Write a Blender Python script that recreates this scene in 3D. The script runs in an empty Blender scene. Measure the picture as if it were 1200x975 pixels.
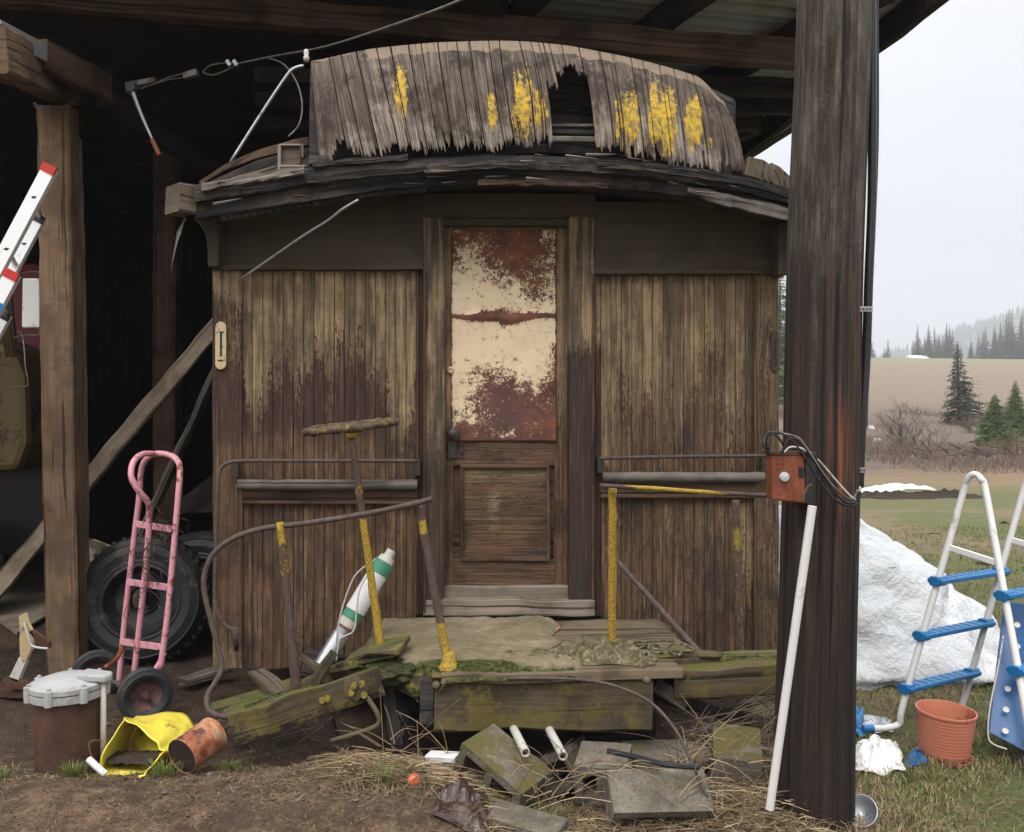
import bpy, math, random
from mathutils import Vector, Matrix, noise as mnoise
random.seed(7)
R = math.radians
scene = bpy.context.scene
COL = scene.collection

# ---------------------------------------------------------------- camera
H = 1.5
FPX = 1000.0
cam_d = bpy.data.cameras.new('camera')
cam_d.sensor_width = 36.0
cam_d.lens = 36.0 * FPX / 1200.0
cam_d.clip_end = 6000
cam_d.clip_start = 0.05
cam = bpy.data.objects.new('camera', cam_d)
COL.objects.link(cam)
cam.location = (0, 0, H)
cam.rotation_euler = (R(90), 0, 0)
scene.camera = cam

# ---------------------------------------------------------------- sky, sun, exposure
SUN_EL, SUN_AZ = 52, 200      # degrees; azimuth clockwise from +Y (sun is behind the camera, veiled by cloud)
world = bpy.data.worlds.new('World')
scene.world = world
world.use_nodes = True
wt = world.node_tree
wt.nodes.clear()
w_out = wt.nodes.new('ShaderNodeOutputWorld')
w_bg = wt.nodes.new('ShaderNodeBackground')
w_sky = wt.nodes.new('ShaderNodeTexSky')
w_sky.sky_type = 'NISHITA'
w_sky.sun_disc = False
w_sky.sun_elevation = R(SUN_EL)
w_sky.sun_rotation = R(SUN_AZ)
w_sky.air_density = 1.0; w_sky.dust_density = 4.0
w_tc = wt.nodes.new('ShaderNodeTexCoord')
w_map = wt.nodes.new('ShaderNodeMapping'); w_map.inputs['Scale'].default_value = (1.2, 1.2, 4.5)
w_no = wt.nodes.new('ShaderNodeTexNoise'); w_no.inputs['Scale'].default_value = 1.6; w_no.inputs['Detail'].default_value = 5
w_sep = wt.nodes.new('ShaderNodeSeparateXYZ')
# overcast gradient: the cloud deck is brighter towards the zenith
w_rp = wt.nodes.new('ShaderNodeValToRGB')
e = w_rp.color_ramp.elements
e[0].position = 0.0; e[0].color = (0.142, 0.146, 0.157, 1)
e[1].position = 1.0; e[1].color = (1.0, 1.0, 1.0, 1)
k = w_rp.color_ramp.elements.new(0.22); k.color = (0.185, 0.187, 0.196, 1)
k = w_rp.color_ramp.elements.new(0.42); k.color = (0.225, 0.227, 0.236, 1)
k = w_rp.color_ramp.elements.new(0.65); k.color = (0.62, 0.63, 0.65, 1)
w_mulc = wt.nodes.new('ShaderNodeMixRGB'); w_mulc.blend_type = 'MULTIPLY'; w_mulc.inputs[0].default_value = 1.0
w_cl = wt.nodes.new('ShaderNodeMapRange')
w_cl.inputs['From Min'].default_value = 0.3; w_cl.inputs['From Max'].default_value = 0.7
w_cl.inputs['To Min'].default_value = 24.5; w_cl.inputs['To Max'].default_value = 27.5
w_mix = wt.nodes.new('ShaderNodeMixRGB'); w_mix.inputs[0].default_value = 0.93
L = wt.links.new
L(w_tc.outputs['Generated'], w_map.inputs['Vector'])
L(w_map.outputs[0], w_no.inputs['Vector'])
L(w_tc.outputs['Generated'], w_sep.inputs[0])
L(w_sep.outputs['Z'], w_rp.inputs[0])
L(w_no.outputs['Fac'], w_cl.inputs['Value'])
L(w_rp.outputs[0], w_mulc.inputs[1])
L(w_cl.outputs[0], w_mulc.inputs[2])
L(w_sky.outputs[0], w_mix.inputs[1])
L(w_mulc.outputs[0], w_mix.inputs[2])
L(w_mix.outputs[0], w_bg.inputs['Color'])
w_bg.inputs['Strength'].default_value = 0.13
L(w_bg.outputs[0], w_out.inputs['Surface'])

sun_d = bpy.data.lights.new('sun', 'SUN')
sun_d.energy = 1.3
sun_d.angle = R(25)
sun_d.color = (1.0, 0.96, 0.9)
sun = bpy.data.objects.new('sun', sun_d)
COL.objects.link(sun)
_az, _el = R(SUN_AZ), R(SUN_EL)
_sd = Vector((math.sin(_az) * math.cos(_el), math.cos(_az) * math.cos(_el), math.sin(_el)))
sun.rotation_euler = _sd.to_track_quat('Z', 'Y').to_euler()
sun.location = (0, -3, 8)

scene.view_settings.view_transform = 'Standard'
scene.view_settings.look = 'None'
scene.view_settings.exposure = 0.5
scene.view_settings.gamma = 1.0
scene.view_settings.use_curve_mapping = False
scene.cycles.max_bounces = 5
scene.cycles.volume_bounces = 1
scene.cycles.use_denoising = True

# ---------------------------------------------------------------- placing helpers
def P(px, py, Y):
    return Vector(((px - 600) / FPX * Y, Y, H - (py - 487.5) / FPX * Y))
def PZ(px, py, z):
    return P(px, py, (H - z) * FPX / (py - 487.5))
WN = Vector((-0.07, 1.0, 0)).normalized()       # direction into the caboose
WU = Vector((1.0, 0.07, 0)).normalized()        # along its end wall
def W(px, py, d=0.0):
    """point seen at pixel on the end wall plane moved d metres towards the viewer"""
    ray = Vector(((px - 600) / FPX, 1.0, -(py - 487.5) / FPX))
    k = 4.25 * WN.y - d
    t = k / ray.dot(WN)
    return Vector((0, 0, H)) + ray * t
def nz(x, y=0.0, z=0.0, s=1.0):
    return mnoise.noise(Vector((x * s, y * s, z * s)))
def sm(a, b, x):
    t = max(0.0, min(1.0, (x - a) / (b - a)))
    return t * t * (3 - 2 * t)

# ---------------------------------------------------------------- mesh builder
ORG = {}
def _thing_name(n): return n
class MB:
    def __init__(s):
        s.v = []; s.f = []; s.uv = []; s.c = []; s.mi = []
        s.cur = 0
    def add(s, vs, fs, uvs=None, col=(0, 0, 0)):
        b = len(s.v)
        s.v += [Vector(p) for p in vs]
        if col and not isinstance(col[0], (tuple, list)):
            s.c += [col] * len(vs)
        else:
            s.c += list(col)
        for i, f in enumerate(fs):
            s.f.append([b + k for k in f])
            if uvs: s.uv.append(uvs[i])
            else: s.uv.append([(vs[k][0] * 1.0, vs[k][2]) for k in f])
            s.mi.append(s.cur)
        return b
    def box(s, c, ax, ay, az, col=(0, 0, 0)):
        c, ax, ay, az = Vector(c), Vector(ax), Vector(ay), Vector(az)
        s.timber(c - ax, c + ax, ay.length * 2, az.length * 2, up=az, seg=1, amp=0, ch=0, col=col, side=ay)
    def timber(s, p0, p1, w, h, up=(0, 0, 1), seg=None, amp=0.003, ch=None, col=(0, 0, 0), side=None, freq=6, rag=0.0, taper=1.0):
        """squared timber from p0 to p1, w across, h along 'up'; worn edges and slightly uneven faces"""
        p0, p1 = Vector(p0), Vector(p1)
        d = (p1 - p0); Ln = d.length
        if Ln < 1e-6: return
        d.normalize(); up = Vector(up)
        if side is not None: sd = Vector(side).normalized()
        else:
            sd = d.cross(up)
            if sd.length < 1e-5: sd = d.cross(Vector((1, 0, 0)))
            sd.normalize()
        u2 = sd.cross(d).normalized()
        if ch is None: ch = min(w, h) * 0.08
        if ch == 0 and amp == 0:
            ring = [(-w/2, -h/2), (w/2, -h/2), (w/2, h/2), (-w/2, h/2)]
        else:
            a, b = w/2, h/2
            ring = [(-a+ch, -b), (0, -b), (a-ch, -b), (a, -b+ch), (a, 0), (a, b-ch), (a-ch, b), (0, b), (-a+ch, b), (-a, b-ch), (-a, 0), (-a, -b+ch)]
        if seg is None: seg = max(1, min(40, int(Ln / 0.06)))
        n = len(ring)
        per = [0]
        for i in range(n):
            q0, q1 = ring[i], ring[(i+1) % n]
            per.append(per[-1] + math.hypot(q1[0]-q0[0], q1[1]-q0[1]))
        vs = []; so = random.random() * 50
        for j in range(seg + 1):
            t = j / seg
            tp = 1 + (taper - 1) * t
            for i, (x, y) in enumerate(ring):
                p = p0 + d * (Ln * t) + sd * (x * tp) + u2 * (y * tp)
                if amp:
                    p += sd * (nz(t * Ln * freq, x * 9 + so, y * 9) * amp * 2) + u2 * (nz(t * Ln * freq, x * 9, y * 9 + so) * amp * 2)
                if rag and j in (0, seg):
                    p += d * ((-1 if j == 0 else 1) * random.uniform(-rag, rag * .3))
                vs.append(p)
        fs = []; uvs = []
        uo = so; vo = random.random() * 9
        for j in range(seg):
            for i in range(n):
                i2 = (i + 1) % n
                fs.append([j*n+i, j*n+i2, (j+1)*n+i2, (j+1)*n+i])
                u0, u1 = uo + Ln*j/seg, uo + Ln*(j+1)/seg
                uvs.append([(u0, vo+per[i]), (u0, vo+per[i+1]), (u1, vo+per[i+1]), (u1, vo+per[i])])
        fs.append(list(range(n))[::-1]); uvs.append([(uo + ring[i][0]*.15, vo + ring[i][1]) for i in range(n)][::-1])
        fs.append([seg*n + i for i in range(n)]); uvs.append([(uo + ring[i][0]*.15, vo + ring[i][1]) for i in range(n)])
        s.add(vs, fs, uvs, col)
    def tube(s, pts, r, n=8, smooth=0, cap=True, col=(0, 0, 0), wob=0.0):
        pts = [Vector(p) for p in pts]
        if smooth: pts = spline(pts, smooth)
        m = len(pts)
        rs = [r] * m if not isinstance(r, (list, tuple)) else [r[min(len(r)-1, int(i*(len(r)-1)/(m-1)+.5))] if len(r) != 2 else r[0]+(r[1]-r[0])*i/(m-1) for i in range(m)]
        vs = []; fs = []; uvs = []
        T = [(pts[min(i+1, m-1)] - pts[max(i-1, 0)]).normalized() for i in range(m)]
        up = Vector((0, 0, 1)) if abs(T[0].z) < .9 else Vector((1, 0, 0))
        a = T[0].cross(up).normalized()
        acc = [0.0]
        for i in range(1, m): acc.append(acc[-1] + (pts[i]-pts[i-1]).length)
        uo = random.random() * 20
        for i in range(m):
            a = (a - T[i] * a.dot(T[i]))
            if a.length < 1e-6: a = T[i].orthogonal()
            a.normalize(); b = T[i].cross(a)
            for k in range(n):
                th = 2*math.pi*k/n
                rr = rs[i] * (1 + (wob * nz(acc[i]*25, k*1.7, uo) if wob else 0))
                vs.append(pts[i] + a*(math.cos(th)*rr) + b*(math.sin(th)*rr))
        for i in range(m-1):
            for k in range(n):
                k2 = (k+1) % n
                fs.append([i*n+k, i*n+k2, (i+1)*n+k2, (i+1)*n+k])
                c0, c1 = 2*math.pi*rs[i]*k/n, 2*math.pi*rs[i]*(k+1)/n
                uvs.append([(uo+acc[i], c0), (uo+acc[i], c1), (uo+acc[i+1], c1), (uo+acc[i+1], c0)])
        if cap:
            fs.append(list(range(n))[::-1]); uvs.append([(0, 0)] * n)
            fs.append([(m-1)*n+k for k in range(n)]); uvs.append([(0, 0)] * n)
        s.add(vs, fs, uvs, col)
    def lathe(s, prof, c, axis=(0, 0, 1), n=32, col=(0, 0, 0), x=None, arc=1.0, closed=False):
        """prof: list of (radius, height along axis)"""
        axis = Vector(axis).normalized()
        a = Vector(x) if x else axis.orthogonal()
        a = (a - axis * a.dot(axis)).normalized(); b = axis.cross(a)
        c = Vector(c); vs = []; fs = []; uvs = []
        m = len(prof)
        acc = [0]
        for i in range(1, m): acc.append(acc[-1] + math.hypot(prof[i][0]-prof[i-1][0], prof[i][1]-prof[i-1][1]))
        for (r, h) in prof:
            for k in range(n):
                th = 2*math.pi*k/n*arc
                vs.append(c + axis*h + a*(math.cos(th)*r) + b*(math.sin(th)*r))
        for i in range(m-1):
            for k in range(n if arc == 1.0 else n-1):
                k2 = (k+1) % n
                fs.append([i*n+k, i*n+k2, (i+1)*n+k2, (i+1)*n+k])
                R0 = max(prof[i][0], 1e-3)
                c0, c1 = 2*math.pi*R0*k/n, 2*math.pi*R0*(k+1)/n
                uvs.append([(acc[i], c0), (acc[i], c1), (acc[i+1], c1), (acc[i+1], c0)])
        if closed:
            fs.append(list(range(n))[::-1]); uvs.append([(0, 0)] * n)
            fs.append([(m-1)*n+k for k in range(n)]); uvs.append([(0, 0)] * n)
        s.add(vs, fs, uvs, col)
    def prism(s, poly, ext, col=(0, 0, 0)):
        """closed outline of 3D points, extruded by vector"""
        poly = [Vector(p) for p in poly]; ext = Vector(ext); n = len(poly)
        vs = poly + [p + ext for p in poly]
        fs = [list(range(n)), [n + i for i in range(n)][::-1]]
        e0 = (poly[1] - poly[0]).normalized(); nn = ext.normalized(); e1 = nn.cross(e0)
        uvs = [[(p.dot(e0), p.dot(e1)) for p in poly], [(p.dot(e0), p.dot(e1)) for p in poly][::-1]]
        acc = 0; el = ext.length
        for i in range(n):
            j = (i+1) % n; l = (poly[j]-poly[i]).length
            fs.append([i, n+i, n+j, j]); uvs.append([(acc, 0), (acc, el), (acc+l, el), (acc+l, 0)]); acc += l
        s.add(vs, fs, uvs, col)
    def grid(s, fn, nu, nv, colfn=None, uvfn=None, flip=False):
        vs = [fn(i/nu, j/nv) for j in range(nv+1) for i in range(nu+1)]
        cs = [colfn(i/nu, j/nv) for j in range(nv+1) for i in range(nu+1)] if colfn else (0, 0, 0)
        fs = []; uvs = []
        for j in range(nv):
            for i in range(nu):
                q = [j*(nu+1)+i, j*(nu+1)+i+1, (j+1)*(nu+1)+i+1, (j+1)*(nu+1)+i]
                uq = [(i/nu, j/nv), ((i+1)/nu, j/nv), ((i+1)/nu, (j+1)/nv), (i/nu, (j+1)/nv)]
                if flip: q = q[::-1]; uq = uq[::-1]
                fs.append(q); uvs.append([uvfn(*t) for t in uq] if uvfn else uq)
        s.add(vs, fs, uvs, cs)
    def tri(s, a, b, c, col=(0, 0, 0)):
        s.add([a, b, c], [[0, 1, 2]], [[(0, 0), (0, .1), (1, 0)]], col)
    def quad(s, a, b, c, d, col=(0, 0, 0)):
        s.add([a, b, c, d], [[0, 1, 2, 3]], [[(0, 0), (0, .1), (1, .1), (1, 0)]], col)
    def build(s, name, mat, parent=None, label=None, cat=None, group=None, kind=None, smooth=False, bevel=0, org=None, subd=0, auto=None):
        if parent is not None:
            o0 = ORG[parent.name]
        elif org is not None: o0 = Vector(org)
        else:
            xs = [p.x for p in s.v]; ys = [p.y for p in s.v]; zs = [p.z for p in s.v]
            o0 = Vector(((min(xs)+max(xs))/2, (min(ys)+max(ys))/2, min(zs)))
            if kind == 'structure': o0 = Vector((0, 0, 0))
        me = bpy.data.meshes.new(name)
        me.from_pydata([tuple(p - o0) for p in s.v], [], s.f)
        uvl = me.uv_layers.new(name='UVMap')
        flat = [c for f in s.uv for uvp in f for c in uvp]
        uvl.data.foreach_set('uv', flat)
        ca = me.color_attributes.new('msk', 'FLOAT_COLOR', 'POINT')
        ca.data.foreach_set('color', [x for c in s.c for x in (c[0], c[1], c[2], 1.0)])
        mats = mat if isinstance(mat, (list, tuple)) else [mat]
        for m_ in mats: me.materials.append(m_)
        if len(mats) > 1: me.polygons.foreach_set('material_index', s.mi)
        if smooth: me.polygons.foreach_set('use_smooth', [True] * len(me.polygons))
        me.update()
        if smooth and auto:
            me.set_sharp_from_angle(angle=R(auto))
        o = bpy.data.objects.new(name, me)
        COL.objects.link(o)
        if parent is not None: o.parent = parent
        else: o.location = o0
        ORG[o.name] = o0
        if bevel:
            b = o.modifiers.new('bevel', 'BEVEL'); b.width = bevel; b.segments = 2; b.limit_method = 'ANGLE'; b.angle_limit = R(40)
        if subd:
            b = o.modifiers.new('subd', 'SUBSURF'); b.levels = subd; b.render_levels = subd
        tag(o, label, cat, group, kind)
        return o
def tag(o, label=None, cat=None, group=None, kind=None):
    if label: o['label'] = label
    if cat: o['category'] = cat
    if group: o['group'] = group
    if kind: o['kind'] = kind
def thing(name, label, cat, loc, group=None):
    o = bpy.data.objects.new(name, None)
    o.empty_display_size = 0.1
    COL.objects.link(o); o.location = Vector(loc)
    ORG[o.name] = Vector(loc)
    tag(o, label, cat, group)
    return o
def copy_thing(o, loc, rz=0, sc=(1, 1, 1), label=None):
    c = o.copy(); COL.objects.link(c); c.location = loc; c.rotation_euler = (0, 0, rz); c.scale = sc
    if label: c['label'] = label
    for ch in list(o.children):
        d = ch.copy(); COL.objects.link(d); d.parent = c
    return c
def spline(pts, k=6):
    out = []
    n = len(pts)
    for i in range(n-1):
        p0 = pts[max(i-1, 0)]; p1 = pts[i]; p2 = pts[i+1]; p3 = pts[min(i+2, n-1)]
        for j in range(k):
            t = j / k
            out.append(0.5 * ((2*p1) + (p2-p0)*t + (2*p0-5*p1+4*p2-p3)*t*t + (3*p1-p0-3*p2+p3)*t*t*t))
    out.append(pts[-1])
    return out

# ---------------------------------------------------------------- material builder
class NM:
    def __init__(s, name):
        s.m = bpy.data.materials.new(name); s.m.use_nodes = True
        s.t = s.m.node_tree; s.n = s.t.nodes; s.n.clear()
        s.out = s.n.new('ShaderNodeOutputMaterial'); s.b = s.n.new('ShaderNodeBsdfPrincipled')
        s.t.links.new(s.b.outputs[0], s.out.inputs['Surface'])
        s._tc = None
    def tc(s):
        if not s._tc: s._tc = s.n.new('ShaderNodeTexCoord')
        return s._tc
    def put(s, sock, v):
        if v is None: return
        if isinstance(v, (int, float)): 
            sock.default_value = v if sock.type == 'VALUE' else (v, v, v, 1) if sock.type == 'RGBA' else (v, v, v)
        elif isinstance(v, (tuple, list)):
            sock.default_value = (tuple(v) + (1,))[:4] if sock.type == 'RGBA' else tuple(v)[:3]
        else: s.t.links.new(v, sock)
    def vec(s, kind='UV', scale=(1, 1, 1), rnd=True):
        m_ = s.n.new('ShaderNodeMapping'); m_.inputs['Scale'].default_value = scale
        src = s.tc().outputs[kind]
        s.put(m_.inputs['Vector'], src)
        if rnd:
            oi = s.n.new('ShaderNodeObjectInfo')
            c = s.n.new('ShaderNodeVectorMath'); c.operation = 'SCALE'; c.inputs[0].default_value = (13.7, 7.3, 5.1)
            s.put(c.inputs['Scale'], oi.outputs['Random']); s.put(m_.inputs['Location'], c.outputs[0])
        return m_.outputs[0]
    def noise(s, v, scale=1, det=6, rough=.6, dist=0):
        q = s.n.new('ShaderNodeTexNoise'); s.put(q.inputs['Vector'], v)
        q.inputs['Scale'].default_value = scale; q.inputs['Detail'].default_value = det; q.inputs['Roughness'].default_value = rough; q.inputs['Distortion'].default_value = dist
        return q.outputs['Fac']
    def vor(s, v, scale=1, feat='F1', rnd=1):
        q = s.n.new('ShaderNodeTexVoronoi'); q.feature = feat; s.put(q.inputs['Vector'], v); q.inputs['Scale'].default_value = scale; q.inputs['Randomness'].default_value = rnd
        return q.outputs['Distance']
    def math(s, op, a, b=None, c=None, clamp=False):
        q = s.n.new('ShaderNodeMath'); q.operation = op; q.use_clamp = clamp
        s.put(q.inputs[0], a); s.put(q.inputs[1], b)
        if c is not None: s.put(q.inputs[2], c)
        return q.outputs[0]
    def step(s, v, lo, hi, a=0., b=1.):
        q = s.n.new('ShaderNodeMapRange'); q.interpolation_type = 'SMOOTHSTEP' if a == 0. and b == 1. else 'LINEAR'
        s.put(q.inputs['Value'], v); q.inputs['From Min'].default_value = lo; q.inputs['From Max'].default_value = hi
        q.inputs['To Min'].default_value = a; q.inputs['To Max'].default_value = b
        return q.outputs[0]
    def mix(s, f, a, b, mode='MIX'):
        q = s.n.new('ShaderNodeMixRGB'); q.blend_type = mode
        s.put(q.inputs[0], f); s.put(q.inputs[1], a); s.put(q.inputs[2], b)
        return q.outputs[0]
    def ramp(s, f, stops):
        q = s.n.new('ShaderNodeValToRGB'); e = q.color_ramp.elements
        e[0].position = stops[0][0]; e[0].color = stops[0][1] + (1,)
        e[1].position = stops[-1][0]; e[1].color = stops[-1][1] + (1,)
        for p, c in stops[1:-1]:
            k = e.new(p); k.color = c + (1,)
        s.put(q.inputs[0], f)
        return q.outputs[0]
    def att(s, ch=None, name='msk'):
        q = s.n.new('ShaderNodeAttribute'); q.attribute_name = name
        if ch is None: return q.outputs['Color']
        sp = s.n.new('ShaderNodeSeparateColor'); s.t.links.new(q.outputs['Color'], sp.inputs[0])
        return sp.outputs[ch]
    def nrmz(s):
        g = s.n.new('ShaderNodeNewGeometry'); sp = s.n.new('ShaderNodeSeparateXYZ'); s.t.links.new(g.outputs['Normal'], sp.inputs[0])
        return sp.outputs['Z']
    def bump(s, h, strength=.5, dist=.01):
        q = s.n.new('ShaderNodeBump'); q.inputs['Strength'].default_value = strength; q.inputs['Distance'].default_value = dist
        s.put(q.inputs['Height'], h); s.t.links.new(q.outputs[0], s.b.inputs['Normal'])
    def done(s, col, rough=.8, metal=0., spec=.3):
        s.put(s.b.inputs['Base Color'], col); s.put(s.b.inputs['Roughness'], rough); s.put(s.b.inputs['Metallic'], metal)
        s.b.inputs['Specular IOR Level'].default_value = spec
        return s.m

def wood_mat(name, dark, mid, light, sx=1.2, sy=38, bump=.6, lichen=None, moss=None, stain=None, rough=.85, paint=None, crack=True):
    m = NM(name)
    uv = m.vec('UV', (sx, sy, 1)); uv2 = m.vec('UV', (sx*.5, sy*2.6, 1)); ob = m.vec('Object', (1, 1, 1), rnd=True)
    g1 = m.noise(uv, 1, 7, .65, .3); g2 = m.noise(uv2, 1, 4, .7, .1)
    g = m.math('ADD', m.math('MULTIPLY', g1, .62), m.math('MULTIPLY', g2, .38))
    big = m.noise(ob, 3.2, 4, .6)
    c = m.ramp(g, [(.3, dark), (.5, mid), (.72, light)])
    c = m.mix(m.step(big, .42, .68), c, dark)
    if stain:
        c = m.mix(m.step(m.noise(ob, 5.5, 5, .65), .5, .66), c, stain)
    hgt = g
    if crack:
        cr = m.step(m.noise(m.vec('UV', (sx*.35, sy*1.1, 1)), 1, 3, .5, .15), .60, .635)
        c = m.mix(m.math('MULTIPLY', cr, .8), c, tuple(x*.25 for x in dark))
        hgt = m.math('SUBTRACT', g, m.math('MULTIPLY', cr, .8))
    if lichen:
        col, lo = lichen
        f = m.step(m.math('ADD', m.noise(ob, 9, 7, .72), m.math('MULTIPLY', m.noise(ob, 60, 3, .6), .25)), lo, lo + .1)
        lc = m.mix(m.noise(ob, 40, 3, .6), col, tuple(x*.45 for x in col))
        c = m.mix(f, c, lc)
    if moss:
        col, lo = moss
        f = m.step(m.math('ADD', m.math('MULTIPLY', m.nrmz(), .35), m.noise(ob, 7, 7, .7)), lo, lo + .12)
        mc = m.mix(m.noise(ob, 55, 3, .6), col, tuple(x*.4 for x in col))
        c = m.mix(f, c, mc)
    m.bump(hgt, bump, .006)
    return m.done(c, rough, 0, .25)

def plain_mat(name, col, rough=.5, metal=0, dirt=None, dirt_lo=.52, scale=6, spec=.4, bump=.1, var=.12, fine=60):
    m = NM(name)
    ob = m.vec('Object')
    n1 = m.noise(ob, scale, 6, .65); n2 = m.noise(ob, fine, 4, .6)
    c = m.mix(n1, tuple(x*(1-var) for x in col), tuple(min(1, x*(1+var)) for x in col))
    if dirt:
        f = m.step(m.math('ADD', n1, m.math('MULTIPLY', m.math('SUBTRACT', n2, .5), .35)), dirt_lo, dirt_lo + .1)
        c = m.mix(f, c, dirt)
        rough = m.math('ADD', rough, m.math('MULTIPLY', f, .3), clamp=True)
        if metal: metal = m.math('MULTIPLY', metal, m.math('SUBTRACT', 1, f))
    m.bump(n2, bump, .004)
    return m.done(c, rough, metal, spec)

MT = {}
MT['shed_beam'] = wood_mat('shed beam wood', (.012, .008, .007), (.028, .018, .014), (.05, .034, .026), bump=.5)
MT['shed_post'] = wood_mat('sawn post wood', (.10, .06, .035), (.18, .115, .068), (.27, .18, .11), sx=3.0, sy=44, bump=.9, stain=(.10, .075, .052))
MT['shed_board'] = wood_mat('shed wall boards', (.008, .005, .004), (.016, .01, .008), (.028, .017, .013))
MT['brace'] = wood_mat('brace wood', (.12, .09, .06), (.24, .19, .135), (.36, .29, .21), bump=.5)
MT['grey_wood'] = wood_mat('grey weathered wood', (.06, .052, .045), (.19, .165, .14), (.36, .32, .27), bump=1.0)
MT['black_wood'] = wood_mat('blackened roof wood', (.012, .011, .011), (.035, .031, .029), (.10, .088, .078), sx=1.5, sy=30, bump=.9, stain=(.075, .058, .045))
MT['trim'] = wood_mat('dark painted trim', (.044, .034, .023), (.060, .047, .032), (.082, .064, .043), bump=.2, crack=False)
MT['brown_wood'] = wood_mat('brown bare wood', (.035, .02, .013), (.09, .055, .035), (.17, .11, .07), bump=.6)
MT['sill'] = wood_mat('weathered sill wood', (.08, .065, .05), (.19, .155, .12), (.32, .27, .21), bump=.8)
MT['belt'] = wood_mat('weathered belt rail', (.05, .044, .038), (.14, .125, .105), (.26, .235, .2), bump=.8)
MT['lichen_wood'] = wood_mat('lichen covered timber', (.03, .022, .014), (.075, .058, .035), (.13, .10, .06), bump=1, lichen=((.135, .105, .03), .60), moss=((.11, .105, .025), .74))
MT['mossy_wood'] = wood_mat('mossy timber', (.04, .035, .02), (.10, .085, .045), (.17, .15, .085), bump=1.2, lichen=((.22, .185, .04), .66), moss=((.12, .13, .03), .76))
MT['deck'] = wood_mat('damp deck boards', (.06, .045, .028), (.14, .105, .066), (.22, .17, .11), bump=.9, moss=((.12, .12, .035), .93))
MT['debris'] = wood_mat('old debris wood', (.04, .03, .02), (.11, .085, .06), (.2, .16, .12), bump=.8)

def siding_mat():
    m = NM('peeling siding')
    ob = m.vec('Object', (1, 1, 1), False)
    s1 = m.noise(m.vec('UV', (8, 85, 1), False), 1, 8, .78, .35)
    s2 = m.noise(m.vec('UV', (34, 190, 1), False), 1, 6, .8, .3)
    s3 = m.noise(m.vec('UV', (1.6, 24, 1), False), 1, 4, .6, .1)
    gr = m.noise(m.vec('UV', (1.6, 90, 1), False), 1, 6, .7, .1)
    a = m.math('ADD', m.att(0), m.math('MULTIPLY', m.math('SUBTRACT', s1, .5), 1.9))
    a = m.math('ADD', a, m.math('MULTIPLY', m.math('SUBTRACT', s2, .5), 1.9))
    a = m.math('ADD', a, m.math('MULTIPLY', m.math('SUBTRACT', s3, .5), 1.3))
    paint_f = m.step(a, .45, .54)
    tan = m.ramp(m.math('ADD', m.math('MULTIPLY', m.noise(ob, 5, 6, .7), .5), m.math('MULTIPLY', gr, .5)), [(.34, (.10, .068, .037)), (.5, (.225, .157, .086)), (.66, (.39, .275, .15))])
    tan = m.mix(m.math('MULTIPLY', m.step(m.math('ADD', m.math('MULTIPLY', s3, .6), m.math('MULTIPLY', s1, .4)), .44, .58), .72), tan, (.060, .042, .027))
    gb_ = m.math('ADD', m.math('MULTIPLY', gr, .55), m.math('MULTIPLY', s1, .45))
    bare = m.ramp(gb_, [(.34, (.014, .008, .005)), (.46, (.056, .030, .018)), (.56, (.14, .080, .044)), (.70, (.33, .225, .135))])
    bare = m.mix(m.math('MULTIPLY', m.step(m.noise(m.vec('UV', (1.1, 9, 1), False), 1, 4, .6), .5, .68), .7), bare, (.15, .075, .035))
    bare = m.mix(m.math('MULTIPLY', m.step(m.noise(ob, 3.1, 5, .7), .48, .66), .75), bare, (.022, .015, .012))
    maroon = m.ramp(gb_, [(.36, (.016, .008, .007)), (.5, (.046, .021, .016)), (.62, (.10, .052, .036))])
    u = m.math('ADD', m.att(1), m.math('MULTIPLY', m.math('SUBTRACT', s1, .5), 1.2))
    under = m.mix(m.step(u, .4, .6), bare, maroon)
    c = m.mix(paint_f, under, tan)
    st = m.math('ADD', m.att(2), m.math('MULTIPLY', m.math('SUBTRACT', s3, .5), .9))
    c = m.mix(m.math('MULTIPLY', m.step(st, .35, .8), .85), c, (.026, .024, .020))
    grime = m.step(m.math('ADD', m.math('MULTIPLY', m.noise(m.vec('UV', (1.3, 42, 1), False), 1, 6, .72, .2), .6), m.math('MULTIPLY', m.noise(ob, 4.2, 6, .75), .4)), .49, .60)
    c = m.mix(m.math('MULTIPLY', grime, .66), c, (.030, .021, .017))
    scr = m.step(m.noise(m.vec('UV', (2.2, 210, 1), False), 1, 3, .6, .1), .66, .70)
    c = m.mix(m.math('MULTIPLY', scr, .6), c, (.32, .25, .17))
    spl = m.step(m.noise(m.vec('UV', (1.1, 130, 1), False), 1, 3, .6, .1), .63, .66)
    c = m.mix(m.math('MULTIPLY', spl, .8), c, (.010, .007, .005))
    hh = m.math('ADD', m.math('MULTIPLY', paint_f, .6), gr)
    m.bump(hh, .7, .004)
    return m.done(c, .75, 0, .25)
MT['siding'] = siding_mat()

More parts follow.
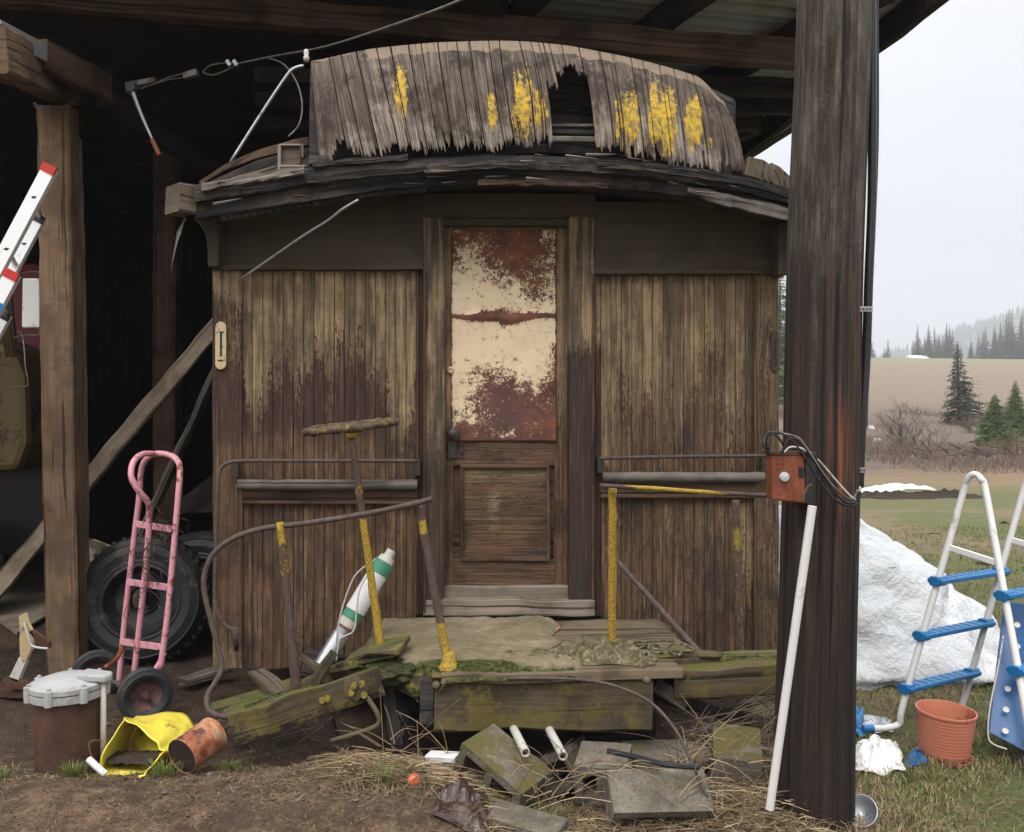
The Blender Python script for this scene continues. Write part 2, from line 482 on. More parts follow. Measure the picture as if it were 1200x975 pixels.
def doorpanel_mat():
    m = NM('rusted enamel sheet')
    ob = m.vec('Object', (1, 1, 1), False)
    n1 = m.noise(ob, 22, 9, .85); n2 = m.noise(ob, 95, 6, .8); n3 = m.noise(ob, 5, 4, .6)
    a = m.math('ADD', m.math('MULTIPLY', m.att(0), .62), m.math('MULTIPLY', m.math('SUBTRACT', n1, .5), 1.7))
    a = m.math('ADD', m.math('ADD', a, .19), m.math('MULTIPLY', m.math('SUBTRACT', n2, .5), 1.3))
    f = m.step(a, .46, .51)
    cream = m.mix(n1, (.50, .37, .22), (.74, .60, .42))
    rust = m.ramp(m.math('ADD', m.math('MULTIPLY', n3, .6), m.math('MULTIPLY', n1, .4)), [(.32, (.035, .014, .012)), (.48, (.10, .038, .022)), (.62, (.21, .075, .03)), (.75, (.30, .12, .05))])
    rust = m.mix(m.math('MULTIPLY', m.att(1), .75), rust, (.085, .04, .04))
    c = m.mix(f, rust, cream)
    m.bump(m.math('ADD', m.math('MULTIPLY', f, .5), m.math('MULTIPLY', n3, .5)), .6, .005)
    return m.done(c, m.step(f, 0, 1, .8, .45), 0, .4)
MT['doorpanel'] = doorpanel_mat()

def hood_mat():
    m = NM('weathered roof planks with yellow paint')
    g1 = m.noise(m.vec('UV', (2, 55, 1), False), 1, 7, .7, .3); g2 = m.noise(m.vec('UV', (6, 140, 1), False), 1, 4, .7, .2)
    ob = m.vec('Object', (1, 1, 1), False)
    g = m.math('ADD', m.math('MULTIPLY', g1, .6), m.math('MULTIPLY', g2, .4))
    dark = m.ramp(g, [(.34, (.022, .016, .012)), (.5, (.078, .059, .046)), (.66, (.20, .16, .125))])
    light = m.ramp(g, [(.35, (.045, .036, .029)), (.49, (.19, .155, .125)), (.65, (.44, .385, .33))])
    big = m.math('ADD', m.att(1), m.math('MULTIPLY', m.math('SUBTRACT', m.noise(ob, 9, 6, .7), .5), 2.0))
    c = m.mix(m.step(big, .2, .8), dark, light)
    c = m.mix(m.math('MULTIPLY', m.step(m.noise(m.vec('Object', (1, 1, .45), False), 7.5, 7, .75), .49, .60), .85), c, (.030, .020, .015))
    tinc = m.mix(m.noise(ob, 30, 4, .6), (.25, .19, .135), (.13, .10, .072))
    t = m.math('ADD', m.att(2), m.math('MULTIPLY', m.math('SUBTRACT', m.noise(ob, 16, 5, .7), .5), .9))
    c = m.mix(m.step(t, .46, .54), c, tinc)
    a = m.math('ADD', m.att(0), m.math('MULTIPLY', m.math('SUBTRACT', g1, .5), 1.8))
    a = m.math('ADD', a, m.math('MULTIPLY', m.math('SUBTRACT', m.noise(m.vec('Object', (1, 1, .4), False), 38, 7, .8), .5), 2.8))
    yf = m.step(a, .5, .62)
    yel = m.mix(m.step(m.noise(ob, 34, 6, .75), .4, .6), (.52, .33, .035), (.20, .145, .045))
    c = m.mix(yf, c, yel)
    cr = m.step(m.noise(m.vec('UV', (.7, 60, 1), False), 1, 3, .5, .1), .62, .65)
    c = m.mix(m.math('MULTIPLY', cr, .8), c, (.012, .01, .009))
    m.bump(m.math('SUBTRACT', g, cr), 1, .006)
    return m.done(c, .85, 0, .2)
MT['hood'] = hood_mat()

def lichen_iron(name, base=(.045, .028, .024), hi=(.10, .062, .05), lic=(.42, .27, .03), thr=.5):
    m = NM(name)
    ob = m.vec('Object')
    n1 = m.noise(ob, 30, 6, .7); n2 = m.noise(ob, 120, 4, .7); n0 = m.noise(ob, 4, 3, .5)
    c = m.ramp(n1, [(.3, base), (.7, hi)])
    a = m.math('ADD', m.att(0), m.math('MULTIPLY', m.math('SUBTRACT', m.noise(ob, 45, 5, .7), .5), 1.6))
    a = m.math('ADD', a, m.math('MULTIPLY', m.math('SUBTRACT', n2, .5), .8))
    f = m.step(a, thr, thr + .08)
    lc = m.mix(m.step(n2, .35, .65), lic, tuple(x*.4 for x in lic))
    lc = m.mix(m.math('MULTIPLY', m.att(1), .8), lc, (.13, .12, .035))
    c = m.mix(f, c, lc)
    m.bump(m.math('ADD', n2, m.math('MULTIPLY', f, 1.0)), .8, .004)
    return m.done(c, .75, 0, .35)
MT['iron'] = lichen_iron('rusted iron with lichen')
MT['rail_rust'] = lichen_iron('rust brown rod', (.04, .027, .024), (.11, .078, .065))
MT['lichen_plate'] = lichen_iron('corroded plate with lichen', (.05, .042, .026), (.12, .095, .055), (.26, .19, .03), .55)

def rust_mat(name, a_, b_, c_, scale=6, rough=.8, stripe=False):
    m = NM(name)
    ob = m.vec('Object', (1, 1, .35) if stripe else (1, 1, 1))
    n1 = m.noise(ob, scale, 7, .7); n2 = m.noise(m.vec('Object'), 70, 4, .6)
    c = m.ramp(m.math('ADD', m.math('MULTIPLY', n1, .8), m.math('MULTIPLY', n2, .2)), [(.32, a_), (.5, b_), (.68, c_)])
    m.bump(n2, .4, .003)
    return m.done(c, rough, 0, .3)
MT['rust'] = rust_mat('brown rust', (.03, .014, .010), (.065, .030, .02), (.11, .058, .036))
MT['box_rust'] = rust_mat('red rust', (.06, .018, .010), (.17, .05, .024), (.28, .105, .055), 12, .4, True)
MT['pink'] = plain_mat('worn pink paint', (.60, .28, .32), .5, 0, (.22, .08, .06), .53, 18, .4, .15, .25)
MT['rubber'] = plain_mat('old black rubber', (.018, .018, .019), .6, 0, (.05, .045, .038), .55, 7, .4, .2, .3)
MT['rubber_dusty'] = plain_mat('dusty tyre rubber', (.016, .016, .017), .65, 0, (.075, .068, .06), .54, 5, .4, .3, .3)
MT['hub'] = plain_mat('rusty red hub', (.10, .04, .035), .6, .2, (.03, .02, .018), .48, 14)
MT['concrete'] = None
MT['steel'] = plain_mat('bright steel', (.62, .63, .64), .3, .85)
MT['white'] = plain_mat('white plastic', (.60, .59, .57), .35, 0, (.40, .37, .32), .60, 9, .4, .04, .05)
MT['white_dirty'] = plain_mat('dirty white plastic', (.45, .43, .39), .5, 0, (.27, .22, .16), .55, 6, .4, .08, .1)
MT['blue'] = plain_mat('blue moulded plastic', (.012, .125, .31), .4, 0, (.03, .12, .22), .6, 5, .4, .05, .12)
MT['navy'] = plain_mat('dark blue sheet plastic', (.010, .075, .21), .35, 0, (.03, .07, .13), .6, 5, .4, .05, .15)
MT['terracotta'] = plain_mat('terracotta plastic', (.43, .15, .09), .5, 0, (.27, .08, .045), .58, 6, .3, .08, .12)
MT['soil'] = plain_mat('dark soil', (.03, .02, .014), .9, 0, None, .5, 9, .2, .8, .4)
MT['black'] = plain_mat('black plastic', (.012, .012, .013), .35, 0, None, .5, 5, .4, .05, .2)
MT['cable'] = plain_mat('steel cable', (.16, .15, .14), .5, .6, (.09, .055, .035), .5, 12)
MT['galv'] = plain_mat('galvanised steel', (.34, .36, .38), .45, .7, (.18, .16, .14), .58, 9)
MT['alu'] = plain_mat('aluminium', (.80, .80, .80), .36, .25, (.5, .5, .5), .62, 5, .5, .05, .06)
MT['red_cap'] = plain_mat('red plastic', (.45, .02, .015), .4)
MT['tin'] = plain_mat('corrugated roof sheet', (.40, .41, .42), .45, .0, (.34, .33, .31), .55, 2.5, .4, .05, .15)
MT['yellow'] = plain_mat('yellow plastic', (.70, .58, .07), .4, 0, (.26, .20, .06), .58, 9, .35, .06, .1)
MT['red_paint'] = plain_mat('dark red paint', (.13, .012, .014), .5, 0, (.04, .008, .008), .6, 3)
MT['ochre_paint'] = plain_mat('old ochre paint', (.075, .05, .012), .6, 0, (.03, .02, .01), .52, 4)
MT['cardboard'] = plain_mat('pale board', (.20, .16, .12), .8, 0, (.1, .08, .06), .5, 3)
MT['green_tape'] = plain_mat('green tape', (.045, .20, .13), .5, 0, (.15, .17, .13), .6, 20)
MT['brass'] = plain_mat('worn cream brass', (.50, .38, .22), .45, .3, (.2, .14, .09), .56, 20)
MT['dark_iron'] = plain_mat('dark iron', (.04, .036, .034), .5, .3, (.07, .05, .035), .55, 20)
MT['orange_ball'] = plain_mat('orange plastic', (.62, .12, .05), .45, 0, (.4, .2, .12), .6, 15)
MT['leather'] = plain_mat('wet brown hide', (.035, .017, .013), .3, 0, (.06, .035, .025), .55, 6, .5, .4)
MT['grey_cap'] = plain_mat('grey metal disc', (.5, .5, .52), .4, .4)
MT['well_cap'] = plain_mat('pale cast cap', (.34, .34, .335), .5, 0, (.26, .25, .22), .55, 9, .3, .25, .1)
def concrete_mat(name, moss):
    m = NM(name)
    ob = m.vec('Object')
    n1 = m.noise(ob, 9, 7, .7); n2 = m.noise(ob, 110, 4, .7); v = m.vor(ob, 130)
    c = m.ramp(m.math('ADD', m.math('MULTIPLY', n1, .6), m.math('MULTIPLY', n2, .4)), [(.32, (.045, .038, .028)), (.5, (.115, .10, .077)), (.68, (.20, .18, .145))])
    f = m.step(m.math('ADD', m.noise(ob, 8, 7, .7), m.math('MULTIPLY', m.nrmz(), .12)), moss, moss + .14)
    c = m.mix(f, c, m.mix(n2, (.12, .10, .03), (.05, .045, .018)))
    m.bump(m.math('ADD', n2, v), .6, .004)
    return m.done(c, .9, 0, .2)
MT['concrete'] = concrete_mat('concrete block', .66)
MT['mossy_concrete'] = concrete_mat('mossy concrete block', .52)

# ================================================================ TERRAIN
def hill(x, y):
    z = 0.0
    if y > 35: z += min(y - 35, 190) * 0.0895 - max(0, y - 225) * 0.05 * sm(225, 400, y)
    if y > 240: z = max(z, 10 * (1 - sm(300, 500, y)))
    if y > 380: z += 172 * math.exp(-((x - 850) / 420) ** 2 - ((y - 980) / 260) ** 2) * (1 + .10 * nz(x, y, 0, .02))
    z -= max(0, x - 90) * .012 * sm(150, 230, y) * (1 - sm(300, 500, y))
    if 20 < y < 60: z += .25 * nz(x, y, 3, .09) * sm(20, 30, y)
    return z
def ground(x, y):
    z = hill(x, y)
    if y < 40 and abs(x) < 30:
        z += .15 * math.exp(-((y - 3.08) / .42) ** 2) * (1 - sm(-.5, .1, x)) * sm(-60, -3, x)
        z += (.10 + .05 * nz(x, y, 1, 3.3)) * math.exp(-((x + .52) / .42) ** 2 - ((y - 3.22) / .26) ** 2)
        z += .07 * math.exp(-((x - 1.0) / .55) ** 2 - ((y - 3.0) / .35) ** 2)
        z += .05 * math.exp(-((x - .3) / .5) ** 2 - ((y - 2.9) / .3) ** 2)
        z -= .16 * math.exp(-((x - .1) / .85) ** 4 - ((y - 4.0) / .68) ** 4)
        z += (.028 * nz(x, y, 0, 2.3) + .022 * nz(x, y, 5, 6) + .012 * nz(x, y, 9, 15)) * (1 - sm(8, 30, y) * .3)
    return z
def axis(lo, hi, st, far_lo, far_hi, gr=1.13):
    out = []
    v = lo
    while v <= hi: out.append(v); v += st
    s_ = st
    while out[-1] < far_hi: s_ *= gr; out.append(out[-1] + s_)
    s_ = st
    a = []
    v = lo
    while v > far_lo: s_ *= gr; v -= s_; a.append(v)
    return a[::-1] + out
xs = axis(-2.6, 3.4, .035, -1500, 1500, 1.10)
ys = axis(2.4, 6.2, .035, -60, 1500, 1.075)
gb = MB()
nx_, ny_ = len(xs) - 1, len(ys) - 1
def gcol(x, y):
    g = sm(1.15, 1.5, x + .2 * nz(x, y, 0, 2)) * sm(-99, 0, y)
    if y > 7: g = max(g, sm(1.6, 2.2, x))
    if x < 1.2 and y < 3.2: g = max(g, .38 + .3 * nz(x, y, 2, 1.6)) if x > -.4 else max(g, .22 + .4 * nz(x, y, 2, 1.9))
    if x < -3.5 and y < 3: g = .7
    brown = .5 + .9 * nz(x, y, 7, .55)
    if y > 14: brown = .15
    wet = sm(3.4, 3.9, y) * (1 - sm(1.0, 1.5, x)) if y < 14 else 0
    return (g, max(0, min(1, brown)), wet)
gb.grid(lambda u, v: Vector((xs[round(u*nx_)], ys[round(v*ny_)], ground(xs[round(u*nx_)], ys[round(v*ny_)]))), nx_, ny_,
        lambda u, v: gcol(xs[round(u*nx_)], ys[round(v*ny_)]))
def ground_mat():
    m = NM('ground')
    ob = m.vec('Object', (1, 1, 1), False)
    sp = m.n.new('ShaderNodeSeparateXYZ'); m.t.links.new(m.tc().outputs['Object'], sp.inputs[0])
    Y = sp.outputs['Y']
    n1 = m.noise(ob, 1.6, 7, .65); n2 = m.noise(ob, 11, 7, .7); n3 = m.noise(ob, 70, 5, .7)
    dirt = m.ramp(m.math('ADD', m.math('MULTIPLY', n2, .6), m.math('MULTIPLY', n3, .4)), [(.34, (.035, .021, .014)), (.5, (.125, .080, .050)), (.66, (.31, .22, .145))])
    dirt = m.mix(m.math('MULTIPLY', m.step(n1, .45, .7), .4), dirt, (.24, .125, .065))
    dirt = m.mix(m.math('MULTIPLY', m.step(m.noise(ob, 4.3, 6, .75), .52, .62), .65), dirt, (.06, .04, .027))
    peb = m.step(m.vor(ob, 38), .0, .16, 1., 0.)
    dirt = m.mix(m.math('MULTIPLY', m.step(peb, .5, .9), m.step(n1, .52, .6)), dirt, (.26, .22, .18))
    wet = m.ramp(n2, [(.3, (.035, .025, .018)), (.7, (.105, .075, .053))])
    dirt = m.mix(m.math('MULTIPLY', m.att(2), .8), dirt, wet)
    green = m.ramp(m.math('ADD', m.math('MULTIPLY', n2, .5), m.math('MULTIPLY', n3, .5)), [(.34, (.045, .05, .018)), (.5, (.105, .115, .036)), (.66, (.19, .19, .065))])
    straw = m.ramp(n3, [(.3, (.085, .062, .033)), (.7, (.28, .215, .12))])
    bf = m.step(m.math('ADD', m.att(1), m.math('MULTIPLY', m.math('SUBTRACT', m.noise(ob, 2.4, 6, .7), .5), 2.2)), .35, .75)
    grass = m.mix(bf, green, straw)
    gf = m.step(m.math('ADD', m.att(0), m.math('MULTIPLY', m.math('SUBTRACT', n2, .5), 1.1)), .42, .62)
    c = m.mix(gf, dirt, grass)
    far = m.ramp(m.math('DIVIDE', m.math('ADD', Y, m.math('MULTIPLY', m.math('SUBTRACT', m.noise(ob, .12, 5, .6), .5), 14)), 250),
                 [(.0, (.13, .13, .05)), (.070, (.12, .13, .045)), (.079, (.22, .16, .075)), (.088, (.19, .125, .07)), (.105, (.105, .075, .058)), (.21, (.11, .08, .06)), (.26, (.165, .118, .082)), (.52, (.17, .125, .082)), (.72, (.16, .145, .07)), (.88, (.145, .135, .06)), (.93, (.045, .055, .04))])
    far = m.mix(m.math('MULTIPLY', m.step(m.noise(m.vec('Object', (.05, 1, 1), False), .6, 4, .6), .3, .7), .35), far, m.mix(.5, far, (.09, .075, .05)))
    mott = m.noise(m.vec('Object', (.35, 1, 1), False), 1.5, 7, .75)
    far = m.mix(m.math('MULTIPLY', m.step(mott, .45, .62), m.step(Y, 70, 20, 0., .5)), far, (.15, .105, .06))
    far = m.mix(m.math('MULTIPLY', m.step(m.noise(m.vec('Object', (.03, .5, 1), False), 1, 6, .7), .45, .6), .3), far, (.11, .08, .05))
    c = m.mix(m.step(Y, 11, 19), c, far)
    m.bump(m.math('ADD', n3, m.math('MULTIPLY', n2, 1.2)), 1, .03)
    return m.done(c, m.math('SUBTRACT', .8, m.math('MULTIPLY', m.att(2), .2)), 0, .25)
MT['ground'] = ground_mat()
gb.build('ground', MT['ground'], kind='structure', smooth=True)

# haze: pale even air round everything
hz = MB()
ZLO = min(p.z for p in gb.v) - 1.0; XM = max(abs(p.x) for p in gb.v) + 2; Y0_ = min(p.y for p in gb.v) - 2; Y1_ = max(p.y for p in gb.v) + 2
hz.add([(x, y, z) for z in (ZLO, 190) for y in (Y0_, Y1_) for x in (-XM, XM)], [[0, 2, 3, 1], [4, 5, 7, 6], [0, 1, 5, 4], [2, 6, 7, 3], [0, 4, 6, 2], [1, 3, 7, 5]])
def haze_mat():
    m = bpy.data.materials.new('haze'); m.use_nodes = True; t = m.node_tree; t.nodes.clear()
    o = t.nodes.new('ShaderNodeOutputMaterial'); v = t.nodes.new('ShaderNodeVolumePrincipled')
    v.inputs['Color'].default_value = (.70, .72, .76, 1); v.inputs['Density'].default_value = HAZE; v.inputs['Anisotropy'].default_value = 0.0
    t.links.new(v.outputs[0], o.inputs['Volume'])
    return m
HAZE = 0.00105
hz.build('haze', haze_mat(), kind='stuff')

# ================================================================ FAR VEGETATION
def foliage_mat(name, a, b, c):
    m = NM(name)
    ob = m.vec('Object')
    n = m.math('ADD', m.math('MULTIPLY', m.noise(ob, 1.3, 4, .6), .5), m.math('MULTIPLY', m.noise(ob, 9, 4, .7), .5))
    n = m.math('ADD', n, m.math('MULTIPLY', m.math('SUBTRACT', m.att(0), .5), .5))
    return m.done(m.ramp(n, [(.25, a), (.5, b), (.75, c)]), .8, 0, .2)
MT['fir'] = foliage_mat('dark fir needles', (.022, .03, .018), (.045, .055, .032), (.08, .09, .05))
MT['young_pine'] = foliage_mat('young pine needles', (.03, .05, .015), (.07, .11, .03), (.13, .17, .055))
MT['grey_fir'] = foliage_mat('grey green needles', (.035, .036, .026), (.065, .065, .045), (.10, .10, .07))
MT['bark'] = wood_mat('grey bark', (.05, .042, .035), (.10, .085, .07), (.17, .15, .125), bump=.8)
MT['twig'] = foliage_mat('bare twigs', (.06, .045, .038), (.12, .09, .075), (.20, .155, .13))
MT['brush'] = foliage_mat('dry brush', (.065, .042, .032), (.135, .09, .066), (.22, .16, .11))
def conifer(name, base, h, r, mat, rows, per, lean=0.0, sparse=0.0, label=None, cat='tree', group=None, lopside=0.0, needle=1.0, seed=1, prof=1.0, bare=.06):
    rng = random.Random(seed)
    base = Vector(base)
    t = thing(name, label, cat, base, group)
    tr = MB()
    top = base + Vector((lean * h, 0, h * .97))
    tr.tube([base - Vector((0, 0, .05 * h)), base + Vector((lean*h*.3, 0, h*.35)), base + Vector((lean*h*.8, 0, h*.7)), top], (r * .09, r * .012), 7, smooth=3)
    tr.build('trunk', MT['bark'], t, smooth=True)
    cr = MB()
    for i in range(rows):
        f = i / (rows - 1)
        z = h * (bare + (1 - bare) * f)
        c = base + Vector((lean * h * f, 0, z))
        rr = r * (1 - f) ** prof + .02 * r
        for k in range(per):
            if rng.random() < sparse * (1 - .3 * f): continue
            th = rng.random() * 6.283
            L_ = rr * rng.uniform(.55, 1.15) * (1 + lopside * math.cos(th) * (1 - f))
            dz = rng.uniform(-.38, .12) * L_ 
            d = Vector((math.cos(th), math.sin(th), 0))
            e = c + d * L_ + Vector((0, 0, dz))
            mid = c + d * L_ * .5 + Vector((0, 0, dz * .2))
            s_ = d.cross(Vector((0, 0, 1)))
            nn = max(3, int(needle * (4 + 8 * L_ / r)))
            cr.tri(c, mid + s_ * .006 * h, e, (rng.random(),) * 3)
            for q in range(nn):
                u = rng.uniform(.15, 1)
                p = c.lerp(e, u) + Vector((0, 0, (1-u)*.12*L_))
                w = (.05 + .16 * (1 - u * .5)) * r * rng.uniform(.6, 1.3) * (.22 + .78 * (1 - f))
                sd = s_ * (w * rng.choice((-1, 1))) + d * w * rng.uniform(.1, .9) + Vector((0, 0, rng.uniform(-.5, .25) * w))
                wv = Vector((rng.uniform(-1, 1), rng.uniform(-1, 1), rng.uniform(-1, 1))) * w * .35
                cr.tri(p, p + sd, p + sd * .5 + wv, (rng.random(),) * 3)
    cr.build('crown', mat, t)
    return t
# tree line on the crest
protos = []
for i in range(4):
    Y = 228 + i * 3
    x = 95 + i * 13
    protos.append(conifer('conifer_tree', (x, Y, ground(x, Y) - .5), 9.5 + i, 2.6 + .3 * i, MT['fir'], 30, 11, seed=20 + i, sparse=.2, needle=1.1,
                          label='hazy dark conifer in the ragged tree line on the crest of the far field', group='conifers on the crest of the field', prof=1.15))
rng = random.Random(5)
used = 0
for k in range(150):
    pxx = (rng.uniform(1012, 1090) if k < 22 else rng.uniform(1075, 1330)) if k < 130 else rng.uniform(860, 1020)
    if 1046 < pxx < 1062: continue
    if 1021 < pxx < 1040 and rng.random() < .8: continue
    Y = rng.uniform(226, 262)
    x = (pxx - 600) / 1000 * Y
    s_ = .86 * rng.uniform(.6, 1.05) * (1.15 if pxx > 1150 else .95 if pxx > 1070 else .85)
    if rng.random() < .16: s_ *= 1.25
    lab = 'hazy conifer on the field crest ' + ('close beside the big pole and its conduit' if pxx < 1046 else 'just above the small snow patch' if pxx < 1100 else 'between the small snow patch and the right edge stand' if pxx < 1140 else 'in the dense stand at the right edge')
    if used < 4: o = protos[used]; o['label'] = lab; o.location = (x, Y, ground(x, Y) - .3); o.scale = (s_, s_, s_ * rng.uniform(.95, 1.2)); used += 1
    else: copy_thing(protos[k % 4], (x, Y, ground(x, Y) - .3), rng.random() * 6, (s_, s_, s_ * rng.uniform(.9, 1.25)), lab)
# forest on the misty hill behind: one far mass
mb = MB(); rng = random.Random(8)
for k in range(2600):
    Y = rng.uniform(620, 1050); x = rng.uniform(.36, .80) * Y
    z = ground(x, Y); h_ = rng.uniform(6, 15); w = h_ * .2
    if z < 8: continue
    for a_ in (0, 1.57):
        c_, s__ = math.cos(a_) * w, math.sin(a_) * w
        mb.tri((x - c_, Y - s__, z - 1), (x + c_, Y + s__, z - 1), (x, Y, z + h_), (rng.random(),) * 3)
mb.build('hill_forest', MT['fir'], label='misty wooded hillside far beyond the field', cat='forest', kind='stuff')
def gp(px, Y): x = (px - 600) / 1000 * Y; return Vector((x, Y, ground(x, Y)))
# snow patch at the field crest, snow strip by the lawn
def snow_mat():
    m = NM('snow')
    ob = m.vec('Object')
    n = m.noise(ob, 3.5, 6, .65); n2 = m.noise(ob, 60, 4, .6); n3 = m.noise(ob, 3.4, 7, .62, .15)
    c = m.mix(n, (.43, .45, .47), (.58, .59, .60))
    c = m.mix(m.math('MULTIPLY', m.step(n3, .5, .66), .5), c, (.36, .33, .29))
    c = m.mix(m.step(m.noise(ob, 38, 3, .6), .69, .73), c, (.10, .08, .06))
    m.bump(m.math('ADD', m.math('MULTIPLY', n2, .12), m.math('MULTIPLY', n3, 2.5)), .8, .055)
    m.b.inputs['Subsurface Weight'].default_value = .15
    m.b.inputs['Subsurface Radius'].default_value = (.05, .06, .08)
    return m.done(c, .6, 0, .3)
MT['snow'] = snow_mat()
def snow_strip(name, pts, w, h, label, cat='snow patch'):
    mb = MB(); n = 40; P_ = spline([Vector(p) for p in pts], n // (len(pts) - 1)); m_ = len(P_) - 1
    def fn(u, v):
        p = P_[round(u * m_)]; t = v * 2 - 1
        ww = w * (math.sin(math.pi * min(1, max(0, u))) ** .4) * (1 + .4 * nz(u * 8, v * 2, 1))
        y = p.y + t * ww
        prof_ = max(0, 1 - t * t) ** .6
        return Vector((p.x, y, ground(p.x, y) - .03 + prof_ * h * (.7 + .5 * nz(u * 14, v * 4)) * math.sin(math.pi * u) ** .3))
    mb.grid(fn, m_, 14)
    return mb.build(name, MT['snow'], label=label, cat=cat, smooth=True)
snow_strip('snow_patch', [gp(1000, 16.4), gp(1030, 17.2), gp(1058, 18.0), gp(1098, 17.2)], .55, .13, 'long thin strip of melting snow on the lawn beyond the ladder')
snow_strip('snow_patch', [gp(1064, 222), gp(1072, 222), gp(1086, 222)], 3, 1.0, 'tiny snow patch under the conifers on the field crest')
for i, (a_, b_, lb) in enumerate((((1018, 1024), 45, 'speck of snow lying in the brown brush behind the post'), ((1024, 1033), 39, 'small white snow lump in the brush left of the bare shrub'))):
    snow_strip('snow_patch', [gp(a_[0], b_), gp((a_[0]+a_[1])/2, b_), gp(a_[1], b_)], .25, .25, lb)

conifer('fir_tree', gp(1124, 47), 4.5, 1.5, MT['grey_fir'], 44, 12, lean=-.02, sparse=.48, seed=4, lopside=.5, needle=2.6, prof=1.1, bare=.03,
        label='lone ragged dark fir with sparse crooked top in front of the field')
conifer('pine_sapling', gp(1166, 37), 2.25, 1.0, MT['young_pine'], 36, 20, seed=9, needle=2.6, prof=.7, bare=.0, label='bushy bright green young pine right of the lone fir')
conifer('pine_sapling', gp(1190, 41), 2.7, .95, MT['young_pine'], 36, 18, seed=10, needle=2.5, prof=.8, bare=.0, label='taller pointed young pine at the right edge of the photo')
conifer('evergreen_tree', gp(914, 62), 9.6, 2.6, MT['young_pine'], 44, 16, seed=14, needle=1.2, prof=.6, bare=.0, label='tall green tree seen in the slot between the caboose and the big pole')
conifer('evergreen_tree', gp(945, 70), 9.0, 2.6, MT['fir'], 40, 14, seed=15, needle=1.2, prof=.6, bare=.0, label='dark tree behind the big pole beside the taller green tree')

def bare_shrub(name, base, h, n, spread, mat, label, seed=1, cat='shrub', rad=.012):
    rng = random.Random(seed); mb = MB(); base = Vector(base)
    def br(p, d, L_, r_, dep):
        q = p + d * L_
        m_ = p.lerp(q, .5) + Vector((rng.uniform(-1, 1), rng.uniform(-1, 1), rng.uniform(-1, 1))) * L_ * .08
        mb.tube([p, m_, q], (r_, r_ * .6), 3, cap=False, col=(rng.random(),) * 3)
        if dep > 0:
            for k in range(rng.randint(2, 4)):
                dd = (d + Vector((rng.uniform(-1, 1), rng.uniform(-1, 1), rng.uniform(-.3, .8))) * .65).normalized()
                br(p.lerp(q, rng.uniform(.45, 1)), dd, L_ * rng.uniform(.45, .75), r_ * .6, dep - 1)
    for k in range(n):
        d = Vector((rng.uniform(-1, 1) * spread, rng.uniform(-1, 1) * spread, 1)).normalized()
        br(base + Vector((rng.uniform(-.2, .2), rng.uniform(-.2, .2), -.05)) * h, d, h * rng.uniform(.3, .5), rad * h, 3)
    return mb.build(name, mat, label=label, cat=cat, org=base)
bare_shrub('bare_shrub', gp(1072, 31.5), 2.5, 20, .6, MT['twig'], 'leafless many stemmed shrub between pole and lone fir', 3, rad=.009)
bare_shrub('bare_shrub', gp(1050, 30), 1.0, 12, .9, MT['brush'], 'low reddish bare shrub left of the taller bare one', 5)
bare_shrub('bare_shrub', gp(1185, 29), 1.3, 18, 1.0, MT['brush'], 'dense reddish brown bare shrub at the right edge below the young pines', 6)
bare_shrub('bare_shrub', gp(1140, 43), 1.3, 16, 1.2, MT['twig'], 'pale grey thicket at the foot of the lone fir', 7)
mb = MB(); rng = random.Random(3)
for k in range(30000):
    Y = rng.uniform(22, 56) ** 1.0
    pxx = rng.uniform(820, 1420)
    b = gp(pxx, Y)
    dens = nz(b.x, b.y, 0, .16)
    if dens < -.12 + (.28 if Y > 44 else 0) and Y > 24.5: continue
    hh = rng.uniform(.10, .50) * (1 + dens * 2.0) * (1.15 if Y < 29 else .75)
    s_ = Vector((rng.uniform(-1, 1) * 1.0 * hh, rng.uniform(-.3, .3) * hh, hh))
    w = rng.uniform(.004, .010) * Y / 30
    mb.tri(b - Vector((w, 0, .02)), b + Vector((w, 0, -.02)), b + s_, (rng.random() * .8 + dens * .4,) * 3)
    if k % 2:
        mb.tri(b + s_ * .4, b + s_ * .4 + Vector((w, 0, w)), b + s_ * .6 + Vector((rng.uniform(-.4, .4) * hh, 0, hh * .45)), (rng.random(),) * 3)
mb.build('brush', MT['brush'], label='reddish brown dry brush between lawn and field', cat='brush', kind='stuff')
# uprooted stump pile
t = thing('stump_pile', 'grey tangle of uprooted stumps and branches before the brush', 'wood pile', gp(1128, 28.5))
c0 = gp(1128, 28.5); rng = random.Random(2)
for k in range(26):
    mb = MB()
    a_ = c0 + Vector((rng.uniform(-1.6, 1.9), rng.uniform(-.4, .4), rng.uniform(0, .25)))
    L_ = rng.uniform(.4, 1.3); th = rng.uniform(-.5, .5) + (2.6 if rng.random() < .5 else 0)
    d = Vector((math.cos(th), rng.uniform(-.3, .3), abs(math.sin(th)) * .6))
    mb.tube([a_, a_ + d * L_ * .5 + Vector((0, 0, .04)), a_ + d * L_], (rng.uniform(.03, .07), .01), 5, smooth=2, wob=.4)
    mb.build('branch', MT['bark'], t)
mb = MB()
mb.lathe([(0, .0), (.3, .02), (.2, .2), (.17, .42), (0, .45)], c0 + Vector((.1, 0, .1)), Vector((.5, -.3, .7)), 9)
mb.build('stump', MT['debris'], t)

